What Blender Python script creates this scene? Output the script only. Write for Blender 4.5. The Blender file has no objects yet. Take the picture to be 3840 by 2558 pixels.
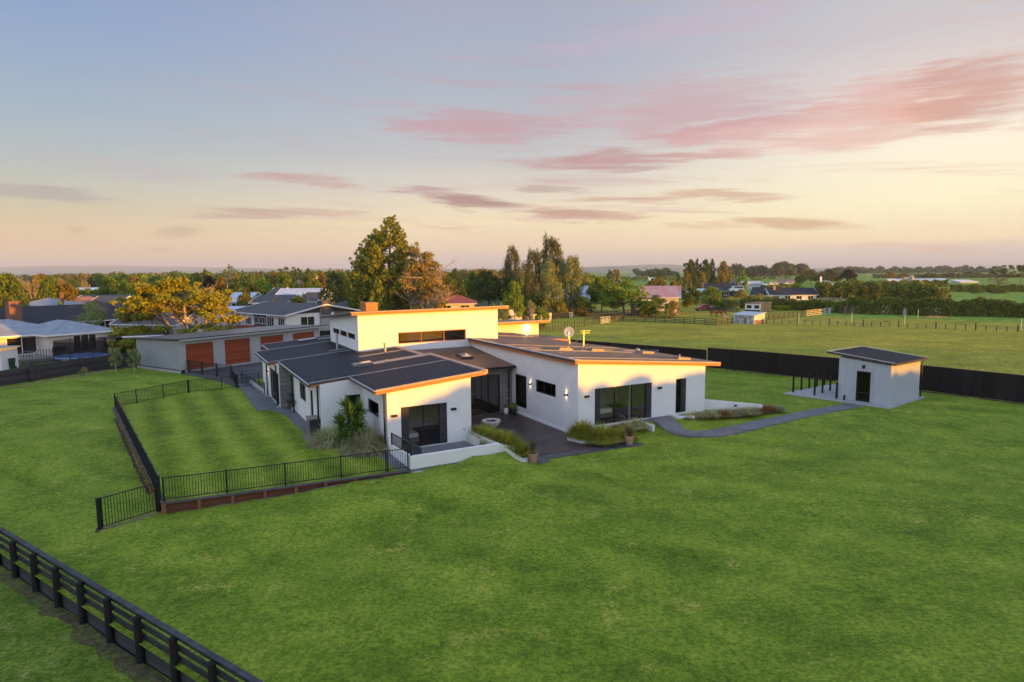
import bpy, bmesh, math, random
import numpy as np
from mathutils import Matrix, Vector
R_=math.radians
scene=bpy.context.scene
col=scene.collection
# ------------------------------------------------------------------ camera
FPX=2400.0; CX,CY=1920.0,1279.0; CAMH=9.2
PITCH,ROLL,YAW=R_(6.127),R_(.48),R_(28.39)
def _rot(p,r):
    f=np.array([0,math.cos(p),-math.sin(p)]);rt=np.array([1,0,0.]);dn=np.cross(f,rt)
    c,s=math.cos(r),math.sin(r)
    return np.array([c*rt+s*dn,-s*rt+c*dn,f])
RM=_rot(PITCH,ROLL)
cam_d=bpy.data.cameras.new('camera'); cam=bpy.data.objects.new('camera',cam_d); col.objects.link(cam)
cam_d.sensor_width=36; cam_d.lens=36*FPX/3840; cam_d.clip_start=.1; cam_d.clip_end=60000
mw=Matrix.Identity(4)
for i in range(3):
    mw[i][0]=RM[0][i]; mw[i][1]=-RM[1][i]; mw[i][2]=-RM[2][i]
mw[2][3]=CAMH
cam.matrix_world=mw
scene.camera=cam
def ray(x,y): return RM.T@np.array([(x-CX)/FPX,(y-CY)/FPX,1.])
def pz(x,y,z=0.):            # photo pixel -> point of the horizontal plane z
    d=ray(x,y); t=(z-CAMH)/d[2]; return Vector((d[0]*t,d[1]*t,z))
def at(x,y,Y):               # photo pixel -> point at distance Y in front of the camera
    d=ray(x,y); t=Y/d[1]; return Vector((d[0]*t,Y,CAMH+d[2]*t))
UX,UY=math.cos(YAW),math.sin(YAW)
def w2uv(x,y): return (x*UX+y*UY, -x*UY+y*UX)
def uv2w(u,v,z=0.): return Vector((u*UX-v*UY,u*UY+v*UX,z))
def puv(x,y,z=0.):
    p=pz(x,y,z); return w2uv(p.x,p.y)
# ------------------------------------------------------------------ sun
SA=R_(32); SE=R_(1.9)
hd=YAW+R_(90)+SA                                   # heading the light travels
ld=Vector((math.cos(hd)*math.cos(SE),math.sin(hd)*math.cos(SE),-math.sin(SE)))
sd=bpy.data.lights.new('sun','SUN'); sd.energy=6.3; sd.angle=R_(.53); sd.color=(1,.40,.0)
so=bpy.data.objects.new('sun',sd); col.objects.link(so); so.rotation_euler=ld.to_track_quat('-Z','Y').to_euler()
so.location=(0,0,60)
# ------------------------------------------------------------------ sky
scene.view_settings.view_transform='Standard'; scene.view_settings.look='None'
scene.view_settings.exposure=.85; scene.view_settings.gamma=1
def srgb(r,g,b):
    f=lambda c:(c/255/12.92 if c/255<=.04045 else ((c/255+.055)/1.055)**2.4)
    return (f(r),f(g),f(b),1)
class NT:
    def __init__(s,t): s.t=t
    def n(s,ty,**k):
        nd=s.t.nodes.new(ty)
        for a,b in k.items(): setattr(nd,a,b)
        return nd
    def l(s,a,b): s.t.links.new(a,b)
    def val(s,nd,i,v):
        if hasattr(v,'default_value') or isinstance(v,bpy.types.NodeSocket): s.l(v,nd.inputs[i])
        else: nd.inputs[i].default_value=v
    def m(s,op,a,b=0.,c=None,clamp=False):
        nd=s.n('ShaderNodeMath',operation=op,use_clamp=clamp); s.val(nd,0,a); s.val(nd,1,b)
        if c is not None: s.val(nd,2,c)
        return nd.outputs[0]
    def ramp(s,fac,stops,interp='LINEAR'):
        nd=s.n('ShaderNodeValToRGB'); e=nd.color_ramp; e.interpolation=interp
        while len(e.elements)<len(stops): e.elements.new(.5)
        for i,(p,c) in enumerate(stops):
            e.elements[i].position=p; e.elements[i].color=c if len(c)==4 else (*c,1)
        s.l(fac,nd.inputs[0]); return nd.outputs[0]
    def mix(s,fac,a,b,bt='MIX'):
        nd=s.n('ShaderNodeMix',data_type='RGBA',blend_type=bt); 
        s.val(nd,0,fac); s.val(nd,6,a); s.val(nd,7,b); return nd.outputs[2]
    def sm(s,x,lo,hi):
        nd=s.n('ShaderNodeMapRange',interpolation_type='SMOOTHSTEP'); s.val(nd,0,x)
        nd.inputs[1].default_value=lo; nd.inputs[2].default_value=hi; return nd.outputs[0]
    def noise(s,vec,scale,detail=3,rough=.5,dist=0.):
        nd=s.n('ShaderNodeTexNoise'); 
        if vec is not None: s.l(vec,nd.inputs['Vector'])
        nd.inputs['Scale'].default_value=scale; nd.inputs['Detail'].default_value=detail
        nd.inputs['Roughness'].default_value=rough; nd.inputs['Distortion'].default_value=dist
        return nd
w=bpy.data.worlds.new('World'); scene.world=w; w.use_nodes=True
T=NT(w.node_tree); w.node_tree.nodes.clear()
tc=T.n('ShaderNodeTexCoord'); sx=T.n('ShaderNodeSeparateXYZ'); T.l(tc.outputs['Generated'],sx.inputs[0])
X,Y,Z=sx.outputs
az=T.m('MULTIPLY',T.m('ARCTAN2',X,Y),57.2958)       # degrees, right positive
el=T.m('MULTIPLY',T.m('ARCSINE',Z),57.2958)
te=T.m('DIVIDE',T.m('ADD',el,1.5),32.,clamp=True)
def st(*a): return [((e+1.5)/32.,srgb(*c)) for e,c in a]
left=T.ramp(te,st((-1.5,(196,178,186)),(.7,(205,184,184)),(1.6,(220,189,165)),(3.2,(214,190,158)),(5.2,(188,183,165)),(8,(163,175,180)),(12,(142,165,188)),(18,(122,150,192)),(24,(108,140,186)),(30,(100,128,170))))
mid=T.ramp(te,st((-1.5,(205,192,196)),(.8,(208,196,198)),(2,(236,212,182)),(4.4,(242,222,186)),(7,(218,210,196)),(10,(186,186,192)),(15,(166,174,190)),(20,(158,166,190)),(24,(158,160,184)),(30,(120,130,165))))
right=T.ramp(te,st((-1.5,(205,198,200)),(.8,(215,205,200)),(2.2,(255,232,188)),(5,(255,246,208)),(9,(254,243,220)),(13,(228,214,208)),(17,(202,194,198)),(22,(190,192,200)),(30,(150,160,180))))
f1=T.sm(az,-40,0); f2=T.sm(az,0,36)
base=T.mix(f2,T.mix(f1,left,mid),right)
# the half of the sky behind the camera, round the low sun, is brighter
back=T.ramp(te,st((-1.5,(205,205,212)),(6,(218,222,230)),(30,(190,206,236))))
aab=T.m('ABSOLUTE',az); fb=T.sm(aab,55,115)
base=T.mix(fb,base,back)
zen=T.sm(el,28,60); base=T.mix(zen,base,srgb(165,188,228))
# streaked clouds: ellipses in azimuth/elevation broken up by stretched noise
cv=T.n('ShaderNodeCombineXYZ'); T.l(T.m('MULTIPLY',az,.06),cv.inputs[0]); T.l(T.m('MULTIPLY',el,.42),cv.inputs[1])
cv2=T.n('ShaderNodeCombineXYZ'); T.l(T.m('MULTIPLY',az,.16),cv2.inputs[0]); T.l(T.m('ADD',T.m('MULTIPLY',el,2.6),T.m('MULTIPLY',az,.10)),cv2.inputs[1])
n1=T.noise(cv.outputs[0],1.0,6,.58,.6); n2=T.noise(cv.outputs[0],2.6,5,.6,.3)
n3_=T.noise(cv2.outputs[0],1.,5,.65,.2); nf=T.m('SUBTRACT',n3_.outputs[0],.5)
nw=T.m('SUBTRACT',n1.outputs[0],.5); nq=T.m('SUBTRACT',n2.outputs[0],.5)
elw=T.m('ADD',el,T.m('MULTIPLY',nw,2.6)); azw=T.m('ADD',az,T.m('MULTIPLY',nq,7.))
def pix(x,y):
    d=ray(x,y); return math.degrees(math.atan2(d[0],d[1])),math.degrees(math.asin(d[2]/np.linalg.norm(d)))
CL=[ # photo pixel centre, half width, half height (px), fall to the right, colour, strength
 (2560,430,720,120,.05,(196,158,170),.75),(3330,415,620,110,-.08,(220,166,156),.75),(2750,485,420,45,-.02,(202,152,156),.8),(3500,400,300,50,-.1,(234,164,142),.6),
 (3650,350,360,120,-.1,(200,150,140),.7),(3000,520,600,60,0,(236,196,186),.5),
 (1780,480,420,55,.03,(190,140,155),.75),(2300,610,340,42,.03,(182,138,144),.95),(2620,590,330,26,.0,(200,150,146),.75),(2150,612,260,30,.0,(184,140,146),.6),
 (1130,668,300,24,.06,(186,140,148),.8),(1750,755,330,34,.12,(162,122,126),1.),(2180,812,330,26,.06,(184,136,128),.9),
 (930,805,300,26,.02,(176,142,140),.8),(1220,795,220,20,.05,(184,150,146),.6),(160,725,330,24,.07,(150,145,158),.7),(2340,750,250,22,.07,(196,150,136),.8),
 (2700,735,330,20,.03,(205,165,140),.8),(3020,845,330,24,.05,(204,166,126),.85),(2080,708,150,12,.06,(178,150,148),.7),
 (690,865,110,16,.1,(176,150,140),.6),(3560,948,210,22,.06,(232,168,140),.85),(3300,930,220,14,.03,(226,182,140),.5),(280,850,60,12,.1,(170,150,140),.5),
 (600,925,80,7,.0,(170,150,145),.5),(2650,860,240,12,.04,(220,180,140),.6),(1650,850,150,10,.04,(222,178,158),.6),(500,620,420,40,.05,(176,160,178),.35),(2560,100,800,60,-.08,(196,170,190),.4)]
c0=base
for (cx_,cy_,hw,hh,tilt,cc,stn) in CL:
    a0,e0=pix(cx_,cy_); a1,_=pix(cx_+hw,cy_); kx=max(.5,abs(a1-a0)); ky=max(.2,hh/2400*57.3)*1.15
    dx=T.m('SUBTRACT',azw,a0); dy=T.m('ADD',T.m('SUBTRACT',elw,e0),T.m('MULTIPLY',dx,tilt))
    q=T.m('ADD',T.m('POWER',T.m('MULTIPLY',dx,1/kx),2.),T.m('POWER',T.m('MULTIPLY',dy,1/ky),2.))
    mk=T.m('ADD',T.m('SUBTRACT',1.,q),T.m('MULTIPLY',nq,1.6)); mk=T.sm(T.m('ADD',mk,T.m('MULTIPLY',nf,1.7)),.08,1.05)
    c0=T.mix(T.m('MULTIPLY',mk,stn),c0,srgb(*cc))
# thin high streaks
cs=T.n('ShaderNodeCombineXYZ'); T.l(T.m('MULTIPLY',az,.035),cs.inputs[0]); T.l(T.m('ADD',T.m('MULTIPLY',el,.62),T.m('MULTIPLY',az,.03)),cs.inputs[1])
sn=T.noise(cs.outputs[0],1.6,8,.62,.5)
smk=T.m('MULTIPLY',T.sm(sn.outputs[0],.50,.70),T.m('MULTIPLY',T.sm(az,-45,12),T.m('MULTIPLY',T.sm(el,1.5,4.5),T.m('SUBTRACT',1.,T.sm(el,15,24)))))
c0=T.mix(T.m('MULTIPLY',smk,.62),c0,T.mix(T.sm(az,0,38),srgb(186,150,160),srgb(226,172,156)))
# low bank of dull cloud just above the hills
bk=T.noise(cv.outputs[0],3.2,6,.6,.0)
bh=T.m('ADD',T.m('ADD',el,-1.75),T.m('MULTIPLY',T.m('SUBTRACT',bk.outputs[0],.5),-2.4))
bm=T.m('MULTIPLY',T.m('SUBTRACT',1.,T.sm(bh,-.5,.35)),T.m('MULTIPLY',T.sm(az,-22,2),.75))
c0=T.mix(bm,c0,srgb(222,205,196))
# physical sky underneath keeps the blue skylight of the low sun
ns=T.n('ShaderNodeTexSky',sky_type='NISHITA'); ns.sun_disc=False; ns.sun_elevation=SE; ns.sun_rotation=math.atan2(-ld.x,-ld.y)
add=T.mix(.05,c0,ns.outputs[0],'ADD')
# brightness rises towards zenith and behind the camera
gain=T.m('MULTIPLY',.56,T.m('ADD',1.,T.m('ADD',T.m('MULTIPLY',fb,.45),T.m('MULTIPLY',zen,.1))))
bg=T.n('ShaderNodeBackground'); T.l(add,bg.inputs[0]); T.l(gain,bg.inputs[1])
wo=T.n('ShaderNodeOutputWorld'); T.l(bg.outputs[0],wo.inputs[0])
w.cycles.sampling_method='MANUAL'; w.cycles.sample_map_resolution=512
scene.cycles.max_bounces=5; scene.cycles.diffuse_bounces=3; scene.cycles.transparent_max_bounces=12
scene.cycles.volume_bounces=0

# ------------------------------------------------------------------ mesh collector
rnd=random.Random(7); HAZE=1.05e-4
class MB:
    def __init__(s): s.v=[];s.f=[];s.M=None;s.sm=False
    def add(s,vs,fs):
        o=len(s.v)
        if s.M is not None: vs=[s.M@Vector(p) for p in vs]
        s.v+= [tuple(p) for p in vs]; s.f+=[tuple(i+o for i in f) for f in fs]; return s
    def box(s,x0,y0,z0,x1,y1,z1):
        if x0>x1:x0,x1=x1,x0
        if y0>y1:y0,y1=y1,y0
        if z0>z1:z0,z1=z1,z0
        return s.add([(x0,y0,z0),(x1,y0,z0),(x1,y1,z0),(x0,y1,z0),(x0,y0,z1),(x1,y0,z1),(x1,y1,z1),(x0,y1,z1)],
          [(0,3,2,1),(4,5,6,7),(0,1,5,4),(1,2,6,5),(2,3,7,6),(3,0,4,7)])
    def hexa(s,b,t):  # 4 bottom points ccw, 4 top points
        return s.add(list(b)+list(t),[(0,3,2,1),(4,5,6,7),(0,1,5,4),(1,2,6,5),(2,3,7,6),(3,0,4,7)])
    def slab(s,pts,th): # polygon (ccw, 3d top pts) with thickness downwards
        n=len(pts); lo=[(p[0],p[1],p[2]-th) for p in pts]
        return s.add(list(pts)+lo,[tuple(range(n)),tuple(range(2*n-1,n-1,-1))]+[(i,i+n,(i+1)%n+n,(i+1)%n) for i in range(n)])
    def poly(s,pts): return s.add(pts,[tuple(range(len(pts)))])
    def bar(s,a,b,w,h=None):  # rectangular bar between 3d points
        a=Vector(a);b=Vector(b);h=h or w; d=(b-a); L=d.length
        if L<1e-6:return s
        d.normalize(); up=Vector((0,0,1)) if abs(d.z)<.95 else Vector((0,1,0))
        r=d.cross(up).normalized(); up=r.cross(d)
        c=[(-w/2,-h/2),(w/2,-h/2),(w/2,h/2),(-w/2,h/2)]
        vs=[a+r*p+up*q for p,q in c]+[b+r*p+up*q for p,q in c]
        return s.add(vs,[(3,2,1,0),(4,5,6,7),(0,1,5,4),(1,2,6,5),(2,3,7,6),(3,0,4,7)])
    def tube(s,pts,rs,n=8,cap=True):
        pts=[Vector(p) for p in pts]
        if not hasattr(rs,'__len__'): rs=[rs]*len(pts)
        vs=[];fs=[]
        for i,p in enumerate(pts):
            d=(pts[min(i+1,len(pts)-1)]-pts[max(i-1,0)]).normalized()
            up=Vector((0,0,1)) if abs(d.z)<.9 else Vector((1,0,0))
            r=d.cross(up).normalized(); q=r.cross(d)
            for k in range(n):
                a=2*math.pi*k/n; vs.append(p+(r*math.cos(a)+q*math.sin(a))*rs[i])
        for i in range(len(pts)-1):
            for k in range(n): fs.append((i*n+k,i*n+(k+1)%n,(i+1)*n+(k+1)%n,(i+1)*n+k))
        if cap: fs+= [tuple(range(n-1,-1,-1)),tuple((len(pts)-1)*n+k for k in range(n))]
        return s.add(vs,fs)
    def lathe(s,prof,n=20,c=(0,0,0)):
        vs=[];fs=[]
        for r,z in prof:
            for k in range(n):
                a=2*math.pi*k/n; vs.append((c[0]+r*math.cos(a),c[1]+r*math.sin(a),c[2]+z))
        m=len(prof)
        for i in range(m-1):
            for k in range(n): fs.append((i*n+k,i*n+(k+1)%n,(i+1)*n+(k+1)%n,(i+1)*n+k))
        fs+=[tuple(range(n-1,-1,-1)),tuple((m-1)*n+k for k in range(n))]
        return s.add(vs,fs)
    def wall(s,p0,p1,zb,t0,t1,th,holes=()):
        # vertical wall from p0 to p1 (outside on the right hand), sloped top t0->t1, holes (s0,s1,z0,z1)
        p0=Vector((*p0,0));p1=Vector((*p1,0));L=(p1-p0).length;d=(p1-p0)/L;n=Vector((-d.y,d.x,0))*th
        zbf=zb if callable(zb) else (lambda q:zb)
        e_=.003; ss=sorted({e_,L-e_,*[h[0] for h in holes],*[h[1] for h in holes]})
        top=lambda q:t0+(t1-t0)*q/L
        P=lambda q,z,o:tuple(p0+d*q+n*o+Vector((0,0,z)))
        for i in range(len(ss)-1):
            a,b=ss[i],ss[i+1]; m=(a+b)/2
            hs=sorted([(h[2],h[3]) for h in holes if h[0]<m<h[1]])
            segs=[];cur=None;za,zc=zbf(a),zbf(b)
            lo=(za,zc)
            for h in hs: segs.append((lo,(h[0],h[0])));lo=(h[1],h[1])
            segs.append((lo,(top(a),top(b))))
            for (l0,l1),(h0,h1) in segs:
                if h0-l0<1e-5 and h1-l1<1e-5: continue
                for o,fl in((0,0),(1,1)):
                    q=[P(a,l0,o),P(b,l1,o),P(b,h1,o),P(a,h0,o)]
                    if fl:q=q[::-1]
                    s.add(q,[(0,1,2,3)])
            s.add([P(a,top(a),0),P(b,top(b),0),P(b,top(b),1),P(a,top(a),1)],[(0,1,2,3)])
        for q in(e_,L-e_): s.add([P(q,zbf(q),0),P(q,top(q),0),P(q,top(q),1),P(q,zbf(q),1)],[(0,1,2,3)])
        for h in holes:
            a,b,z0,z1=h
            for r in([P(a,z0,0),P(b,z0,0),P(b,z0,1),P(a,z0,1)],[P(a,z1,0),P(b,z1,0),P(b,z1,1),P(a,z1,1)],
                     [P(a,z0,0),P(a,z1,0),P(a,z1,1),P(a,z0,1)],[P(b,z0,0),P(b,z1,0),P(b,z1,1),P(b,z0,1)]): s.add(r,[(0,1,2,3)])
        return s
    def mesh(s,name,mat,smooth=False):
        me=bpy.data.meshes.new(name); me.from_pydata(s.v,[],s.f); me.update()
        for m in (mat if isinstance(mat,(list,tuple)) else [mat]): me.materials.append(m)
        bm=bmesh.new(); bm.from_mesh(me); bmesh.ops.recalc_face_normals(bm,faces=bm.faces); bm.to_mesh(me); bm.free()
        if smooth or s.sm:
            me.polygons.foreach_set('use_smooth',[True]*len(me.polygons))
        return me
    def build(s,name,mat,parent=None,smooth=False,loc=None):
        o=bpy.data.objects.new(name,s.mesh(name,mat,smooth)); col.objects.link(o)
        if parent is not None: o.parent=parent
        if loc is not None: o.location=loc
        return o
def tag(o,label=None,cat=None,group=None,kind=None):
    if label:o['label']=label
    if cat:o['category']=cat
    if group:o['group']=group
    if kind:o['kind']=kind
    return o
def thing(name,label,cat,loc=(0,0,0),rz=0.,group=None):
    o=bpy.data.objects.new(name,None); col.objects.link(o); o.empty_display_size=.3
    o.location=loc; o.rotation_euler=(0,0,rz); return tag(o,label,cat,group)
def copy_tree(o,parent=None):
    c=o.copy(); col.objects.link(c)
    if parent is not None: c.parent=parent
    for ch in list(o.children): copy_tree(ch,c)
    return c
def TM(x,y,z,rz): return Matrix.Translation((x,y,z))@Matrix.Rotation(rz,4,'Z')
# ------------------------------------------------------------------ materials
def mat(name,c,rough=.7,var=.12,scale=3.,bump=0.,bs=40.,spec=.3,metal=0.,c2=None,stretch=(1,1,1),detail=4,coord='Object'):
    m=bpy.data.materials.new(name); m.use_nodes=True; t=NT(m.node_tree); b=m.node_tree.nodes['Principled BSDF']
    tc=t.n('ShaderNodeTexCoord'); mp=t.n('ShaderNodeMapping'); t.l(tc.outputs[coord],mp.inputs[0]); mp.inputs[3].default_value=stretch
    nz=t.noise(mp.outputs[0],scale,detail,.6)
    c=tuple(c)[:3]; c2=c2 or tuple(x*(1-var*1.6) for x in c); hi=tuple(min(1,x*(1+var)) for x in c)
    cc=t.ramp(nz.outputs[0],[(.3,c2),(.68,hi)])
    t.l(cc,b.inputs['Base Color']); b.inputs['Roughness'].default_value=rough; b.inputs['Metallic'].default_value=metal
    b.inputs['Specular IOR Level'].default_value=spec
    if bump:
        n2=t.noise(mp.outputs[0],bs,3,.6); bp=t.n('ShaderNodeBump'); bp.inputs[0].default_value=bump; bp.inputs[1].default_value=.02
        t.l(n2.outputs[0],bp.inputs['Height']); t.l(bp.outputs[0],b.inputs['Normal'])
    return m
def grass_mat(name,dark,mid,light,dry,dryamt=.5,stripes=None,fine=9.,big=.35,bump=.6):
    m=bpy.data.materials.new(name); m.use_nodes=True; t=NT(m.node_tree); b=m.node_tree.nodes['Principled BSDF']
    tc=t.n('ShaderNodeTexCoord'); P=tc.outputs['Object']
    mp=t.n('ShaderNodeMapping'); t.l(P,mp.inputs[0]); mp.inputs[2].default_value=(0,0,YAW); mp.inputs[3].default_value=(.8,1.15,1)
    n0=t.noise(mp.outputs[0],big,5,.62,.4); n1=t.noise(P,big*4,6,.72); n2=t.noise(mp.outputs[0],fine,4,.75); n3=t.noise(P,fine*4,2,.7)
    s=t.m('ADD',t.m('MULTIPLY',n0.outputs[0],.30),t.m('MULTIPLY',n1.outputs[0],.24))
    s=t.m('ADD',s,t.m('MULTIPLY',n2.outputs[0],.26)); s=t.m('ADD',s,t.m('MULTIPLY',n3.outputs[0],.20))
    if stripes:
        sp=t.n('ShaderNodeSeparateXYZ'); mp2=t.n('ShaderNodeMapping'); t.l(P,mp2.inputs[0]); mp2.inputs[2].default_value=(0,0,-stripes[0])
        t.l(mp2.outputs[0],sp.inputs[0])
        sw=t.m('SINE',t.m('ADD',t.m('MULTIPLY',sp.outputs[0],6.283/stripes[1]),t.m('MULTIPLY',n0.outputs[0],1.0)))
        s=t.m('ADD',s,t.m('MULTIPLY',sw,stripes[2]))
    cc=t.ramp(s,[(.38,dark),(.47,mid),(.56,light),(.67,tuple((a+b_)/2 for a,b_ in zip(light,dry)))])
    nd=t.noise(P,big*2.3,5,.7); dm=t.m('MULTIPLY',t.sm(nd.outputs[0],.54,.74),dryamt)
    cc=t.mix(t.m('MULTIPLY',dm,t.sm(n2.outputs[0],.35,.62)),cc,(*dry,1))
    g1=t.noise(P,fine*.8,4,.75); g2=t.noise(P,fine*2.6,3,.8)
    gm=t.m('ADD',t.m('MULTIPLY',t.sm(g1.outputs[0],.40,.60),.62),t.m('MULTIPLY',t.sm(g2.outputs[0],.36,.64),.5))
    gm=t.m('ADD',.52,t.m('MULTIPLY',gm,.84)); gv=t.n('ShaderNodeCombineColor'); t.l(gm,gv.inputs[0]); t.l(t.m('ADD',.12,t.m('MULTIPLY',gm,.88)),gv.inputs[1]); t.l(gm,gv.inputs[2])
    cc=t.mix(1.,cc,gv.outputs[0],'MULTIPLY')
    t.l(cc,b.inputs['Base Color']); b.inputs['Roughness'].default_value=.85; b.inputs['Specular IOR Level'].default_value=.15
    bp=t.n('ShaderNodeBump'); bp.inputs[0].default_value=bump; bp.inputs[1].default_value=.05
    t.l(t.m('ADD',n2.outputs[0],n3.outputs[0]),bp.inputs['Height']); t.l(bp.outputs[0],b.inputs['Normal'])
    return m
def leaf_mat(name,c,c2,trans=.35,hue=.0):
    m=bpy.data.materials.new(name); m.use_nodes=True; t=NT(m.node_tree); nt=m.node_tree
    b=nt.nodes['Principled BSDF']; out=nt.nodes['Material Output']
    tc=t.n('ShaderNodeTexCoord'); oi=t.n('ShaderNodeObjectInfo')
    nz=t.noise(tc.outputs['Object'],.8,4,.7); n2=t.noise(tc.outputs['Object'],7.,2,.6)
    f=t.m('ADD',t.m('MULTIPLY',nz.outputs[0],.6),t.m('MULTIPLY',n2.outputs[0],.4))
    cc=t.ramp(f,[(.34,c2),(.64,c)])
    hs=t.n('ShaderNodeHueSaturation'); t.l(cc,hs.inputs['Color'])
    t.l(t.m('ADD',.485,t.m('MULTIPLY',oi.outputs['Random'],.03)),hs.inputs['Hue']); gi=t.n('ShaderNodeNewGeometry'); t.l(t.m('MULTIPLY',t.m('ADD',.88,t.m('MULTIPLY',oi.outputs['Random'],.24)),t.m('ADD',.62,t.m('MULTIPLY',gi.outputs['Random Per Island'],.76))),hs.inputs['Value'])
    t.l(hs.outputs[0],b.inputs['Base Color']); b.inputs['Roughness'].default_value=.65; b.inputs['Specular IOR Level'].default_value=.2
    tr=t.n('ShaderNodeBsdfTranslucent'); t.l(hs.outputs[0],tr.inputs[0]); mx=t.n('ShaderNodeMixShader'); mx.inputs[0].default_value=trans
    t.l(b.outputs[0],mx.inputs[1]); t.l(tr.outputs[0],mx.inputs[2]); t.l(mx.outputs[0],out.inputs[0]); return m
def glass_mat(name,tint=.55,rough=.02,base=(.02,.02,.022)):
    m=bpy.data.materials.new(name); m.use_nodes=True; t=NT(m.node_tree); nt=m.node_tree; nt.nodes.clear()
    out=t.n('ShaderNodeOutputMaterial'); g=t.n('ShaderNodeBsdfGlossy'); g.inputs['Roughness'].default_value=rough; g.inputs[0].default_value=(.9,.92,.95,1)
    tr=t.n('ShaderNodeBsdfTransparent'); tr.inputs[0].default_value=(tint,tint,tint*1.0,1)
    fr=t.n('ShaderNodeFresnel'); fr.inputs[0].default_value=1.45
    f=t.m('MULTIPLY',fr.outputs[0],1.0,clamp=True)
    mx=t.n('ShaderNodeMixShader'); t.l(f,mx.inputs[0]); t.l(tr.outputs[0],mx.inputs[1]); t.l(g.outputs[0],mx.inputs[2]); t.l(mx.outputs[0],out.inputs[0]); return m
def emis(name,c,s):
    m=bpy.data.materials.new(name); m.use_nodes=True; b=m.node_tree.nodes['Principled BSDF']
    b.inputs['Base Color'].default_value=(*c,1); b.inputs['Emission Color'].default_value=(*c,1); b.inputs['Emission Strength'].default_value=s; return m
def brick_mat(name,c1,c2,mortar,bw,bh,ms=.01,bump=.4,off=.5):
    m=bpy.data.materials.new(name); m.use_nodes=True; t=NT(m.node_tree); b=m.node_tree.nodes['Principled BSDF']
    tc=t.n('ShaderNodeTexCoord'); sp=t.n('ShaderNodeSeparateXYZ'); t.l(tc.outputs['Object'],sp.inputs[0]); cb=t.n('ShaderNodeCombineXYZ')
    t.l(t.m('ADD',sp.outputs[0],sp.outputs[1]),cb.inputs[0]); t.l(sp.outputs[2],cb.inputs[1])
    br=t.n('ShaderNodeTexBrick'); t.l(cb.outputs[0],br.inputs[0]); br.offset=off
    br.inputs['Color1'].default_value=(*c1,1); br.inputs['Color2'].default_value=(*c2,1); br.inputs['Mortar'].default_value=(*mortar,1)
    br.inputs['Scale'].default_value=1; br.inputs['Mortar Size'].default_value=ms; br.inputs['Brick Width'].default_value=bw; br.inputs['Row Height'].default_value=bh
    nz=t.noise(tc.outputs['Object'],9,4,.7); cc=t.mix(.5,br.outputs[0],t.ramp(nz.outputs[0],[(.3,(.35,.35,.35)),(.7,(1,1,1))]),'MULTIPLY')
    t.l(cc,b.inputs['Base Color']); b.inputs['Roughness'].default_value=.85
    bp=t.n('ShaderNodeBump'); bp.inputs[0].default_value=bump; bp.inputs[1].default_value=.02; t.l(br.outputs['Fac'],bp.inputs['Height']); bp.invert=True
    t.l(bp.outputs[0],b.inputs['Normal']); return m
def board_mat(name,c,axis=2,pitch=.15,var=.15,dark=.35,rough=.7,frac=.12):
    # boards/planks with dark joints: axis = direction across the boards
    m=bpy.data.materials.new(name); m.use_nodes=True; t=NT(m.node_tree); b=m.node_tree.nodes['Principled BSDF']
    tc=t.n('ShaderNodeTexCoord'); sp=t.n('ShaderNodeSeparateXYZ'); t.l(tc.outputs['Object'],sp.inputs[0])
    q=t.m('DIVIDE',t.m('ADD',sp.outputs[0],sp.outputs[1]) if axis=='h' else sp.outputs[axis],pitch)
    fr=t.m('FRACT',q); fl=t.m('FLOOR',q); wn=t.n('ShaderNodeTexWhiteNoise',noise_dimensions='1D'); t.l(fl,wn.inputs['W'])
    j=t.m('LESS_THAN',fr,frac)
    mp=t.n('ShaderNodeMapping'); t.l(tc.outputs['Object'],mp.inputs[0]); mp.inputs[3].default_value=(1.2,1.2,14) if axis==2 else (9,9,.8)
    nz=t.noise(mp.outputs[0],1.6,4,.65)
    f=t.m('ADD',t.m('MULTIPLY',nz.outputs[0],.65),t.m('MULTIPLY',wn.outputs[0],.35))
    lo=tuple(x*(1-var*2) for x in c);hi=tuple(min(1,x*(1+var*1.3)) for x in c)
    cc=t.ramp(f,[(.25,lo),(.75,hi)]); cc=t.mix(t.m('MULTIPLY',j,1-dark),cc,(*[x*dark*.5 for x in c],1))
    t.l(cc,b.inputs['Base Color']); b.inputs['Roughness'].default_value=rough; b.inputs['Specular IOR Level'].default_value=.25
    bp=t.n('ShaderNodeBump'); bp.inputs[0].default_value=.5; bp.inputs[1].default_value=.02; bp.invert=True; t.l(j,bp.inputs['Height']); t.l(bp.outputs[0],b.inputs['Normal']); return m
M={}
M['stucco']=mat('stucco',(.70,.70,.70),.9,.035,1.1,.25,60,spec=.15)
M['white']=mat('white paint',(.72,.72,.71),.6,.05,2)
M['white_metal']=mat('white metal',(.75,.75,.75),.4,.04,2)
M['soffit']=mat('dark soffit',(.12,.12,.13),.7)
M['timber_fascia']=mat('stained cedar',(.42,.17,.065),.55,.2,2,.15,20,stretch=(1,1,8))
M['cap']=mat('charcoal flashing',(.055,.055,.06),.45,.15,4)
M['roof']=mat('charcoal corrugated steel',(.018,.019,.025),.42,.25,.9,spec=.35)
M['roof_sunlit']=mat('sunlit charcoal corrugated steel',(.085,.076,.072),.42,.25,.9,spec=.5)  # copy of the roof steel with the low sun's warm lightening painted in
M['band']=mat('roof flashing steel',(.16,.16,.165),.38,.15,2.5,metal=.35)
M['edge']=mat('pale edge flashing',(.42,.43,.45),.4,.1,3,metal=.3)
M['black']=mat('black aluminium',(.012,.013,.015),.4,.2,5)
M['black_post']=mat('black powder coat',(.010,.013,.017),.42,.2,5)
M['louvre']=board_mat('louvre slats',(.055,.057,.062),2,.09,.1,.3,.5,.25)
M['glass']=glass_mat('window glass',.95)
M['glass_dark']=glass_mat('dark window glass',.45)
M['interior']=mat('interior wall',(.75,.68,.58),.9)
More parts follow.
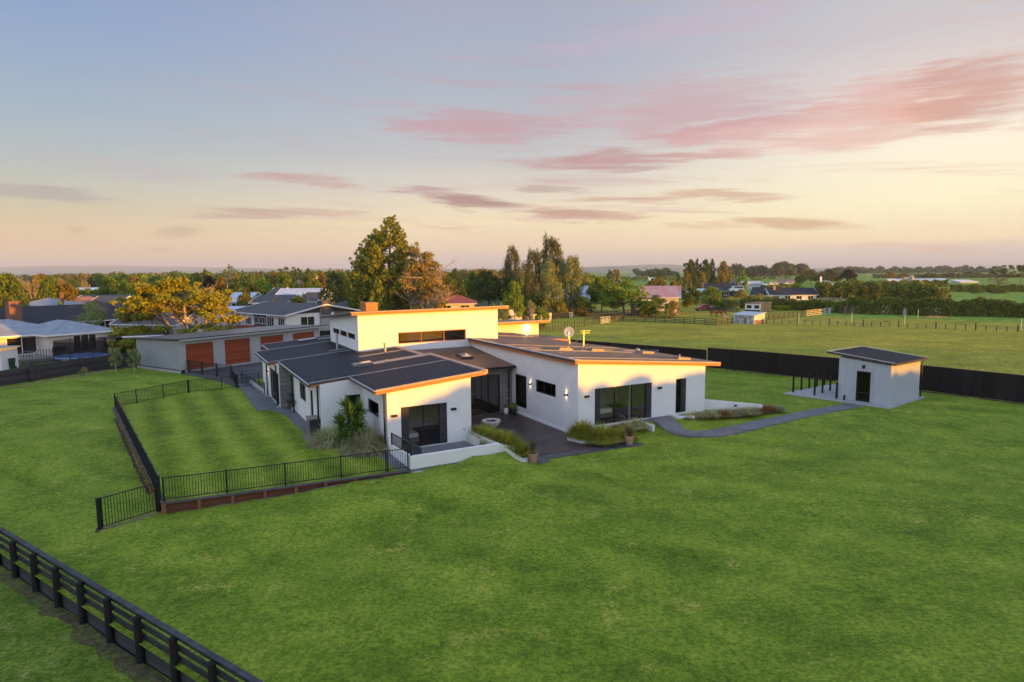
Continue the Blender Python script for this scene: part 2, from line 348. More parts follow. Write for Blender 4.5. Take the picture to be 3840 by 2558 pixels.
M['interior_dark']=mat('interior dark',(.10,.09,.08),.9)
M['carpet']=mat('dark carpet',(.035,.03,.028),.95)
M['bed']=mat('bed linen',(.62,.62,.64),.9,.15,6,.5,12)
M['throw']=mat('patterned throw',(.35,.40,.42),.9,.6,7,c2=(.04,.07,.09))
M['bedbase']=mat('bed base',(.16,.14,.13),.9)
M['curtain']=mat('curtain',(.30,.27,.24),.9)
M['stone']=brick_mat('grey block masonry',(.20,.20,.20),(.27,.265,.26),(.09,.09,.09),.6,.3,.012)
M['deck']=None
M['concrete']=mat('dark exposed aggregate',(.14,.14,.155),.8,.25,1.2,.4,90,c2=(.10,.10,.11))
M['concrete_l']=mat('pale concrete',(.36,.36,.36),.85,.15,2,.2,50)
M['slabs']=mat('dark paving slab',(.075,.073,.078),.6,.3,1.5,.2,60)
M['asphalt']=mat('asphalt drive',(.075,.074,.078),.9,.25,.5,.4,80,c2=(.05,.05,.052))
M['lawn']=grass_mat('lawn grass',(0.069,0.109,0.008),(0.131,0.207,0.013),(0.222,0.298,0.027),(0.432,0.385,0.072),.95,stripes=(R_(62),3.2,.016))
M['lawn_in']=grass_mat('mown striped grass',(0.083,0.125,0.008),(0.154,0.225,0.013),(0.240,0.305,0.027),(0.453,0.394,0.072),.5,stripes=(YAW+R_(3),2.2,.060))
M['field']=grass_mat('long paddock grass',(0.133,0.146,0.013),(0.246,0.247,0.022),(0.386,0.348,0.037),(0.558,0.392,0.066),.7,fine=3.,big=.12)
M['farfield']=grass_mat('far pasture',(.085,.165,.016),(.14,.25,.026),(.20,.31,.04),(.16,.15,.06),.3,fine=.5,big=.012,bump=.1)
M['town']=grass_mat('town ground',(.025,.040,.012),(.045,.065,.02),(.07,.09,.03),(.14,.13,.09),.5,fine=1.,big=.05,bump=.2)
M['hill']=mat('hill scrub',(.15,.17,.09),.95,.4,.003,c2=(.06,.075,.045),detail=8)
M['dirt']=mat('bare soil',(.075,.05,.032),.95,.35,3,.6,30,c2=(.035,.022,.015))
M['drygrass']=mat('dry grass edge',(.22,.17,.09),.95,.35,5,.6,30,c2=(.07,.08,.03))
M['timber_r']=board_mat('treated timber boards',(.15,.062,.035),2,.19,.2,.4,.8,.05)
M['timber_post']=mat('treated timber',(.23,.10,.05),.8,.25,3,.3,30,stretch=(4,4,1))
M['timber_cap']=mat('weathered timber cap',(.09,.08,.08),.8,.2,4)
M['fence_black']=mat('black stained timber',(.028,.028,.032),.75,.45,2.2,.35,24,c2=(.010,.010,.013),stretch=(1,1,3))
M['fence_board']=board_mat('black stained retaining board',(.055,.056,.064),2,.2,.2,.3,.75,.06)
M['fence_post']=mat('black stained post',(.012,.012,.014),.8,.3,5,.3,25)
M['rail_top']=mat('weathered rail',(.045,.048,.056),.6,.5,3,.2,20,c2=(.02,.02,.024))
M['panel_fence']=board_mat('black vertical paling',(.013,.011,.012),'h',.15,.25,.4,.75,.08)
M['blackwall']=board_mat('dark timber retaining wall',(.045,.043,.05),2,.18,.2,.35,.8,.08)
M['shedwall']=mat('pale grey steel cladding',(.41,.44,.49),.5,.03,1,spec=.4)
M['greywall']=mat('grey steel cladding',(.27,.29,.31),.5,.05,1,spec=.4)
M['door_r']=board_mat('red timber sectional door',(.28,.055,.018),2,.11,.22,.5,.45,.07)
M['corrwhite']=mat('weathered white iron',(.50,.52,.54),.6,.15,2)
M['rust']=mat('rusty red iron roof',(.32,.13,.13),.7,.3,.7,c2=(.36,.34,.35))
M['blueroof']=mat('faded blue roof',(.25,.285,.33),.6,.12,1.2)
M['greyroof']=mat('grey shingle roof',(.085,.085,.09),.85,.15,2.,.2,12)
M['darkroof']=board_mat('dark tile roof',(.032,.033,.042),'h',.4,.15,.5,.7,.1)
M['pinkroof']=mat('terracotta roof',(.30,.17,.13),.8,.15,1)
M['paleroof']=mat('pale roof',(.45,.52,.60),.6,.1,1)
M['greenroof']=mat('green roof',(.14,.24,.20),.7,.1,1)
M['tealroof']=mat('light teal roof',(.35,.50,.50),.7,.1,1)
M['redroof']=mat('red iron roof',(.26,.075,.055),.6,.15,1)
M['brickhouse']=brick_mat('red brick',(.26,.09,.05),(.20,.07,.04),(.2,.18,.16),.23,.09)
M['board_white']=board_mat('white weatherboard',(.60,.61,.64),2,.19,.05,.6,.6,.08)
M['board_cream']=board_mat('cream weatherboard',(.62,.57,.50),2,.19,.05,.6,.6,.08)
M['darkpanel']=board_mat('dark board cladding',(.05,.055,.06),'h',.15,.1,.5,.6,.1)
M['bluewall']=mat('light blue wall',(.30,.48,.60),.7)
M['orangeboard']=board_mat('timber slat fence',(.42,.26,.12),2,.16,.15,.3,.7,.15)
M['greytimber']=board_mat('weathered grey timber',(.20,.185,.175),2,.15,.2,.35,.85,.12)
M['railtimber']=mat('weathered fence rail',(.060,.050,.045),.85,.5,2,c2=(.03,.025,.022))
M['newtimber']=mat('pale new timber',(.46,.40,.30),.8,.2,2)
M['bark']=mat('bark',(.20,.15,.11),.9,.35,3,.6,14,c2=(.08,.06,.045),stretch=(1,1,.3))
M['bark_pale']=mat('pale bark',(.36,.29,.22),.9,.3,3,.4,14,c2=(.17,.13,.10),stretch=(1,1,.3))
M['pine']=leaf_mat('pine needles',(0.391,0.370,0.032),(0.116,0.134,0.016))
M['conifer']=leaf_mat('conifer foliage',(0.313,0.349,0.034),(0.078,0.119,0.016),.25)
M['cypress']=leaf_mat('dark cypress foliage',(0.122,0.154,0.029),(0.032,0.058,0.014),.25)
M['brownfol']=leaf_mat('dry brown foliage',(0.377,0.308,0.070),(0.170,0.143,0.035),.3)
M['green']=leaf_mat('green foliage',(0.204,0.305,0.031),(0.055,0.109,0.014),.35)
M['lime']=leaf_mat('bright green foliage',(0.306,0.449,0.050),(0.102,0.204,0.022),.45)
M['dark']=leaf_mat('dark green foliage',(0.103,0.160,0.025),(0.030,0.059,0.013),.25)
M['eucalypt']=leaf_mat('grey green foliage',(0.174,0.184,0.065),(0.058,0.072,0.025),.3)
M['olive']=leaf_mat('silver green foliage',(0.347,0.388,0.143),(0.122,0.154,0.050),.35)
M['purple']=leaf_mat('purple foliage',(0.040,0.020,0.021),(0.015,0.008,0.008),.3)
M['orangefol']=leaf_mat('golden foliage',(.32,.26,.03),(.11,.11,.02),.35)
M['yellowfl']=leaf_mat('yellow flowers',(0.420,0.340,0.014),(0.120,0.160,0.014),.4)
M['hedge']=leaf_mat('hedge foliage',(0.203,0.242,0.029),(0.062,0.086,0.013),.3)
M['tuss']=leaf_mat('ornamental grass blades',(.50,.50,.06),(.15,.20,.025),.45)
M['tuss_pale']=leaf_mat('pale grass blades',(.62,.60,.32),(.26,.27,.12),.4)
M['tuss_brown']=leaf_mat('bronze grass blades',(0.442,0.255,0.083),(0.170,0.102,0.036),.4)
M['yucca']=leaf_mat('yucca leaves',(0.145,0.289,0.036),(0.043,0.102,0.014),.35)
M['terracotta']=mat('terracotta',(.40,.24,.17),.8,.15,5,.2,30)
M['soil']=mat('potting soil',(.06,.045,.035),.95)
M['bowl']=mat('cast concrete bowl',(.52,.50,.45),.8,.12,4,.2,30)
M['lava']=mat('lava stones',(.11,.045,.045),.9,.4,20,.8,40)
M['galv']=mat('galvanised steel',(.42,.42,.41),.35,.1,3,metal=.7)
M['dish']=mat('grey painted dish',(.42,.42,.44),.5)
M['acwood']=board_mat('slatted timber top',(.26,.24,.215),1,.05,.1,.4,.7,.15)
M['skyl']=mat('skylight glass',(.20,.22,.25),.12,.1,2,spec=.9)
M['lamp_glow']=emis('lamp glow',(1,.78,.45),9)
M['lamp_lit']=emis('bulkhead lamp',(1,.86,.5),14)
M['rubber']=mat('black rubber',(.015,.015,.015),.8)
M['horse']=mat('bay coat',(.10,.035,.015),.6,.2,3)
M['mane']=mat('black mane',(.012,.01,.01),.8)
M['carred']=mat('red car paint',(.30,.02,.04),.3,.05,2,spec=.6)
M['net']=mat('safety net',(.02,.02,.022),.8)
M['trampblue']=mat('blue trampoline pad',(.20,.32,.62),.6)
M['bin']=mat('green plastic bin',(.012,.05,.035),.5)
M['tarp']=mat('green shade cloth',(.03,.10,.085),.8,.3,2)
M['wicker']=mat('dark wicker',(.05,.05,.055),.7,.4,30,.6,60)
M['rug']=mat('woven rug',(.22,.14,.09),.95,.3,8)
M['wood']=mat('oiled wood',(.22,.12,.06),.5,.2,3,stretch=(1,1,6))
M['sink']=mat('yellow plastic',(.75,.45,.02),.5)
M['cushion']=mat('patterned cushion',(.5,.5,.5),.9,.9,14,c2=(.03,.02,.02))
# ------------------------------------------------------------------ terrain
CP=[(9.7,27.9,-.10),(11.3,27.9,.02),(13.0,27.8,.20),(14.2,27.8,.34),(13.2,26.2,.10),(15.6,27.9,-.50),(17,27,-.50),(19,28,-.52),(22,28.1,-.50),(23.5,28,-.44),(25,29,-.36),
(26.3,27.6,-.42),(26.4,30.5,-.06),(28,30.3,-.06),(31,28.5,-.42),(30,26.5,-.46),(34,28,-.46),(31.2,31,-.1),(34,33,-.2),(36,27,-.47),(40,28,-.48),(44,28,-.5),(50,27,-.5),(43,33,-.5),(49,43,-.5),(54,22,-.5),(48,47,-.5),(36,40,-.4),(34,50,-.45),
(-.9,31.4,-.55),(-.2,28.6,-.5),(2,28.4,-.44),(4,28.2,-.35),(6.4,28.0,-.22),(8.2,27.8,-.12),(-1.5,34,-.50),(-2,40,-.42),(-2.9,46,-.28),(-3.9,52,-.12),(-4,54,-.06),(-3,30.4,-.62),(-5,36,-.5),(-8,46,-.3),
(-3,57,-.06),(2,58.5,-.06),(6,60,-.06),(-10,58,-.1),(-5.2,27.5,-.8),(-3.5,24.2,-.8),(-2,21.2,-.8),(-.3,18,-.8),(1.6,14,-.8),(-6,30,-.78),(5,22,-.7),(10,22,-.55),(10,15,-.8),(20,15,-.8),(35,15,-.7),(20,23,-.6),(30,22,-.55),(45,18,-.55),(60,15,-.6),(14,24.5,-.35)]
CPa=np.array(CP)
def _tz(u,v):
    u=np.asarray(u,float);v=np.asarray(v,float)
    d2=(u[...,None]-CPa[:,0])**2+(v[...,None]-CPa[:,1])**2+.15
    w=d2**-1.9; z=(w*CPa[:,2]).sum(-1)/w.sum(-1)
    # far from everything known: 0 on the town side, -.45 on the paddock side
    far=np.clip((v-62)/25,0,1); side=np.clip((u-14)/16,0,1)
    z=z*(1-far)+far*(-.5*side)
    # courtyard pit
    def box(a,b,c,d,e=.25): return np.clip((u-a)/e+1,0,1)*np.clip((b-u)/e+1,0,1)*np.clip((v-c)/e+1,0,1)*np.clip((d-v)/e+1,0,1)
    k=box(15.2,20.7,28.7,39.5); z=z*(1-k)+k*np.minimum(z,-.75)
    k=box(20.4,30.4,31.5,51,.4); z=z*(1-k)+k*np.minimum(z,-.8)
    k=box(9.9,31,36,52,.3); z=z*(1-k)+k*np.minimum(z,-.75)
    k=box(10.0,14.1,28.35,36,.15); z=z*(1-k)+k*np.minimum(z,-.4)
    k=box(.0,7.2,31,56.5,1.0); z=z*(1-k)+k*np.minimum(z,-.45)
    k=box(6.6,9.9,37,52,.3); z=z*(1-k)+k*np.minimum(z,-.4)
    return z
def tz(x,y):
    u,v=w2uv(x,y); return float(_tz(np.array(u),np.array(v)))
def pg(x,y,dz=0.):         # photo pixel -> point of the ground
    z=-.4
    for _ in range(12): p=pz(x,y,z); z=tz(p.x,p.y)
    return Vector((p.x,p.y,z+dz))
def axis(lo,hi,step,far):
    a=list(np.arange(lo,hi+.01,step)); s=step; x=hi
    while x<far: s*=1.18; x+=s; a.append(x)
    s=step; x=lo; pre=[]
    while x>-far: s*=1.18; x-=s; pre.append(x)
    return np.array(pre[::-1]+a)
gx=axis(-50,62,.8,30000); gy=axis(2,92,.8,30000); gy=gy[gy>-60]
XX,YY=np.meshgrid(gx,gy); UU=XX*UX+YY*UY; VV=-XX*UY+YY*UX
ZZ=_tz(UU,VV)
# edge sheets either side of the foreground retaining boards are laid below
# boundary of the property (long black fence): field beyond it
def fence_u(v): return np.interp(v,[10,22.46,29.2,43.23,46.96,75],[57.5,54.2,53.24,49.19,47.82,38.5])
# far rolling country
dist=np.hypot(XX,YY)
roll=(np.sin(XX*.0021+1.3)*np.cos(YY*.0017)+.6*np.sin(XX*.0048+YY*.003)+.4*np.sin(YY*.0072-XX*.002))
ZZ=ZZ+np.clip((dist-750)/2500,0,1)*roll*4-np.clip((dist-600)/6000,0,1)*4
# strip behind the foreground fence is a step lower
lv=np.interp(VV,[10,16.2,27.4,34],[3.55,.45,-5.25,-8.55])   # u of the fence at v
low=np.clip((lv-.0-UU)/.35,0,1)*np.clip((45-VV)/10,0,1)
ZZ=ZZ-np.clip((lv+2.6-UU)/.9,0,1)*np.clip((45-VV)/10,0,1)*1.5
nx,ny=len(gx),len(gy)
me=bpy.data.meshes.new('ground')
idx=np.arange(nx*ny).reshape(ny,nx)
F=np.stack([idx[:-1,:-1],idx[:-1,1:],idx[1:,1:],idx[1:,:-1]],-1).reshape(-1,4)
me.vertices.add(nx*ny); me.vertices.foreach_set('co',np.stack([XX,YY,ZZ],-1).ravel().astype('f'))
me.loops.add(F.size); me.loops.foreach_set('vertex_index',F.ravel().astype('i'))
me.polygons.add(len(F)); me.polygons.foreach_set('loop_start',np.arange(0,F.size,4,dtype='i')); me.polygons.foreach_set('loop_total',np.full(len(F),4,dtype='i'))
me.update(calc_edges=True)
cxm=(XX[:-1,:-1]+XX[1:,1:])/2; cym=(YY[:-1,:-1]+YY[1:,1:])/2; cu=cxm*UX+cym*UY; cvv=-cxm*UY+cym*UX; cd=np.hypot(cxm,cym); azm=np.degrees(np.arctan2(cxm,cym))
mi=np.zeros(cxm.shape,int)
mi[(cu>fence_u(cvv))]=1
mi[(cvv>64)&(azm>-1)]=1
mi[(cvv>74)&(azm<=-1)]=3
_wl=[pz(*q,-.1) for q in((-160,1476),(0,1448.7),(463,1377.5),(525,1372))]; mi[(cxm<_wl[-1].x+1)&(cym>np.interp(cxm,[q.x for q in _wl],[q.y for q in _wl])+1.2)]=3
mi[(cd>215)&(azm>2)]=2
mi[(cd>145)&(azm>23)]=2
mi[(cd>900)]=2
low2=np.clip((np.interp(cvv,[10,16.2,27.4,34],[3.55,.45,-5.25,-8.55])-.2-cu)/.35,0,1)

M['lawn_low']=grass_mat('rough grass strip',(.045,.080,.006),(.095,.155,.012),(.18,.24,.03),(.34,.30,.12),.9,fine=9,big=.6)
for k in('lawn','field','farfield','town','lawn_low'): me.materials.append(M[k])
me.polygons.foreach_set('material_index',mi.ravel().astype('i')); me.polygons.foreach_set('use_smooth',[True]*len(F))
go=bpy.data.objects.new('ground',me); col.objects.link(go); tag(go,kind='structure')

# crisp lawn edge along the foreground fence and the rough strip below it
M['dirt_g']=grass_mat('grassy soil edge',(.05,.04,.025),(.09,.07,.04),(.11,.15,.025),(.3,.24,.12),.5,fine=6,big=1.4)
LU=lambda v,o=0.:float(np.interp(v,[4,10,16.2,27.4,34,44],[6.7,3.55,.45,-5.25,-8.55,-13.5]))+o
mb=MB(); rows=[]
vs_=list(np.arange(4,45,.5))
for v in vs_:
    for k in range(9):
        o_=-.02+k*.45; u_=LU(v,o_); x_,y_=uv2w(u_,v).x,uv2w(u_,v).y
        zc=float(_tz(np.array(u_),np.array(v)))
        mb.v.append((x_,y_,zc+(.012 if k<8 else -.03)))
n_=len(vs_); 
for i in range(n_-1):
    for k in range(8): a_=i*9+k; mb.f.append((a_,a_+1,a_+10,a_+9))
o=mb.build('lawn_edge',M['lawn'],smooth=True); tag(o,kind='structure')
mb=MB(); rr_=random.Random(3)
for i,v in enumerate(vs_):
    for k in range(24):
        u_=LU(v,.10-k*.5-(0 if k<12 else (k-12)*1.5)); p=uv2w(u_,v); zc=float(_tz(np.array(LU(v)),np.array(v)))-.60-.012*k+.03*math.sin(u_*2.1+v)*math.sin(v*1.3)
        mb.v.append((p.x,p.y,zc))
for i in range(n_-1):
    for k in range(23): a_=i*24+k; mb.f.append((a_,a_+1,a_+25,a_+24))
o=mb.build('rough_strip',M['lawn_low'],smooth=True); tag(o,kind='structure')
mb=MB()
for i,v in enumerate(vs_):
    for k in range(2):
        u_=LU(v,.05 if k==0 else -.22-.38*rr_.random()); p=uv2w(u_,v); zc=float(_tz(np.array(LU(v)),np.array(v)))-.60+(.03 if k==0 else .012); mb.v.append((p.x,p.y,zc))
for i in range(n_-1): mb.f.append((2*i,2*i+1,2*i+3,2*i+2))
o=mb.build('soil_edge',M['dirt_g']); tag(o,kind='structure')
# ------------------------------------------------------------------ hills on the skyline (real ridges kilometres away)
def ridge(prof,Y,depth,seed,name='hills'):
    r=random.Random(seed); n=len(prof); mb=MB(); xs=[];zs=[]
    N=160
    px=np.interp(np.linspace(0,1,N),np.linspace(0,1,n),[p[0] for p in prof]); py=np.interp(px,[p[0] for p in prof],[p[1] for p in prof])
    ph=[r.random()*6 for _ in range(8)]
    rows=[]
    for j,(t,hf) in enumerate(((0,0.),(.18,.28),(.38,.5),(.6,.72),(.82,.92),(1,1.),(1.25,.9))):
        row=[]
        for i in range(N):
            jit=sum(math.sin(px[i]*.006*(1.9**k)+ph[k]+j*1.7*k)*(.5**k) for k in range(6))
            yy=Y-depth*(1-t)
            top=at(px[i],py[i]+jit*2.2,Y).z
            z=-8+(top+8)*hf*(1+(.10*jit if 0<j<5 else 0))
            x=ray(px[i],1000)[0]/ray(px[i],1000)[1]*yy
            row.append((x,yy,z))
        rows.append(row)
    for row in rows: mb.v+=row
    for j in range(len(rows)-1):
        for i in range(N-1): mb.f.append((j*N+i,j*N+i+1,(j+1)*N+i+1,(j+1)*N+i))
    o=mb.build(name,M['hill'],smooth=True); return tag(o,kind='structure')
ridge([(-300,1003),(100,1000),(200,997),(450,996),(650,1001),(900,1006),(1150,1008),(1400,1012),(1600,1016),(1900,1020)],14000,5200,1)
ridge([(600,1018),(850,1012),(1000,1007),(1120,1010),(1250,1006),(1400,1011),(1550,1005),(1700,1009),(1850,1011),(1950,1004),(2100,1010),(2200,1004),(2300,998),(2420,992),(2520,991),(2640,1000),(2760,1003),(2900,1006),(3100,1008),(3500,1009),(3700,1006),(3900,1007),(4200,1006)],10500,3500,2)
ridge([(1700,1019),(1850,1014),(2000,1015),(2100,1008),(2200,1001),(2300,997),(2350,999),(2430,1003),(2600,1011),(2800,1010),(3000,1013),(3200,1013),(3400,1011),(3560,1012),(3740,1011),(4100,1010)],7200,2400,3)
ridge([(-400,1030),(0,1026),(150,1030),(330,1027),(500,1031),(700,1028),(1000,1026),(1200,1028),(1500,1026),(1900,1025)],5200,1800,4)

# ------------------------------------------------------------------ raised lawn inside the pool fence
inner=[puv(590,1881,-.04),puv(1700,1748,-.04)]
TER=[(-.42,29.05),(2.2,28.85),(4.8,28.62),(7.2,28.42),(9.60,28.16),(9.62,31.5),(9.62,36.3),(8.2,36.3),(7.3,36.6),(7.3,46.2),(6.6,46.2),(6.6,57.2),(4.9,58.0),(1.2,55.95),(-.6,54.6),(-2.25,53.3),(-3.55,52.4),(-2.5,44.6),(-1.45,36.8)]
def sheet(name,pts,z,m,th=.3,kind='structure',uv=True,lab=None):
    mb=MB(); P=[uv2w(a,b,z) if uv else Vector((a,b,z)) for a,b in pts]
    area=sum(P[i].x*P[(i+1)%len(P)].y-P[(i+1)%len(P)].x*P[i].y for i in range(len(P)))
    if area<0:P=P[::-1]
    n=len(P); lo=[p-Vector((0,0,th)) for p in P]
    from mathutils.geometry import tessellate_polygon
    tri=tessellate_polygon([P]); mb.add(P+lo,[tuple(t) for t in tri]+[tuple(i+n for i in t[::-1]) for t in tri]+[(i,i+n,(i+1)%n+n,(i+1)%n) for i in range(n)])
    o=mb.build(name,m); return tag(o,kind=kind)
sheet('terrace_lawn',TER,-.04,M['lawn_in'],.35)
# concrete terrace and paths (a few mm to cm proud of the lawn)
sheet('side_terrace',[(5.05,45.9),(6.62,45.9),(6.62,58.3),(5.0,58.3)],-.015,M['concrete'],.1)
sheet('side_path',[(6.62,45.95),(5.9,45.8),(6.35,44.4),(6.55,42.5),(6.62,40.2),(6.75,37.6),(6.45,37.5),(6.45,36.3),(7.0,36.05),(8.2,35.7),(9.0,34.6),(9.15,33.0),(9.10,29.6),(9.18,28.3),(9.75,28.3),(9.75,36.45),(7.4,36.45),(7.4,46.2)],-.018,M['concrete'],.1)
Z5=lambda x,y:(500+x/3.923,1200+y/3.92)
sheet('driveway',[(.9,67.6),puv(*Z5(730,790),-.03),puv(*Z5(900,822),-.03),puv(*Z5(1120,868),-.03),puv(*Z5(1320,915),-.03),puv(*Z5(1450,960),-.03),puv(*Z5(1530,1003),-.03),(6.6,58.1),(6.6,60.5),(26,61),(30,92),(8,80),(16,76),(15.6,75.6)],-.02,M['asphalt'],.1)
# courtyard
def paving():
    m=bpy.data.materials.new('wet stained deck tiles'); m.use_nodes=True; t=NT(m.node_tree); b=m.node_tree.nodes['Principled BSDF']
    tc=t.n('ShaderNodeTexCoord'); mp=t.n('ShaderNodeMapping'); t.l(tc.outputs['Object'],mp.inputs[0]); mp.inputs[2].default_value=(0,0,-YAW)
    br=t.n('ShaderNodeTexBrick'); t.l(mp.outputs[0],br.inputs[0]); br.inputs['Scale'].default_value=1; br.inputs['Brick Width'].default_value=1.2; br.inputs['Row Height'].default_value=.6; br.inputs['Mortar Size'].default_value=.006
    br.inputs['Color1'].default_value=(.085,.060,.052,1);br.inputs['Color2'].default_value=(.045,.037,.036,1);br.inputs['Mortar'].default_value=(.02,.018,.018,1)
    nz=t.noise(mp.outputs[0],.9,5,.7,.5); cc=t.mix(.75,br.outputs[0],t.ramp(nz.outputs[0],[(.3,(.35,.33,.35)),(.7,(1.15,1,1))]),'MULTIPLY')
    t.l(cc,b.inputs['Base Color']); t.l(t.m('ADD',.32,t.m('MULTIPLY',nz.outputs[0],.35)),b.inputs['Roughness']); return m
M['deck']=paving()
sheet('courtyard',[(14.46,39.3),(14.46,31.5),(14.9,31.5),(14.9,29.2),(15.6,28.75),(22.1,28.42),(20.6,29.6),(20.6,30.6),(21.0,30.8),(21.0,39.3)],-.5,M['deck'],.2)
sheet('entry_strip',[(15.75,28.62),(17.05,28.5),(22.1,28.28),(22.1,27.45),(17.0,27.75),(16.9,27.2),(15.55,27.12),(15.5,28.3)],-.47,M['slabs'],.15)
sheet('pot_pad',[(22.1,28.3),(23.55,28.35),(23.45,27.15),(22.1,27.35)],-.455,M['slabs'],.15)
def quadpath(name,pts,m,lift=.03):
    # strip that follows the ground: pts = list of (left,right) pixel pairs
    mb=MB(); L=[]; W=[(uv2w(*a),uv2w(*b)) for a,b in pts]; S=[]
    for i in range(len(W)-1):
        for k in range(6): S.append((W[i][0].lerp(W[i+1][0],k/6),W[i][1].lerp(W[i+1][1],k/6)))
    S.append(W[-1])
    for (p,q) in S:
        z=max(tz(r_.x,r_.y) for r_ in(p,q,(p+q)/2))+lift+.02
        p=Vector((p.x,p.y,z));q=Vector((q.x,q.y,z)); L+= [p,q,p-Vector((0,0,.25)),q-Vector((0,0,.25))]
    n=len(S); fs=[]
    for i in range(n-1):
        a=4*i;b=a+4; fs+=[(a,a+1,b+1,b),(a,b,b+2,a+2),(a+1,a+3,b+3,b+1)]
    mb.add(L,fs); return tag(mb.build(name,m),kind='structure')
Z2=lambda x,y:(1700+x*.4673,1080+y*.4673)
Z26=lambda x,y:(2600+x/1.898,1200+y/1.898)
_pp=[((2425,1588),(2522,1581)),((2440,1598),(2524,1588)),((2470,1611),(2540,1603)),((2504,1624),(2569,1616)),((2541,1635),(2600,1621)),((2590,1641),(2636,1620)),((2650,1642),(2665,1616)),((2700,1638),(2712,1606)),((2760,1628),(2770,1594)),((3021,1564),(2998,1544)),((3240,1520),(3182,1510))]
quadpath('garden_path',[(puv(*a,-.42),puv(*b,-.42)) for a,b in _pp],M['concrete'])
sheet('bedroom_step',[(25.3,30.76),(28.15,30.76),(28.05,30.25),(25.9,30.2)],-.035,M['concrete'],.2)
sheet('shed_slab',[(43.95,26.05),(50.15,27.1),(49.2,34.2),(42.3,33.55)],-.43,M['concrete_l'],.2)
# bare soil edges
def soil(name,pts,wd,m,lift=.012,seed=1,kind='structure'):
    r=random.Random(seed); mb=MB(); V=[]
    P=[pg(*p) for p in pts]; Q=[]
    for i in range(len(P)-1):
        n=max(2,int((P[i+1]-P[i]).length/.25))
        for k in range(n): Q.append(P[i].lerp(P[i+1],k/n))
    Q.append(P[-1])
    for i,p in enumerate(Q):
        d=(Q[min(i+1,len(Q)-1)]-Q[max(i-1,0)]); n=Vector((-d.y,d.x,0)).normalized()
        a=p+n*wd*r.uniform(.3,1.); b=p-n*wd*r.uniform(.3,1.)
        for q in(a,b): V.append(Vector((q.x,q.y,tz(q.x,q.y)+lift)))
    mb.add(V,[(2*i,2*i+1,2*i+3,2*i+2) for i in range(len(Q)-1)]); return tag(mb.build(name,m),kind=kind)
# ------------------------------------------------------------------ the house
HO=(15.,40.)
house=thing('house','large white rendered modern house with charcoal monopitch roofs round a sunken courtyard','house',uv2w(15,40,0),YAW)
HM=Matrix.Translation((-HO[0],-HO[1],0))
def HB():
    m=MB(); m.M=HM.copy(); return m
def hb(M2):
    m=MB(); m.M=HM@M2; return m
ST=M['stucco']; GA,GB=2.4836,.08604
zl=lambda u:GA+GB*u                     # left wing roof plane
RA,RB=4.09+.0871*20.8,-.0871
zr=lambda u:RA+RB*u                     # right wing roof plane
def hit_u(x,y,k):                        # photo pixel on the wall plane u=k -> (v,z)
    d=ray(x,y); du=d[0]*UX+d[1]*UY; dv=-d[0]*UY+d[1]*UX; t=k/du; return dv*t,CAMH+d[2]*t
def hit_v(x,y,k):
    d=ray(x,y); du=d[0]*UX+d[1]*UY; dv=-d[0]*UY+d[1]*UX; t=k/dv; return du*t,CAMH+d[2]*t
def window(Mx,w,h,parent=None,mull=(),hm=(),name='window',fr='black',gl='glass_dark',f=.05,d=.09,inset=.05,loc_m=hb,shut=(),shut_m='louvre',lab=None):
    mb=loc_m(Mx); a,b=inset,inset+d
    mb.box(0,a,0,w,b,f).box(0,a,h-f,w,b,h).box(0,a,f,f,b,h-f).box(w-f,a,f,w,b,h-f)
    for q in mull: mb.box(q-f*.45,a+.004,f,q+f*.45,b-.004,h-f)
    for q in hm: mb.box(f,a+.008,q-f*.4,w-f,b-.008,q+f*.4)
    o=mb.build(name,M[fr],parent)
    g=loc_m(Mx); g.box(f*.6,a+d*.45,f*.6,w-f*.6,a+d*.45+.012,h-f*.6)
    g.build('pane',M[gl],o)
    for (s0,s1) in shut:
        k=loc_m(Mx); k.box(s0,a-.03,f,s1,a-.004,h-f); nS=int((h-2*f)/.1)
        for i in range(nS): z=f+.02+i*(h-2*f)/nS; k.add([(s0+.03,a-.034,z),(s1-.03,a-.034,z),(s1-.03,a-.06,z+.05),(s0+.03,a-.06,z+.05),(s0+.03,a-.034,z+.065),(s1-.03,a-.034,z+.065)],[(0,1,2,3),(3,2,5,4)])
        k.build('shutter',M[shut_m],o)
    if lab:o['label']=lab
    return o
W_=lambda *a,**k:HB().wall(*a,**k)
# walls of the left wing
def hw(name,*a,m=ST,lab=None):
    o=W_(*a).build(name,m,house)
    if lab:o['label']=lab
    return o
th=.2
hw('wall',(9.72,31.6),(14.48,31.6),-.5,zl(9.72)-.12,zl(14.48)-.12,th,[(.74,3.33,.02,2.25)],lab='white front wall of the left wing')
hw('wall',(9.72,36.41),(9.72,31.6),-.35,zl(9.72)-.12,zl(9.72)-.12,th,[(1.26,3.31,1.45,2.25)])
hw('wall',(7.36,36.41),(9.72,36.41),-.35,zl(7.36)-.12,zl(9.72)-.12,th,[(1.39,2.29,1.0,2.25)])
hw('wall',(7.36,44.9),(7.36,36.41),-.35,zl(7.36)-.12,zl(7.36)-.12,th,[(2.1,4.16,1.2,2.28),(5.55,6.36,.02,2.3)])
hw('wall',(8.3,46.1),(8.3,44.9),-.35,zl(8.3)-.1,zl(8.3)-.1,th)
hw('wall',(7.36,44.9),(8.3,44.9),-.35,zl(7.36)-.14,zl(8.3)-.14,-.1)
hw('stone_wall',(6.62,46.1),(8.3,46.1),-.35,zl(6.62)-.1,zl(8.3)-.1,.3,m=M['stone'])
hw('wall',(6.6,54.3),(6.6,46.1),-.35,zl(6.6)-.12,zl(6.6)-.12,th,[(3.7,7.9,.0,2.3)])
hw('wall',(7.62,58.4),(7.62,54.5),-.35,zl(7.62)-.12,zl(7.62)-.12,th)
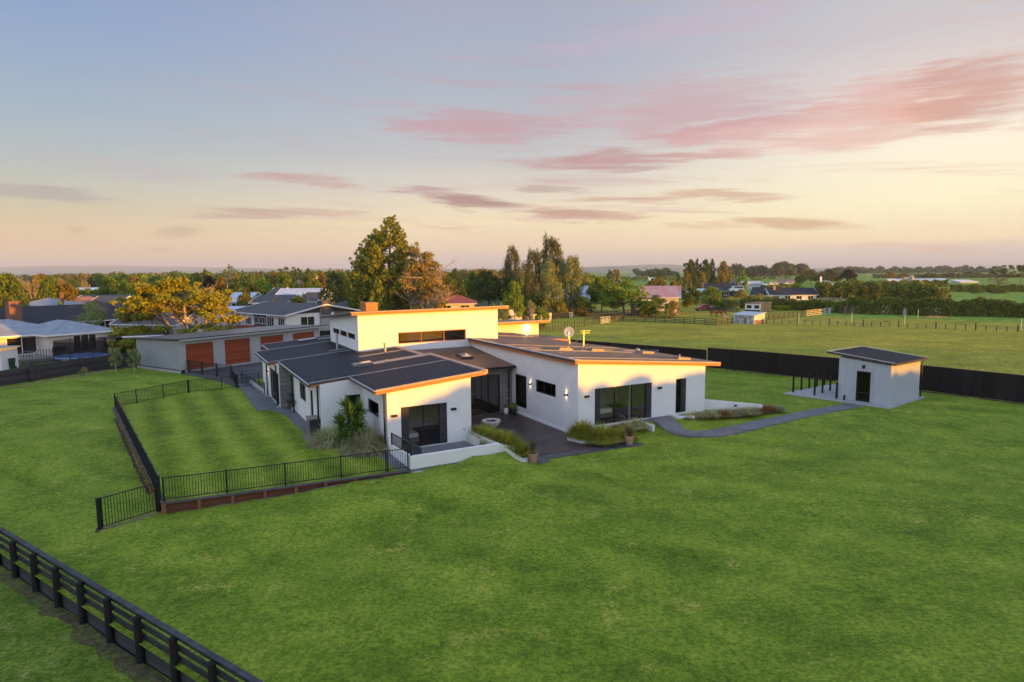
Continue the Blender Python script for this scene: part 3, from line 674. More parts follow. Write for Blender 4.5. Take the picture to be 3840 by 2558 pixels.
hw('wall',(6.6,54.4),(7.62,54.4),-.35,zl(6.6)-.12,zl(7.62)-.12,th)
hw('wall',(14.48,31.6),(14.48,38.9),-.75,zl(14.48)-.12,zl(14.48)-.12,th)
# courtyard link of block work
hw('stone_wall',(14.48,38.9),(21.0,38.9),-.75,2.75,2.75,.25,[(.6,5.57,-.49,2.22)],m=M['stone'])
# tall block
TZ=lambda u,v:6.44+(u-11.6)*.0055-(v-45.5)*.0846
hw('wall',(12.06,45.6),(23.36,45.6),2.,TZ(12.06,45.6)-.15,TZ(23.36,45.6)-.15,th,[(2.99,8.49,3.97,4.82)],lab='tall upper wall facing the front lawn')
hw('wall',(12.06,54.4),(12.06,45.6),2.,TZ(12.06,54.4)-.15,TZ(12.06,45.6)-.15,th,[(.97,3.13,4.37,4.78),(3.35,5.51,4.37,4.78),(5.74,7.9,4.37,4.78)])
hw('wall',(23.36,45.6),(23.36,54.4),2.,TZ(23.36,45.6)-.15,TZ(23.36,54.4)-.15,th)
hw('wall',(23.36,54.4),(12.06,54.4),2.,TZ(23.36,54.4)-.15,TZ(12.06,54.4)-.15,th)
# rear right block with the lit lamp
hw('wall',(23.36,54.3),(32.36,54.3),-.5,4.28,4.28,th)
hw('wall',(32.36,54.3),(32.36,60),-.5,4.28,4.28,th)
# small wing right of the dish
hw('wall',(27.5,49.0),(31.55,49.0),-.5,3.1,2.85,th)
hw('wall',(31.55,49.0),(31.55,54.3),-.5,2.85,2.85,th)
# right wing
hw('wall',(21,45.6),(21,30.76),-.75,3.95,3.95,th,[(45.6-38.49,45.6-36.87,.0,2.24),(45.6-35.65,45.6-33.2,1.42,2.24)],lab='white courtyard side wall of the right wing')
hw('wall',(21,30.76),(31.14,30.76),-.75,zr(21)-.14,zr(31.14)-.14,th,[(1.21,5.6,.01,2.25),(7.6,8.49,.05,2.28)],lab='white front wall of the right wing')
hw('wall',(31.14,30.76),(31.14,49),-.75,zr(31.14)-.14,zr(31.14)-.14,th)
HB().box(20.94,30.7,-.75,20.998,38.6,-.38).build('plinth',M['stucco'],house)
# windows and doors (pixel-free: metres along each wall)
Q=math.pi/2
def onfront(u,v,z): return TM(u,v,z,0)
def onleft(u,v,z): return TM(u,v,z,-Q)       # wall facing -u, x runs towards the camera
window(onfront(10.46,31.6,.02),2.59,2.23,house,(.42,1.27,2.17),name='sliding_door',gl='glass',shut=((.03,.42),(2.17,2.56)))
window(onleft(9.72,35.15,1.45),2.05,.80,house)
window(onfront(8.75,36.41,1.0),.90,1.25,house)
window(onleft(7.36,42.8,1.2),2.06,1.08,house,(.95,))
window(onleft(7.36,39.35,.02),.81,2.28,house,name='door',fr='black',mull=(.4,))
window(onleft(6.6,50.6,.0),4.2,2.3,house,(1.05,2.1,3.15),name='sliding_door')
window(onfront(15.08,38.9,-.49),4.97,2.71,house,(1.7,3.6,4.1),name='sliding_door',gl='glass')
window(onfront(15.05,45.6,3.97),5.5,.85,house,(1.84,3.68),fr='timber_fascia',gl='glass')
for v0 in(53.43,51.05,48.66): window(onleft(12.06,v0,4.37),2.16,.41,house,(1.08,),gl='glass_dark')
window(onleft(21,38.49,.0),1.62,2.24,house,(.5,),gl='glass')
window(onleft(21,35.65,1.42),2.45,.82,house,(.95,1.85),gl='glass')
window(onfront(22.21,30.76,.01),4.39,2.24,house,(.42,1.55,2.85,3.95),name='sliding_door',gl='glass',shut=((.03,.42),(3.97,4.36)))
window(onfront(28.6,30.76,.05),.89,2.23,house,(.48,),name='door',gl='glass_dark',shut=((.48,.86),))
# interiors
ib=HB()
ib.box(9.95,31.8,-.05,14.28,36.2,0).box(21.2,31,-.05,30.9,37,0)
ib.box(14.7,39.2,-.55,20.9,45.5,-.49)
ib.build('floor',M['carpet'],house)
ib=HB(); ib.box(10,35.9,0,14.28,35.95,2.6).box(14.20,31.8,0,14.25,35.9,2.6).box(25.6,35.5,0,30.6,35.55,2.6).box(21.25,36.9,0,26,36.95,2.7).box(27.6,31,0,27.65,35.4,2.6)
ib.box(21.3,38.2,0,24,38.25,2.6).build('inner_wall',M['interior'],house)
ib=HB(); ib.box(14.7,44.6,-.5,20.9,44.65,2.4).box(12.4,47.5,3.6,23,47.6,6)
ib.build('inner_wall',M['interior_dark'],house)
HB().box(25.2,31.3,.02,25.45,31.4,2.2).box(21.5,34.8,1,21.6,35.4,2.3).box(11.0,34.6,0,11.15,35.8,2.4).build('curtain',M['curtain'],house)
# corrugated roofs
def corr(u0,u1,v0,v1,zf,p=.34,h=.035,m='roof',under=.10,name='roof',polyu=None):
    mb=HB(); n=max(1,int(round((v1-v0)/p))); q=(v1-v0)/n; V=[]
    for i in range(n):
        v=v0+i*q; V+=[(v,h),(v+.16*q,h),(v+.30*q,0),(v+.86*q,0)]
    V.append((v1,h)); 
    a=[];b=[]
    for v,dz in V:
        ua,ub=(u0,u1) if polyu is None else polyu(v)
        a.append((ua,v,zf(ua)+dz)); b.append((ub,v,zf(ub)+dz))
    N=len(V); mb.add(a+b,[(i,i+1,N+i+1,N+i) for i in range(N-1)])
    if polyu is None: mb.slab([(u0,v0,zf(u0)-.006),(u1,v0,zf(u1)-.006),(u1,v1,zf(u1)-.006),(u0,v1,zf(u0)-.006)],under)
    return mb.build(name,M[m],house)
ext=HB
corr(9.14,15.35,31.56,36.62,zl); corr(9.3,15.38,36.62,39.98,zl)
r2=corr(6.82,14.92,39.98,47.4,zl); corr(6.82,9.3,36.5,39.98,zl)
corr(6.17,12.06,47.4,54.6,zl); corr(7.24,13.0,54.6,59.1,zl)
# edge trims, barge boards, gutters
def bargeA(v,u0,u1,zf,name='fascia',capm='cap',m='timber_fascia',hc=.075,hf=.15,off=.0,out=.03):
    mb=HB(); mb.hexa([(u0,v-out,zf(u0)-hc-hf),(u1,v-out,zf(u1)-hc-hf),(u1,v+.02,zf(u1)-hc-hf),(u0,v+.02,zf(u0)-hc-hf)],[(u0,v-out,zf(u0)-hc),(u1,v-out,zf(u1)-hc),(u1,v+.02,zf(u1)-hc),(u0,v+.02,zf(u0)-hc)])
    f=mb.build(name,M[m],house)
    mb=HB(); e=.035; mb.hexa([(u0,v-out-.03,zf(u0)-hc+.01),(u1,v-out-.03,zf(u1)-hc+.01),(u1,v+.10,zf(u1)-hc+.01),(u0,v+.10,zf(u0)-hc+.01)],[(u0,v-out-.03,zf(u0)+e),(u1,v-out-.03,zf(u1)+e),(u1,v+.10,zf(u1)+e),(u0,v+.10,zf(u0)+e)])
    mb.build('barge_flashing',M[capm],f); return f
M['bronze']=mat('bronze flashing',(.36,.26,.22),.45,.12,3)
bargeA(31.56,9.14,15.4,zl,capm='bronze'); bargeA(36.5,6.8,9.3,zl,capm='cap'); bargeA(47.38,6.15,7.1,zl); bargeA(30.70,20.75,32.42,zr,capm='bronze')
def ribbon(u0,u1,v,zf,wd,m,name,lift=.03,h=.02):
    mb=HB(); mb.hexa([(u0,v-wd/2,zf(u0)+lift),(u1,v-wd/2,zf(u1)+lift),(u1,v+wd/2,zf(u1)+lift),(u0,v+wd/2,zf(u0)+lift)],[(u0,v-wd/2,zf(u0)+lift+h),(u1,v-wd/2,zf(u1)+lift+h),(u1,v+wd/2,zf(u1)+lift+h),(u0,v+wd/2,zf(u0)+lift+h)])
    return mb.build(name,M[m],house)
ribbon(6.85,15.3,36.6,zl,.10,'edge','roof_flashing'); ribbon(11.35,15.4,39.8,zl,.85,'bronze','roof_flashing'); ribbon(11.5,14.9,43.4,zl,.34,'bronze','roof_flashing')
ribbon(6.2,12.0,47.42,zl,.09,'edge','roof_flashing'); ribbon(6.2,12.05,54.62,zl,.10,'edge','roof_flashing'); ribbon(7.3,13.,59.05,zl,.10,'edge','roof_flashing')
ribbon(10.6,12.,48.6,zl,.12,'edge','roof_flashing'); ribbon(11.4,12.9,57.3,zl,.3,'edge','roof_flashing')
def edgeB(u,v0,v1,z,wd,hh,m,name):   # trim along v
    mb=HB(); mb.box(u-wd/2,v0,z-hh,u+wd/2,v1,z); return mb.build(name,M[m],house)
edgeB(15.33,31.5,40.2,zl(15.4)+.06,.32,.24,'bronze','ridge_flashing'); edgeB(14.86,40.2,45.58,zl(14.94)+.06,.34,.24,'bronze','ridge_flashing')
for u,v0,v1 in((9.10,31.45,36.5),(6.78,36.4,47.4),(6.13,47.3,54.7),(7.2,54.7,59.1)):
    g=HB(); g.box(u-.07,v0,zl(u)-.16,u+.05,v1,zl(u)-.02); go_=g.build('gutter',M['cap'],house)
    HB().box(u-.075,v0,zl(u)-.018,u+.02,v1,zl(u)+.004).build('lip',M['edge'],go_)
# apron flashing at the foot of the tall block
HB().box(11.93,45.5,zl(12)+.0,12.055,54.4,zl(12)+.09).box(12.05,45.46,zl(12)+.0,14.9,45.595,zl(12)+.07).build('apron_flashing',M['cap'],house)
# link roof: standing seam
lk=HB(); lu0,lu1,lv0,lv1=14.95,20.96,38.35,45.55
zk=lambda v:2.80+(v-38.35)*.0875
lk.slab([(lu0,lv0,zk(lv0)),(lu1,lv0,zk(lv0)),(lu1,lv1,zk(lv1)),(lu0,lv1,zk(lv1))],.08)
n=26
for i in range(n+1):
    u=lu0+.05+i*(lu1-lu0-.1)/n; lk.hexa([(u-.05,lv0-.01,zk(lv0)),(u+.05,lv0-.01,zk(lv0)),(u+.05,lv1,zk(lv1)),(u-.05,lv1,zk(lv1))],[(u-.02,lv0-.01,zk(lv0)+.045),(u+.02,lv0-.01,zk(lv0)+.045),(u+.02,lv1,zk(lv1)+.045),(u-.02,lv1,zk(lv1)+.045)])
M['roof_link']=mat('brown grey trough roof',(.075,.055,.048),.35,.2,1.,spec=.5)
lk.build('roof',M['roof_link'],house)
g=HB(); g.box(14.9,38.22,2.68,20.98,38.36,2.80).build('gutter',M['black'],house)
g=HB(); g.box(14.9,38.9,2.55,20.9,38.99,2.8).build('fascia',M['timber_fascia'],house)
g=HB(); g.tube([(20.7,38.28,2.7),(20.7,38.5,2.5),(20.7,38.8,2.4),(20.7,38.82,-.45)],.05,8).build('downpipe',M['black'],house)
# tall roof
tr=HB(); c=[(11.6,45.5),(24.25,45.5),(24.25,55.7),(11.6,55.7)]; tr.slab([(a,b,TZ(a,b)) for a,b in c],.1); tr.build('roof',M['roof_link'],house)
def bargeT():
    f=HB(); a,b=11.58,24.27; v=45.42
    f.hexa([(a,v,TZ(a,v)-.22),(b,v,TZ(b,v)-.22),(b,v+.06,TZ(b,v)-.22),(a,v+.06,TZ(a,v)-.22)],[(a,v,TZ(a,v)-.05),(b,v,TZ(b,v)-.05),(b,v+.06,TZ(b,v)-.05),(a,v+.06,TZ(a,v)-.05)])
    o=f.build('fascia',M['timber_fascia'],house)
    f=HB(); f.hexa([(a,v-.04,TZ(a,v)-.045),(b,v-.04,TZ(b,v)-.045),(b,v+.12,TZ(b,v)-.045),(a,v+.12,TZ(a,v)-.045)],[(a,v-.04,TZ(a,v)+.03),(b,v-.04,TZ(b,v)+.03),(b,v+.12,TZ(b,v)+.03),(a,v+.12,TZ(a,v)+.03)])
    f.build('barge_flashing',M['bronze'],o)
    f=HB(); u=11.55; f.hexa([(u,45.4,TZ(u,45.4)-.17),(u+.05,45.4,TZ(u,45.4)-.17),(u+.05,55.7,TZ(u,55.7)-.17),(u,55.7,TZ(u,55.7)-.17)],[(u,45.4,TZ(u,45.4)+.02),(u+.05,45.4,TZ(u,45.4)+.02),(u+.05,55.7,TZ(u,55.7)+.02),(u,55.7,TZ(u,55.7)+.02)])
    o=f.build('fascia',M['cap'],house)
    f=HB(); f.hexa([(u-.03,45.38,TZ(u,45.4)+.005),(u+.06,45.38,TZ(u,45.4)+.005),(u+.06,55.7,TZ(u,55.7)+.005),(u-.03,55.7,TZ(u,55.7)+.005)],[(u-.03,45.38,TZ(u,45.4)+.035),(u+.06,45.38,TZ(u,45.4)+.035),(u+.06,55.7,TZ(u,55.7)+.035),(u-.03,55.7,TZ(u,55.7)+.035)])
    f.build('lip',M['edge'],o)
bargeT()
# rear right roofs
b4=HB(); b4.slab([(22.6,53.6,4.49),(33.2,53.6,4.49),(33.2,61,4.1),(22.6,61,4.1)],.09); b4.build('roof',M['roof_link'],house)
b4=HB(); b4.box(23.4,53.5,4.25,33.25,53.56,4.46); o=b4.build('fascia',M['timber_fascia'],house)
HB().box(23.4,53.46,4.44,33.28,53.6,4.52).build('barge_flashing',M['bronze'],o)
b4=HB(); b4.slab([(27.5,48.6,3.42),(32.2,48.6,3.12),(32.2,53.5,3.12),(27.5,53.5,3.42)],.08); b4.build('roof',M['roof_link'],house)
b4=HB(); b4.hexa([(27.5,48.5,3.2),(32.25,48.5,2.92),(32.25,48.56,2.92),(27.5,48.56,3.2)],[(27.5,48.5,3.42),(32.25,48.5,3.12),(32.25,48.56,3.12),(27.5,48.56,3.42)]); b4.build('fascia',M['timber_fascia'],house)
# right wing roof
def pu(v): return (20.8,float(np.interp(v,[30,37,38.5,41.5,43.6,48,55],[32.45,32.4,32.2,31.3,30.3,29.6,29.6])))
corr(20.8,32.4,30.74,45.55,zr,m='roof_sunlit',polyu=pu)
corr(23.4,32.4,45.56,54.25,zr,m='roof_sunlit',polyu=lambda v:(23.38,pu(v)[1]))
mb=HB(); vs=[30.74,37,38.5,41.5,43.6,48,54.2]; lo=[(pu(v)[1]-.02,v) for v in vs]
ring=[(20.82,30.74)]+lo+[(23.4,54.2),(23.4,45.56),(20.82,45.56)]
from mathutils.geometry import tessellate_polygon as _tp
P3=[Vector((a,b,zr(a)-.01)) for a,b in ring]; tri=_tp([P3]); mb.add(P3,[tuple(t) for t in tri]); P4=[p-Vector((0,0,.11)) for p in P3]; mb.add(P4,[tuple(t) for t in tri])
mb.build('roof_deck',M['soffit'],house)
# high edge fascia of the right wing
mb=HB(); mb.box(20.76,30.66,3.78,20.81,45.58,3.96); o=mb.build('fascia',M['timber_fascia'],house)
mb=HB(); mb.box(20.70,30.64,3.955,20.85,45.58,4.09); mb.build('barge_flashing',M['cap'],o)
mb=HB(); mb.box(20.70,30.66,4.092,20.95,45.58,4.125); mb.build('lip',M['edge'],o)
for v,wd in((36.6,.7),(37.9,.35),(31.9,.32),(39.9,.12)): ribbon(21.0,30.9,v,zr,wd,'band','roof_flashing')
ribbon(24.4,28.9,49.4,zr,.12,'band','roof_flashing')
# skylights
def skylight(u,v,w,l,zf,h=.16,m='black',top='skyl',slope=None):
    mb=HB(); mb.hexa([(u,v,zf(u)+.01),(u+w,v,zf(u+w)+.01),(u+w,v+l,zf(u+w)+.01),(u,v+l,zf(u)+.01)],[(u,v,zf(u)+h),(u+w,v,zf(u+w)+h),(u+w,v+l,zf(u+w)+h),(u,v+l,zf(u)+h)])
    o=mb.build('skylight',M[m],house); mb=HB(); e=.06
    mb.hexa([(u+e,v+e,zf(u)+h),(u+w-e,v+e,zf(u+w)+h),(u+w-e,v+l-e,zf(u+w)+h),(u+e,v+l-e,zf(u)+h)],[(u+e,v+e,zf(u)+h+.03),(u+w-e,v+e,zf(u+w)+h+.03),(u+w-e,v+l-e,zf(u+w)+h+.03),(u+e,v+l-e,zf(u)+h+.03)])
    mb.build('pane',M[top],o)
M['skyframe']=mat('skylight frame',(.30,.24,.2),.5,.1,3)
for u,v in((23.4,36.5),(26.1,36.5),(29.9,35.6),(29.7,31.75)): skylight(u,v,1.05,.55,zr,.17,'skyframe')
skylight(10.1,39.5,1.25,.75,zl,.16,'band'); skylight(9.9,56.9,1.6,.8,zl,.14,'cap','edge')
def skyl_link(u,v):
    mb=HB(); a,b=zk(v),zk(v+1.3)
    mb.hexa([(u,v,a+.03),(u+.95,v,a+.03),(u+.95,v+1.3,b+.03),(u,v+1.3,b+.03)],[(u+.08,v+.08,a+.17),(u+.87,v+.08,a+.17),(u+.87,v+1.22,b+.17),(u+.08,v+1.22,b+.17)])
    o=mb.build('skylight',M['black'],house); mb=HB(); mb.hexa([(u+.14,v+.14,a+.17),(u+.81,v+.14,a+.17),(u+.81,v+1.16,b+.17),(u+.14,v+1.16,b+.17)],[(u+.14,v+.14,a+.19),(u+.81,v+.14,a+.19),(u+.81,v+1.16,b+.19),(u+.14,v+1.16,b+.19)])
    mb.build('pane',M['skyl'],o)
skyl_link(18.3,41.3); skyl_link(16.2,40.7)
# flues, vents
def flue(u,v,zf,h,r,cowl=True):
    z=zf(u); mb=HB(); mb.tube([(u,v,z-.05),(u,v,z+h)],r,12)
    if cowl: mb.tube([(u,v,z+h+.02),(u,v,z+h+.10)],r*1.5,12).tube([(u,v,z+h),(u,v,z+h+.03)],r*.6,8)
    mb.tube([(u,v,z),(u,v,z+.05)],r*1.5,12); mb.build('flue',M['galv'],house,smooth=False)
flue(11.35,49.1,zl,1.05,.085); flue(13.34,43.39,zl,.62,.08); flue(12.19,39.45,zl,.22,.055,False); flue(30.4,32.4,zr,.33,.04,False)
mb=HB(); mb.lathe([(.16,0),(.16,.06),(.09,.1),(.09,.18),(.17,.2),(.17,.26),(.05,.34)],16,(30.0,36.3,zr(30.)+.02)); mb.build('roof_vent',M['galv'],house)
# timber clad chimney surround
mb=HB(); x0,x1,y0,y1,z0,z1=13.12,14.02,47.1,48.7,6.1,7.04
for i in range(11):
    z=z0+i*(z1-z0)/11; mb.box(x0,y0,z,x1,y1,z+(z1-z0)/11-.012)
mb.box(x0+.03,y0+.03,z0,x1-.03,y1-.03,z1-.05); mb.build('chimney',M['timber_fascia'],house)
# downpipes of the left wing
def dp(u,v,zt,zb,name='downpipe'):
    mb=HB(); mb.box(u-.045,v-.045,zb,u+.045,v+.045,zt)
    for z in(zt-1,zb+.9): mb.box(u-.055,v-.055,z,u+.055,v+.07,z+.03)
    o=mb.build(name,M['black_post'],house)
    HB().box(u-.05,v-.05,zb-.3,u+.05,v+.05,zb).build('foot',M['white'],o)
dp(9.60,31.66,3.1,.22); dp(7.24,36.50,2.95,.25); dp(7.2,44.75,2.95,.2); dp(6.45,46.35,2.95,.05); dp(6.47,51.29,2.95,.03)
# eave posts seen at the side terrace
# wall lights
def wl(u,v,z,face,lit):
    mb=HB()
    if face=='f': mb.box(u-.15,v-.10,z-.06,u+.15,v-.003,z+.06)
    else: mb.box(u-.10,v-.14,z-.06,u-.003,v+.14,z+.06)
    o=mb.build('wall_lamp',M['black'],house)
    if lit:
        a=(u-.05,v) if face!='f' else (u,v-.05)
        e=HB(); e.box(a[0]-.03,a[1]-.05,z-.062,a[0]+.03,a[1]+.05,z+.062); e.build('glow',M['lamp_glow'],o)
        for dz in(-.16,.16):
            ld_=bpy.data.lights.new('lamp light','SPOT'); ld_.energy=4; ld_.color=(1,.72,.38); ld_.spot_size=R_(120); ld_.spot_blend=.8; ld_.shadow_soft_size=.04
            lo_=bpy.data.objects.new('lamp_light',ld_); col.objects.link(lo_); p=(a[0]-HO[0],a[1]-HO[1],z+(.07 if dz>0 else -.07)); lo_.location=p
            if dz>0: lo_.rotation_euler=(math.pi,0,0)
            lo_.parent=o
for u in(10.09,13.42): wl(u,31.6,1.85,'f',False)
for u in(21.61,27.21): wl(u,30.76,1.85,'f',False)
wl(21,36.32,1.84,'s',True); wl(21,31.99,1.83,'s',True); wl(6.6,51.44,1.89,'s',True)
mb=HB(); mb.tube([(30.96,54.3,3.78),(30.96,54.14,3.78)],.2,14); o=mb.build('bulkhead_lamp',M['lamp_lit'],house)
HB().tube([(14.03,31.6,.66),(14.03,31.57,.66)],.035,8).build('wall_vent',M['black'],house)
# dish and aerial on the right wing roof
dz=zr(28.6)
mb=HB(); cc=Vector((28.5,43.1,dz+.95)); aim=Vector((-.55,-.83,.22)).normalized(); 
sx_=aim.cross(Vector((0,0,1))).normalized(); sy_=sx_.cross(aim); vs=[];fs=[];K=20
for r,dp_ in((.02,.09),(.18,.075),(.31,.045),(.41,.0)):
    for k in range(K): a=2*math.pi*k/K; vs.append(cc-aim*dp_+(sx_*math.cos(a)+sy_*math.sin(a)*1.08)*r)
for i in range(3):
    for k in range(K): fs.append((i*K+k,i*K+(k+1)%K,(i+1)*K+(k+1)%K,(i+1)*K+k))
fs.append(tuple(range(K))); mb.add(vs,fs)
sd_=mb.build('satellite_dish',M['dish'],house,smooth=True)
md=sd_.modifiers.new('thick','SOLIDIFY'); md.thickness=.015
mb=HB(); mb.bar(cc,(28.6,43.1,dz),.05).bar((28.6,43.1,dz+.45),(28.1,42.6,dz),.025).bar((28.6,43.1,dz+.45),(28.0,43.7,dz),.025).bar(cc-sy_*.42,cc+aim*.45-sy_*.35,.03).box(cc.x+aim.x*.42-.06,cc.y+aim.y*.42-.06,cc.z-.45,cc.x+aim.x*.42+.06,cc.y+aim.y*.42+.06,cc.z-.33); mb.build('dish_mount',M['galv'],sd_)
mb=HB(); ax,ay=28.45,40.9; az_=zr(ax); mb.bar((ax,ay,az_),(ax,ay,az_+1.25),.045).bar((ax,ay,az_+.9),(ax-.9,ay+.5,az_),.025).bar((ax,ay,az_+.9),(ax-.7,ay-.8,az_),.025)
mb.bar((ax-.3,ay,az_+1.22),(ax+.5,ay-.1,az_+1.22),.03)
for k in range(6): q=-.28+k*.15; mb.bar((ax+q,ay-.25,az_+1.24),(ax+q,ay+.25,az_+1.24),.018)
mb.bar((ax-.3,ay,az_+1.05),(ax+.5,ay-.1,az_+1.05),.03)
for k in range(5): q=-.28+k*.17; mb.bar((ax+q,ay-.2,az_+1.07),(ax+q,ay+.2,az_+1.07),.018)
mb.build('aerial',M['galv'],house)
# front patio: white parapet, slab, balustrade
mb=HB(); mb.box(9.72,28.13,-.14,14.05,31.59,-.01); mb.build('patio_slab',M['concrete'],house)
mb=HB(); mb.wall((9.72,28.13),(14.48,28.13),-.6,.60,.60,.2); mb.wall((9.72,31.59),(9.72,28.331),-.5,.42,.60,.16); mb.wall((14.48,28.131),(14.48,31.59),-.8,.57,.57,.2)
mb.build('parapet',M['stucco'],house,)
def balus(p0,p1,h,n,parent,name='balustrade',Mx=None,post=True,z0=0.,z1=0.,bar=.012,rail=.04,coords='h',mat_='black_post'):
    mb=HB() if coords=='h' else MB(); a=Vector((*p0,z0)); b=Vector((*p1,z1)); H=Vector((0,0,h))
    mb.bar(a+H,b+H,rail,.03).bar(a+Vector((0,0,.08)),b+Vector((0,0,.08)),rail*.8,.025)
    for i in range(1,n): q=a.lerp(b,i/n); mb.bar(q+Vector((0,0,.08)),q+H,bar*1.5)
    if post: mb.bar(a,a+H*1.04,.06).bar(b,b+H*1.04,.06)
    return mb.build(name,M[mat_],parent)
balus((9.80,31.2),(9.80,28.30),.62,26,house,z0=.44,z1=.60)
balus((5.3,57.9),(6.3,51.6),.9,30,house,z0=.1,z1=.05)
mb=HB(); mb.wall((5.9,57.9),(6.35,51.6),-.3,.28,.22,.15); mb.build('parapet',M['stucco'],house)
# courtyard planter walls (white, stepping down to the entry)
def ring_planter(pts_out,zt,zb,name,soil=True,thk=.1):
    mb=HB(); n=len(pts_out); cen=Vector((sum(p[0] for p in pts_out)/n,sum(p[1] for p in pts_out)/n,0))
    for i in range(n):
        a=Vector((*pts_out[i],0));b=Vector((*pts_out[(i+1)%n],0)); za=zt[i] if hasattr(zt,'__len__') else zt; zb_=zt[(i+1)%n] if hasattr(zt,'__len__') else zt
        ai=a+(cen-a).normalized()*thk*1.6; bi=b+(cen-b).normalized()*thk*1.6
        mb.hexa([(a.x,a.y,zb),(b.x,b.y,zb),(bi.x,bi.y,zb),(ai.x,ai.y,zb)],[(a.x,a.y,za),(b.x,b.y,zb_),(bi.x,bi.y,zb_),(ai.x,ai.y,za)])
    o=mb.build(name,M['stucco'],house)
    zs=[(zt[i] if hasattr(zt,'__len__') else zt)-.06 for i in range(n)]
    mb=HB(); mb.add([(p[0]*.97+cen.x*.03,p[1]*.97+cen.y*.03,z) for p,z in zip(pts_out,zs)],[tuple(range(n))]); mb.build('soil',M['soil'],o); return o
ring_planter([(14.46,31.4),(14.46,28.14),(15.5,28.14),(15.25,31.4)],[.56,.56,.30,.5],-.8,'planter')
ring_planter([(14.5,28.12),(15.55,27.55),(16.35,28.05),(15.5,28.8)],[.44,-.22,-.24,.2],-.9,'planter')
# planter wrapping the right wing corner
ring_planter([(20.0,30.4),(20.35,29.35),(21.6,29.1),(21.9,30.7),(20.98,30.7)],[-.28,-.3,-.3,-.25,-.25],-.8,'planter')
ring_planter([(20.85,29.3),(21.3,28.75),(22.0,28.85),(22.0,29.7)],[-.33,-.33,-.28,-.28],-.8,'planter')
ring_planter([(21.45,28.85),(22.55,28.45),(23.3,28.9),(23.1,29.5),(22,29.7)],[-.3,-.27,-.2,-.2,-.2],-.8,'planter')
mb=HB(); mb.wall((22.0,29.85),(25.35,29.95),-.6,.02,.02,.14); mb.wall((25.2,29.95),(25.2,29.0),-.6,.02,.02,.14); mb.build('garden_wall',M['stucco'],house)
mb=HB(); mb.wall((27.95,30.7),(27.95,29.9),-.4,.12,.12,.14); mb.wall((27.95,29.9),(28.9,29.35),-.4,.1,.1,.14); mb.build('garden_wall',M['stucco'],house)
mb=HB(); mb.wall((31.3,31.2),(35.0,29.3),-.5,.62,.18,.18); mb.build('garden_wall',M['stucco'],house)
HB().box(33.2,30.05,.12,33.4,30.12,.22).build('step_lamp',M['black'],house)
# ------------------------------------------------------------------ pool fence and retaining walls
def fence_run(label,pts,h,post=.055,gap=.105,group=None,per=2.4,kinds=None,cat='fence',name='pool_fence',rail=.04,bar=.016,postextra=.05,m='black_post',endposts=(True,True),pw=None,nspan=None):
    P=[Vector(p) for p in pts]; root=thing(name,label,cat,P[0],0,group); L0=P[0]
    def local(): 
        mb=MB(); mb.M=Matrix.Translation(-L0); return mb
    posts=[]
    for i in range(len(P)-1):
        a,b=P[i],P[i+1]; n=nspan[i] if nspan else max(1,round((b-a).length/per))
        for k in range(n):
            p=a.lerp(b,k/n); q=a.lerp(b,(k+1)/n); posts.append(p)
            mb=local(); Z=Vector((0,0,1)); mb.bar(p+Z*h,q+Z*h,rail,.035).bar(p+Z*.09,q+Z*.09,rail*.8,.03)
            c=max(3,int((q-p).length/gap))
            for j in range(1,c): s=p.lerp(q,j/c); mb.bar(s+Z*.09,s+Z*h,bar)
            mb.build('panel',M[m],root)
    posts.append(P[-1])
    for i,p in enumerate(posts):
        if (i==0 and not endposts[0]) or (i==len(posts)-1 and not endposts[1]): continue
        mb=local(); w=post if not pw or i not in pw else pw[i]
        mb.box(p.x-w/2,p.y-w/2,p.z-.25,p.x+w/2,p.y+w/2,p.z+h+postextra); mb.build('post',M[m],root)
    return root
FG='black pool fence runs round the striped lawn'
zt_=-.02
A_=lambda u,v,z=zt_:tuple(uv2w(u,v,z))
def Z3(x,y): return (300+x/1.811,1380+y/1.811)
def zz(x,y,z=zt_): return tuple(pz(*Z3(x,y),z))
fence_run('long black railing along the near edge of the striped lawn',[zz(572,906),zz(1000,850),zz(1397,797),zz(1775,745),zz(2080,702)],.98,group=FG,nspan=[1,1,1,1])
fence_run('black gate panel between the railing and the white patio wall',[zz(2092,700),zz(2228,686)],.98,group=FG,nspan=[1],name='gate',cat='gate')
fence_run('black railing running away along the left edge of the striped lawn',[zz(545,900),tuple(pz(*Z3(240,268),zt_))],1.0,group=FG,nspan=[11])
fence_run('black railing across the far end of the striped lawn',[zz(240,268),zz(385,240),zz(567,203),zz(735,168)],.98,group=FG,nspan=[1,1,1])
fence_run('black railing beside the driveway at the top of the striped lawn',[zz(742,167),zz(963,147),zz(1068,132)],.98,group=FG,nspan=[1,1])
fence_run('black gate across the concrete path by the striped lawn',[zz(1072,131),zz(1218,118)],1.02,group=FG,nspan=[1],name='gate',cat='gate')
Z5=lambda x,y:(500+x/3.923,1200+y/3.92)
fence_run('short black railing stepping back towards the driveway corner',[tuple(pz(*Z5(1520,992),zt_)),tuple(pz(*Z5(1452,868),zt_))],1.05,group=FG,nspan=[1])
fence_run('black railing in front of the first garage doors',[tuple(pz(*Z5(1445,862),0)),tuple(pz(*Z5(1230,830),0)),tuple(pz(*Z5(1018,805),0)),tuple(pz(*Z5(825,770),0)),tuple(pz(*Z5(728,758),.05))],1.15,post=.13,group=FG,nspan=[1]*4)
g1=pg(377,1985); g0=pg(596,1917)
fence_run('low black railing panel standing out from the retaining wall corner',[tuple(g1),tuple(g0)],1.22,post=.07,group=FG,nspan=[1],pw={0:.13,1:.13})
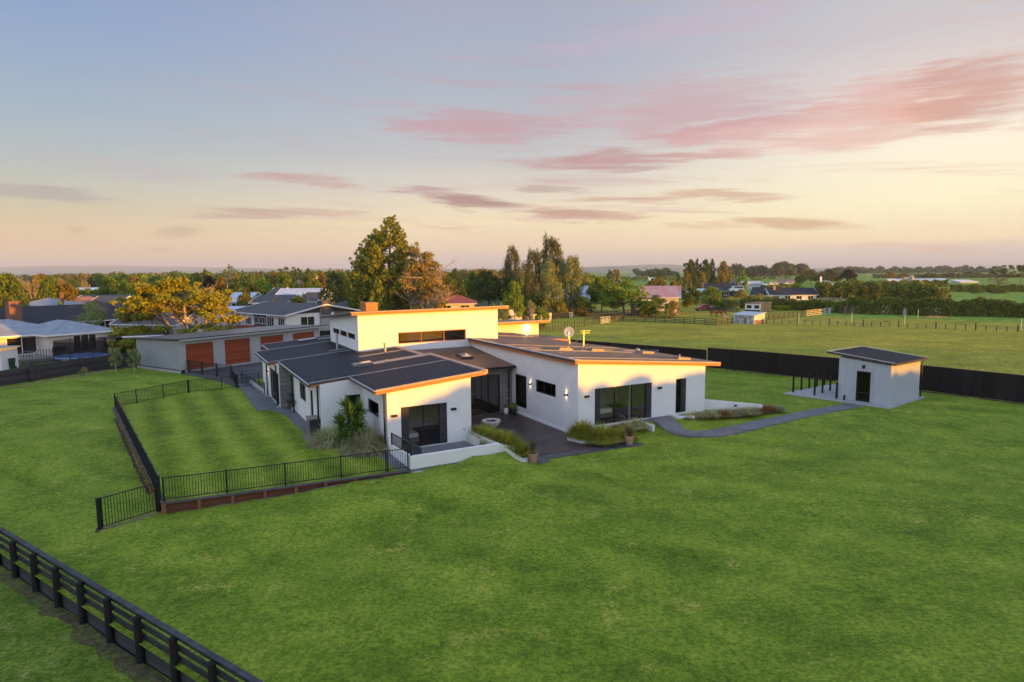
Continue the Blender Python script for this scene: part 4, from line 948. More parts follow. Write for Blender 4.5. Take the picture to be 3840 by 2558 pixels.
# retaining walls of treated timber
def retaining(label,a,b,name,np_,flip):
    root=thing(name,label,'retaining wall',a,0); mb=MB(); mb.M=Matrix.Translation(-a)
    d=(b-a); L=d.length; d.normalize(); n=Vector((-d.y,d.x,0))*(1 if flip else -1)
    def bl(p,z): return Vector((p.x,p.y,z))
    N=24
    for j in range(N):
        p=a+d*L*j/N; q=a+d*L*(j+1)/N
        mb.hexa([bl(p,-.95),bl(q,-.95),bl(q-n*.05,-.95),bl(p-n*.05,-.95)] ,[bl(p,-.05),bl(q,-.05),bl(q-n*.05,-.05),bl(p-n*.05,-.05)])
    mb.build('boards',M['timber_r'],root)
    for j in range(np_+1):
        p=a+d*L*j/np_+n*.05; mb=MB(); mb.M=Matrix.Translation(-a); mb.bar(bl(p,-1.),bl(p,-.055),.11,.11); mb.build('post',M['timber_post'],root)
    mb=MB(); mb.M=Matrix.Translation(-a); mb.bar(bl(a+n*.03,-.035),bl(b+n*.03,-.035),.20,.04); mb.build('capping',M['timber_cap'],root)
    return root
retaining('reddish timber retaining wall under the near railing',uv2w(-.50,29.0),uv2w(9.66,28.10),'retaining_wall',8,False)
retaining('dark timber retaining wall dropping off the left side of the striped lawn',uv2w(-.5,29.0),uv2w(-3.6,52.4),'retaining_wall',20,True)
soil('soil_edge',[Z3(555,985),Z3(760,952),Z3(1080,905),Z3(1350,865),Z3(1560,828),Z3(1800,780),Z3(2000,748),Z3(2235,712)],.17,M['dirt'],.014,3)
soil('dry_edge',[Z3(600,985),Z3(900,938),Z3(1250,888),Z3(1520,843),Z3(1800,795)],.16,M['drygrass'],.010,4)
soil('dry_edge',[Z3(135,1098),Z3(330,1045),Z3(545,985)],.2,M['drygrass'],.010,5)
soil('soil_edge',[Z3(105,1105),Z3(140,1098)],.3,M['dirt'],.016,5)
Z13=lambda x,y:(1350+x/3.92,1400+y/3.92)
soil('soil_edge',[Z13(760,1448),Z13(1000,1385),Z13(1200,1332),Z13(1400,1275),Z13(1600,1225),Z13(1800,1165),Z13(1990,1112),Z13(2080,1150),Z13(2180,1215),Z13(2300,1280)],.13,M['dirt'],.016,6)
soil('dry_edge',[(0,1460),(120,1442),(314,1407),(404,1390)],.5,M['drygrass'],.012,7)
soil('dry_edge',[pt for pt in(Z3(240,345),Z3(305,500),Z3(365,640),Z3(420,760),Z3(470,860))],.12,M['dirt'],.012,8)
soil('soil_edge',[(2720,1386),(2800,1396),(2980,1412),(3130,1430)],.45,M['dirt'],.012,9)
soil('soil_edge',[(3450,1467),(3600,1484),(3840,1516)],.45,M['dirt'],.012,10)

# ------------------------------------------------------------------ foreground post and rail fence
ZF=lambda x,y:(x/2.354,1900+y/2.354)
fg=thing('rail_fence','black stained post and rail fence on retaining boards, cutting the near left corner','fence',pz(*ZF(330,880),-1.42))
fo=fg.location.copy()
pts=[pz(*ZF(x,y),-.05) for x,y in((-45,210),(110,305),(287,415),(487,535),(702,665),(945,810),(1212,970),(1525,1155),(1872,1370),(2290,1630),(2800,1945))]
d0=(pts[-1]-pts[1]).normalized(); nrm=Vector((-d0.y,d0.x,0)); 
if nrm.x<0: nrm=-nrm
def FL():
    m=MB(); m.M=Matrix.Translation(-fo); return m
for i,p in enumerate(pts):
    m=FL(); r=rnd.uniform(-.01,.01); m.tube([(p.x,p.y,-2.1),(p.x+r,p.y,-.9),(p.x+r,p.y+r,-.06)],[.105,.10,.10],14); m.build('post',M['fence_post'],fg,smooth=False)
for i in range(len(pts)-1):
    a,b=pts[i],pts[i+1]
    for k,(z,h) in enumerate(((-.10,.15),(-.39,.15),(-.68,.15))):
        m=FL(); s=Vector((0,0,rnd.uniform(-.012,.012))); q=nrm*.135; m.bar(Vector((a.x,a.y,z))+q+s,Vector((b.x,b.y,z))+q-s,.045,h); m.build('rail',M['fence_black'],fg)
    m=FL(); q=nrm*.13; A=Vector((a.x,a.y,-1.28))+q;B=Vector((b.x,b.y,-1.28))+q; m.bar(A,B,.05,.80); m.build('retaining_board',M['fence_board'],fg)
m=FL(); a,b=pts[0],pts[-1]; q=nrm*.14; m.bar(Vector((a.x,a.y,-.005))+q,Vector((b.x,b.y,-.005))+q,.15,.03); m.build('top_rail',M['rail_top'],fg)
m=MB(); p=pz(*ZF(-30,260),-.9); 
# ------------------------------------------------------------------ long black paling fence on the right
def panel_fence(label,pts,h,seg,mt,name='paling_fence',cap=True,step=None,th=.05,zb=-.12,capm='timber_r',h0=None):
    P=[Vector(p) for p in pts]; root=thing(name,label,'fence',P[0]); L0=P[0]
    for i in range(len(P)-1):
        a,b=P[i],P[i+1]; n=max(1,round((b-a).length/seg))
        for k in range(n):
            p=a.lerp(b,k/n);q=a.lerp(b,(k+1)/n); hh=h(i,k,n) if callable(h) else h
            m=MB(); m.M=Matrix.Translation(-L0); m.bar(p+Vector((0,0,(hh+zb)/2)),q+Vector((0,0,(hh+zb)/2)),th,hh-zb); m.build('panel',M[mt],root)
            if cap: m=MB(); m.M=Matrix.Translation(-L0); m.bar(p+Vector((0,0,hh+.02)),q+Vector((0,0,hh+.02)),.11,.03); m.build('capping',M[capm],root)
    return root
def bf(x,y): 
    p=pz(x,y,-.5); return (p.x,p.y,-.5)
M['capt']=mat('fence capping',(.16,.085,.06),.7,.2,4)
panel_fence('long tall black paling fence behind the steel shed',[bf(4010,1531),bf(3840,1511),bf(3450,1461),bf(2799,1391),tuple(uv2w(47.75,46.9,-.5))],1.98,4.8,'panel_fence',capm='capt')
panel_fence('lower stretch of black paling fence running on behind the right wing',[tuple(uv2w(47.7,47.0,-.5)),tuple(uv2w(36.5,76.0,-.5))],1.75,4.8,'panel_fence',capm='capt')
M['kick']=mat('stained kickboard',(.07,.035,.028),.85,.3,3)
# ------------------------------------------------------------------ garage
GR=R_(57.0); GP=Vector((-31.35,59.92,0))
gar=thing('garage','long pale steel garage with four red timber doors behind the black railing','garage',GP,GR)
GW,GD=16.65,7.8
def garwall(p0,p1,holes,t0,t1,n,name='wall',m='greywall',pitch=.22,zb=.0):
    # corrugated wall panel: ribs as real geometry between openings
    mb=MB(); mb.wall(p0,p1,zb,t0,t1,.12,holes)
    a=Vector((*p0,0));b=Vector((*p1,0)); L=(b-a).length; d=(b-a)/L; o=Vector((d.y,-d.x,0))
    k=int(L/pitch)
    for i in range(k):
        s=(i+.5)*L/k; top=t0+(t1-t0)*s/L
        segs=[(zb,top)]
        for h in holes:
            if h[0]-.03<s<h[1]+.03: segs=[(h[3]+.02,top)]
        for z0,z1 in segs:
            p=a+d*s; w=pitch*.24
            mb.hexa([p-d*w+o*.001+Vector((0,0,z0)),p-d*w*.5+o*.028+Vector((0,0,z0)),p+d*w*.5+o*.028+Vector((0,0,z0)),p+d*w+o*.001+Vector((0,0,z0))],
                    [p-d*w+o*.001+Vector((0,0,z1)),p-d*w*.5+o*.028+Vector((0,0,z1)),p+d*w*.5+o*.028+Vector((0,0,z1)),p+d*w+o*.001+Vector((0,0,z1))])
    return mb.build(name,M[m],n)
gh=[(.6,3.4,.15,2.65),(4.63,7.45,.15,2.65),(8.77,11.6,.15,2.65),(12.9,15.8,.15,2.65)]
M['garwall_l']=mat('light grey steel cladding',(.36,.37,.38),.5,.05,1)
garwall((0,0),(GW,0),gh,3.02,3.05,gar,m='garwall_l')
garwall((0,GD),(0,0),[],2.82,3.02,gar,zb=.25)
garwall((GW,0),(GW,GD),[],3.05,2.85,gar); garwall((GW,GD),(0,GD),[],2.85,2.85,gar)
MB().box(-.06,-.04,-.4,GW+.02,GD,.14).build('footing',M['concrete_l'],gar)
for h in gh:
    mb=MB(); n=18
    mb.box(h[0],.06,h[2],h[1],.10,h[3])
    o=mb.build('garage_door',M['door_r'],gar)
    MB().box(h[0]-.06,-.03,h[2],h[0],.1,h[3]+.06).box(h[1],-.03,h[2],h[1]+.06,.1,h[3]+.06).box(h[0],-.03,h[3],h[1],.1,h[3]+.06).build('door_frame',M['greywall'],o)
mb=MB(); mb.slab([(-.25,-.45,3.24),(GW+.8,-.45,3.30),(GW+.8,GD+.2,2.98),(-.25,GD+.2,2.95)],.08); mb.build('roof',mat('grey steel roof',(.11,.115,.12),.4,.2,.6),gar)
mb=MB(); mb.hexa([(-.25,-.5,3.0),(GW+.8,-.5,3.06),(GW+.8,-.45,3.06),(-.25,-.45,3.0)],[(-.25,-.5,3.17),(GW+.8,-.5,3.23),(GW+.8,-.45,3.23),(-.25,-.45,3.17)]); mb.build('fascia',M['garwall_l'],gar)
mb=MB(); mb.hexa([(-.3,-.53,3.17),(GW+.82,-.53,3.23),(GW+.82,-.40,3.23),(-.3,-.40,3.17)],[(-.3,-.53,3.26),(GW+.82,-.53,3.32),(GW+.82,-.40,3.32),(-.3,-.40,3.26)]); mb.build('barge_flashing',M['cap'],gar)
mb=MB(); mb.hexa([(-.31,-.5,3.14),(-.24,-.5,3.14),(-.24,GD+.2,2.86),(-.31,GD+.2,2.86)],[(-.31,-.5,3.26),(-.24,-.5,3.26),(-.24,GD+.2,2.98),(-.31,GD+.2,2.98)]); mb.build('barge_flashing',M['cap'],gar)
for q in(.25,.5,.75):
    x=GW*q; mb=MB(); mb.box(x-.08,-.35,3.27+.03*q,x+.08,0,3.29+.04*q); 
mb=MB(); mb.hexa([(2,1.5,3.185),(GW,4.2,3.1),(GW,4.4,3.1),(2,1.7,3.175)],[(2,1.5,3.2),(GW,4.2,3.15),(GW,4.4,3.14),(2,1.7,3.19)]); 
# ------------------------------------------------------------------ small shed
SP=Vector((26.65,44.5,-.43)); SR=R_(37.6)
shed=thing('shed','small pale grey corrugated shed with black glass door by the black fence','shed',SP,SR)
garwall((0,0),(5.08,0),[],2.88,2.82,shed,m='shedwall',pitch=.2)
garwall((0,3.62),(0,0),[(1.31,2.31,.04,2.27)] and [(3.62-2.31,3.62-1.31,.04,2.27)],3.16,2.88,shed,m='shedwall',pitch=.2)
garwall((5.08,0),(5.08,3.62),[],2.82,3.1,shed,m='shedwall',pitch=.2); garwall((5.08,3.62),(0,3.62),[],3.1,3.16,shed,m='shedwall',pitch=.2)
def sb(Mx):
    m=MB(); m.M=Mx; return m
window(TM(0,2.31,.04,-Q),1.0,2.23,shed,(),(.62,),name='door',gl='glass_dark',f=.11,inset=-.02,loc_m=sb)
mb=MB(); mb.box(-.05,1.2,.02,-.03,1.31,2.35).box(-.05,2.31,.02,-.03,2.42,2.35).box(-.05,1.2,2.27,-.03,2.42,2.36); mb.build('door_trim',M['shedwall'],shed)
mb=MB(); zs=lambda x,y:3.06+y*.095-x*.012
c=[(-.12,-.25),(5.55,-.25),(5.55,4.45),(-.12,4.45)]; mb.slab([(a,b,zs(a,b)) for a,b in c],.05)
for i in range(30):
    x=-.05+i*5.5/29; mb.hexa([(x-.03,-.2,zs(x,-.2)),(x+.03,-.2,zs(x,-.2)),(x+.03,4.4,zs(x,4.4)),(x-.03,4.4,zs(x,4.4))],[(x-.015,-.2,zs(x,-.2)+.02),(x+.015,-.2,zs(x,-.2)+.02),(x+.015,4.4,zs(x,4.4)+.02),(x-.015,4.4,zs(x,4.4)+.02)])
rf=mb.build('roof',M['roof'],shed)
def rimbar(a,b,w,zo,hh,m,nm,par):
    mb=MB(); A=Vector((*a,zs(*a)+zo));B=Vector((*b,zs(*b)+zo)); mb.bar(A,B,w,hh); return mb.build(nm,M[m],par)
rimbar((-.14,-.27),(-.14,4.47),.08,-.04,.16,'cap','barge_flashing',shed); rimbar((-.14,-.3),(5.6,-.3),.06,-.07,.11,'cap','gutter',shed)
rimbar((-.12,-.25),(-.12,4.47),.16,.05,.015,'edge','lip',rf); rimbar((5.55,-.25),(5.55,4.47),.16,.05,.015,'edge','lip',rf); rimbar((-.1,4.47),(5.55,4.47),.16,.05,.015,'edge','lip',rf)
mb=MB(); mb.bar((5.2,.35,0),(5.2,.35,2.85),.06); mb.tube([(5.2,-.2,2.8),(5.2,-.08,2.7),(5.2,-.07,0)],.04,8); mb.build('downpipe',M['black'],shed)
mb=MB(); mb.box(-.14,1.72,2.6,-.002,1.92,2.72).box(-.2,1.76,2.5,-.1,1.88,2.62); mb.build('security_lamp',M['black'],shed)
MB().tube([(5.0,-.002,.45),(5.0,-.06,.45)],.03,8).build('tap',M['galv'],shed)
# bollards on the slab
BP=[(710,515,1.48),(768,500,1.42),(824,488,1.38),(878,475,1.34),(932,463,1.3),(862,537,1.42),(918,520,1.38),(973,505,1.32),(1018,560,1.40)]
for i,(x,y,h) in enumerate(BP):
    p=pz(*Z26(x,y),-.44); mb=MB(); mb.box(-.055,-.055,0,.055,.055,h*.86).box(-.02,-.058,h*.78,.02,-.055,h*.83)
    mb.add([(-.055,-.055,h*.86),(.055,-.055,h*.86),(.055,.055,h*.86),(-.055,.055,h*.86),(0,0,h*.9)],[(0,1,4),(1,2,4),(2,3,4),(3,0,4)])
    o=mb.build('post',M['black_post'],None,loc=(p.x,p.y,-.43)); o.rotation_euler.z=SR
    nm=['first','second','third','fourth','fifth'][i] if i<5 else ['first','second','third','fourth'][i-5]
    tag(o,f"square black post, {nm} from the left in the {'back' if i<5 else 'front'} row beside the shed",'post','black posts standing on the slab beside the shed')
p=pz(*Z26(1073,573),-.44); mb=MB(); mb.box(-.05,-.05,0,.05,.05,.4).box(-.03,-.055,.3,.03,-.05,.36); o=mb.build('bollard',M['black'],None,loc=(p.x,p.y,-.43)); tag(o,'short black bollard light at the foot of the shed wall','bollard')

# ------------------------------------------------------------------ black boundary wall on the far left
WB=[(-160,1476),(0,1448.7),(119,1430.6),(314,1398.8),(463,1377.5),(510,1372)]; WH=[1.25,1.25,1.42,1.42,1.42,1.42]
wallr=thing('boundary_wall','dark timber boundary wall at the left edge of the lawn','wall',pz(*WB[1],-.1))
for i in range(len(WB)-1):
    a=pz(*WB[i],-.1);b=pz(*WB[i+1],-.1); m=MB(); m.M=Matrix.Translation(-wallr.location); h=(1.27,1.27,1.42,1.44,1.44)[i]
    n=max(1,round((b-a).length/2.4))
    for k in range(n):
        m=MB(); m.M=Matrix.Translation(-wallr.location); p=a.lerp(b,k/n);q=a.lerp(b,(k+1)/n); m.bar(p+Vector((0,0,h/2-.1)),q+Vector((0,0,h/2-.1)),.1,h+.2); m.build('panel',M['blackwall'],wallr)
for x,y,h,wd in((113,1431.5,1.62,.45),(307,1400,1.5,.3)):
    p=pz(x,y,-.1); m=MB(); m.M=Matrix.Translation(-wallr.location)@TM(p.x,p.y,-.2,R_(-28)); m.box(-wd,-.12,0,wd,.12,h+.1); m.build('pillar',M['blackwall'],wallr)

# ------------------------------------------------------------------ plants: blades and pots
def blades(n,rad,h,droop,wid,seed,rx=1.,spread=.25,segs=4,base=None,up=.25,cone=1.25):
    r=np.random.RandomState(seed); V=[];F=[]
    for i in range(n):
        a=r.rand()*6.283; t=math.acos(1-r.rand()*(1-math.cos(min(1.5,cone)))) ; L=h*(.7+.45*r.rand())
        b=r.rand()**.5*spread; bx,by=math.cos(a+r.randn()*.5)*b*rx,math.sin(a+r.randn()*.5)*b
        dx,dy=math.cos(a)*math.sin(t),math.sin(a)*math.sin(t); dz=math.cos(t)
        w=wid*(.7+.6*r.rand()); sx_,sy_=-math.sin(a)*w,math.cos(a)*w
        x,y,z=bx,by,0.; vx,vy,vz=dx*rx,dy,dz; st=len(V); sg=L/segs
        for k in range(segs+1):
            f=1-k/segs*.92; V.append((x-sx_*f,y-sy_*f,z)); V.append((x+sx_*f,y+sy_*f,z))
            x+=vx*sg;y+=vy*sg;z+=vz*sg; vz-=droop*(k+1)/segs; nn=math.sqrt(vx*vx+vy*vy+vz*vz); vx/=nn;vy/=nn;vz/=nn
            if z<.01: z=.01
        for k in range(segs): F.append((st+2*k,st+2*k+1,st+2*k+3,st+2*k+2))
    return V,F
def tussock(name,label,loc,rad,h,m,seed,group,n=900,droop=.55,rx=1.,rz=0.,wid=.008,cat='ornamental grass',cone=1.25,spread=.3):
    V,F=blades(n,rad,h,droop,wid,seed,rx,spread,cone=cone); mb=MB(); mb.add(V,F)
    me=bpy.data.meshes.new(name); me.from_pydata(V,[],F); me.materials.append(M[m]); o=bpy.data.objects.new(name,me); col.objects.link(o); o.location=loc; o.rotation_euler.z=rz
    return tag(o,label,cat,group)
GB_='big pale grasses beside the spiky yucca'
def uvl(u,v,z): return tuple(uv2w(u,v,z))
tussock('grass_clump','large pale drooping grass clump left of the yucca, near the timber box',tuple(pz(1236,1664,-.05)),.8,1.12,'tuss_pale',1,GB_,2400,.75,wid=.030,spread=.42,cone=1.45)
tussock('grass_clump','large pale drooping grass clump right of the yucca, by the black downpipe',tuple(pz(1376,1690,-.05)),.8,1.25,'tuss_pale',2,GB_,2800,.75,wid=.030,spread=.48,cone=1.45)
tussock('grass_clump','smaller grey green grass clump behind the yucca against the side wall',tuple(pz(1368,1652,-.05)),.8,1.1,'tuss_pale',21,GB_,450,.42,wid=.034,spread=.3)
# yucca heads
yu=thing('yucca','tall green spiky yucca with several heads between two pale grasses','yucca',pz(1322,1676,-.05))
heads=[(-.35,.35,2.05,.62),(.25,.45,1.5,.55),(.0,-.1,1.75,.68),(.45,.0,2.0,.6),(-.5,-.1,1.1,.55),(.15,-.3,1.05,.6),(-.3,-.35,.65,.5),(.5,-.35,1.25,.55),(-.1,.3,1.3,.5),(.05,-.55,.5,.5),(-.75,.3,1.3,.5)]
for i,(x,y,z,s) in enumerate(heads):
    r=np.random.RandomState(50+i); V=[];F=[]
    for k in range(80):
        a=r.rand()*6.283; t=r.rand()*2.0; L=s*1.2*(.75+.4*r.rand()); d=Vector((math.cos(a)*math.sin(t),math.sin(a)*math.sin(t),math.cos(t))); sd2=Vector((-math.sin(a),math.cos(a),0))*.045
        b=Vector((x,y,z)); m_=b+d*L*.5; e=b+d*L-Vector((0,0,.10*L*t)); st=len(V); V+=[b-sd2*.6,b+sd2*.6,m_+sd2,m_-sd2,e]; F+=[(st,st+1,st+2,st+3),(st+3,st+2,st+4)]
    mb=MB(); mb.add(V,F); mb.build('leaf_head',M['yucca'],yu)
mb=MB()
for x,y,z,s in heads[:6]: mb.tube([(x*.2,y*.2,0),(x*.7,y*.7,z*.6),(x,y,z)],[.07,.05,.045],7)
mb.build('stem',M['bark_pale'],yu)
GC='green grasses along the courtyard planter'
k=0
for u,v,z,h,s in((14.78,31.0,.42,.62,11),(14.85,30.2,.40,.66,12),(14.95,29.4,.38,.72,13),(15.1,28.7,.30,.82,14),(15.3,28.5,.1,.78,15),(15.62,28.3,-.15,.78,16)):
    k+=1; lab=['grass tuft at the house end of the courtyard planter','second grass tuft from the house along the courtyard planter','third grass tuft from the house along the courtyard planter','third grass tuft from the lawn end of the courtyard planter','grass tuft next to last at the lawn end of the courtyard planter','biggest yellow green grass tuft at the lawn end, behind the terracotta pot'][k-1]
    tussock('grass_tuft',lab,uvl(u,v,z),.5,h,'tuss',s,GC,800,.6,wid=.028,cone=1.25,spread=.2)
tussock('grass_tuft','large green grass at the left corner of the right wing planter',tuple(pz(2184,1636,-.3)),.6,.98,'tuss',31,'big green grasses by the right wing corner',1900,.62,wid=.030,spread=.22,cone=1.35)
tussock('grass_tuft','tall green grass in the middle of the right wing planter',tuple(pz(2258,1652,-.3)),.6,1.02,'tuss',32,'big green grasses by the right wing corner',2000,.62,wid=.030,spread=.22,cone=1.35)
tussock('grass_tuft','lower green grass spilling over the white block by the second pot',tuple(pz(2336,1642,-.3)),.6,.78,'tuss',33,'big green grasses by the right wing corner',1500,.62,wid=.030,spread=.22,cone=1.4,rx=1.15)
SM='small tussocks beside the bedroom terrace'
for (u,v,z,h,m,lab,s) in((23.0,29.45,-.15,.6,'tuss_brown','bronze tussock between the big green grass and the pale tussocks',41),(23.7,29.5,-.12,.62,'tuss_pale','pale tussock behind the second terracotta pot',42),(24.5,29.5,-.08,.62,'tuss_pale','pale tussock at the right end by the terrace step',43)):
    tussock('tussock',lab,uvl(u,v,z),.4,h,m,s,SM,520,.6,wid=.028,spread=.2)
RB_='tussocks in the bed along the right wing'
tb=[(28.75,29.75,'tuss_pale'),(29.4,29.75,'tuss_pale'),(30.05,29.7,'tuss_pale'),(30.75,29.6,'tuss_pale'),(31.5,29.5,'tuss_brown'),(32.1,29.35,'tuss_pale'),(32.8,29.25,'tuss_pale'),(33.4,29.2,'tuss_pale'),(34.0,29.3,'tuss_pale'),(34.9,29.45,'tuss_brown'),(35.6,29.3,'tuss_brown'),(36.3,29.1,'tuss_pale')]
ordn=['first','second','third','fourth','fifth','sixth','seventh','eighth','ninth','tenth','eleventh','last']
for i,(u,v,m) in enumerate(tb):
    tussock('tussock',f"{'bronze' if 'brown' in m else 'pale green'} tussock, {ordn[i]} from the house step in the right wing bed",uvl(u,v,-.12-.02*i),.4,.52 if i>2 else .44,m,60+i,RB_,480,.62,wid=.030,spread=.22)
mb=MB(); mb.add([tuple(uv2w(a,b,c)) for a,b,c in((28.2,29.3,-.03),(36.9,28.7,-.25),(37.,29.9,-.25),(28.3,30.3,-.0))],[(0,1,2,3)]); tag(mb.build('planting_bed',M['dirt']),kind='structure')
# shrub on the patio corner
def twig_shrub(name,label,loc,h,w,m,seed,n=26,leaves=420,cat='shrub',lm='olive',ls=.035):
    r=random.Random(seed); root=thing(name,label,cat,loc); mb=MB(); V=[];F=[]
    for i in range(n):
        a=r.random()*6.28; t=r.uniform(.05,.5); e=Vector((math.cos(a)*math.sin(t)*w*1.6,math.sin(a)*math.sin(t)*w*1.6,h*r.uniform(.6,1.)))
        mb.tube([(0,0,0),e*.5+Vector((0,0,.04)),e],[.008,.006,.003],4)
        for k in range(leaves//n):
            p=e*r.uniform(.35,1.05)+Vector((r.gauss(0,.04),r.gauss(0,.04),r.gauss(0,.03))); d=Vector((r.gauss(0,1),r.gauss(0,1),r.gauss(.3,1))).normalized()*ls; q=d.cross(Vector((r.gauss(0,1),r.gauss(0,1),1))).normalized()*ls*.45
            st=len(V); V+=[p-q,p+q,p+d+q*.3,p+d-q*.3]; F.append((st,st+1,st+2,st+3))
    mb.build('stems',M[m],root); l=MB(); l.add(V,F); l.build('leaves',M[lm],root); return root
twig_shrub('shrub','sparse olive shrub in the corner of the white patio wall',uv2w(13.9,28.9,0),.62,.34,'bark',3,34,1100,ls=.045)
def potted(label,loc,rz,plant,seed,stake=False):
    root=thing('plant_pot',label,'plant pot',loc,rz); mb=MB(); mb.lathe([(.19,0),(.27,.40),(.285,.41),(.285,.48),(.255,.48),(.24,.43)],28); mb.build('pot',M['terracotta'],root,smooth=False)
    MB().lathe([(.242,.41),(.24,.43)],20).build('soil',M['soil'],root)
    r=random.Random(seed); mb=MB(); V=[];F=[]
    for i in range(44):
        a=r.random()*6.28; t=r.uniform(.0,.42); e=Vector((math.cos(a)*math.sin(t)*.75,math.sin(a)*math.sin(t)*.75,(.80 if not stake else .6)*r.uniform(.6,1.)))
        mb.tube([(0,0,.42),Vector((0,0,.42))+e*.5,Vector((0,0,.42))+e],[.007,.005,.003],4)
        for k in range(40):
            p=Vector((0,0,.42))+e*r.uniform(.3,1.0)+Vector((r.gauss(0,.03),r.gauss(0,.03),r.gauss(0,.03))); d=Vector((r.gauss(0,1),r.gauss(0,1),r.gauss(.4,1))).normalized()*.035; q=d.cross(Vector((r.gauss(0,1),r.gauss(0,1),1))).normalized()*.013
            st=len(V); V+=[p-q,p+q,p+d]; F.append((st,st+1,st+2))
    mb.build('stems',M['bark'],root); l=MB(); l.add(V,F); l.build('leaves',M[plant],root)
    if stake: MB().tube([(.02,0,.4),(.0,.05,1.5)],.014,6).build('stake',M['newtimber'],root)
    return root
M['twig']=leaf_mat('dry twiggy leaves',(.16,.13,.07),(.07,.06,.03),.2)
potted('terracotta pot with a twiggy shrub on the paving at the courtyard entry',uv2w(16.1,27.65,-.47),0,'twig',5)
potted('terracotta pot with a staked plant on the paving right of the white planter',uv2w(22.5,27.85,-.455),0,'twig',6,True)
# fire bowl
fb_=thing('fire_bowl','round pale concrete fire bowl on the courtyard paving','fire bowl',uv2w(17.55,35.3,-.5))
MB().lathe([(.22,0),(.42,.12),(.56,.34),(.60,.46),(.58,.49),(.36,.47),(.33,.42)],36).build('bowl',M['bowl'],fb_,smooth=False)
mb=MB(); r=random.Random(2)
for i in range(70):
    a=r.random()*6.28;q=r.random()**.5*.32; s=.035; x,y,z=math.cos(a)*q,math.sin(a)*q,.45; mb.add([(x-s,y,z),(x,y-s,z),(x+s,y,z),(x,y+s,z),(x,y,z+s),(x,y,z-s)],[(0,1,4),(1,2,4),(2,3,4),(3,0,4),(1,0,5),(2,1,5),(3,2,5),(0,3,5)])
mb.build('stones',M['lava'],fb_)
mb=MB(); mb.box(-.08,-.545,.17,.08,-.47,.25); mb.build('vent',M['black'],fb_)
# pots against the link wall
r1=thing('plant_pot','white vase shaped pot with pink flowers beside the dark pot','plant pot',uv2w(20.22,38.35,-.5))
MB().lathe([(.11,0),(.17,.2),(.16,.36),(.11,.42),(.10,.42)],18).build('pot',M['white'],r1)
M['pinkfl']=leaf_mat('pink flowers',(.45,.22,.30),(.20,.10,.16),.3)
def puff(root,c,rad,n,m,s,seed,name='leaves',sq=1.):
    r=random.Random(seed); V=[];F=[]
    for i in range(n):
        d=Vector((r.gauss(0,1),r.gauss(0,1),r.gauss(0,1))).normalized()*rad*r.uniform(.5,1.)**.5; d.z*=sq; p=Vector(c)+d
        a=Vector((r.gauss(0,1),r.gauss(0,1),r.gauss(0,1))).normalized()*s; b=a.cross(Vector((r.gauss(0,1),r.gauss(0,1),r.gauss(0,1)))).normalized()*s*.6; st=len(V); V+=[p-a-b,p+a-b,p+a+b,p-a+b]; F.append((st,st+1,st+2,st+3))
    mb=MB(); mb.add(V,F); return mb.build(name,M[m],root)
puff(r1,(0,0,.52),.17,160,'pinkfl',.03,1,'flowers')
r1=thing('plant_pot','round dark pot with a green yellow bush beside the white vase','plant pot',uv2w(20.62,38.1,-.5))
MB().lathe([(.16,0),(.26,.16),(.24,.34),(.22,.34)],18).build('pot',M['black'],r1); puff(r1,(0,0,.52),.26,300,'lime',.035,2)
# interior things glimpsed through the glass
def bed(label,u,v,rz,l=2.0,w=1.6,thr=False):
    b=thing('bed',label,'bed',uv2w(u,v,0),YAW+rz); MB().box(0,0,.05,w,l,.32).build('base',M['bedbase'],b); mb=MB(); mb.box(.02,.02,.32,w-.02,l-.02,.60); o=mb.build('mattress',M['bed'],b)
    bv=o.modifiers.new('b','BEVEL'); bv.width=.08; bv.segments=3
    if thr: mb=MB(); mb.box(-.03,.1,.30,w+.03,l*.55,.63); mb.build('throw',M['throw'],b)
    for x in(.12,w/2+.06): mb=MB(); mb.box(x,l-.5,.6,x+w/2-.2,l-.1,.78); o=mb.build('pillow',M['bed'],b); bv=o.modifiers.new('b','BEVEL'); bv.width=.06; bv.segments=3
bed('white bed seen through the left wing sliding door',10.2,32.3,0,2.0,1.5); bed('bed with a blue patterned cover behind the right wing glass',22.7,32.0,0,2.0,1.8,True)
mb=MB(); mb.lathe([(.02,.0),(.16,.05),(.17,.2),(.12,.28)],12); o=mb.build('lamp_shade',mat('pink lampshade',(.5,.3,.25),.8),None,loc=tuple(uv2w(23.9,34.8,1.35))); tag(o,'small pink pendant lampshade behind the right wing glass','lampshade')
t_=thing('side_table','low wooden side table inside the courtyard doors','table',uv2w(16.35,39.7,-.49),YAW)
MB().box(0,0,.62,.85,.5,.66).build('table_top',M['wood'],t_)
for x,y in((.03,.03),(.82,.03),(.03,.47),(.82,.47)): MB().bar((x,y,0),(x,y,.62),.03).build('leg',M['black'],t_)
MB().box(.03,.03,.14,.82,.47,.17).build('shelf',M['wood'],t_)
ip=thing('house_plant','leafy indoor plant inside the courtyard doors','plant',uv2w(17.9,39.8,-.49)); MB().lathe([(.13,0),(.18,.3),(.16,.3)],14).build('pot',M['terracotta'],ip); puff(ip,(0,0,1.1),.55,420,'green',.07,4,sq=1.3); MB().tube([(0,0,.25),(0,0,1.6)],.015,6).build('stem',M['bark'],ip)
MB().box(0,0,0,3.6,1.5,.02).build('rug',M['rug'],None,loc=tuple(uv2w(15.6,39.2,-.485))).rotation_euler.z=YAW
tag(bpy.data.objects['rug'],'woven brown rug inside the courtyard doors','rug')
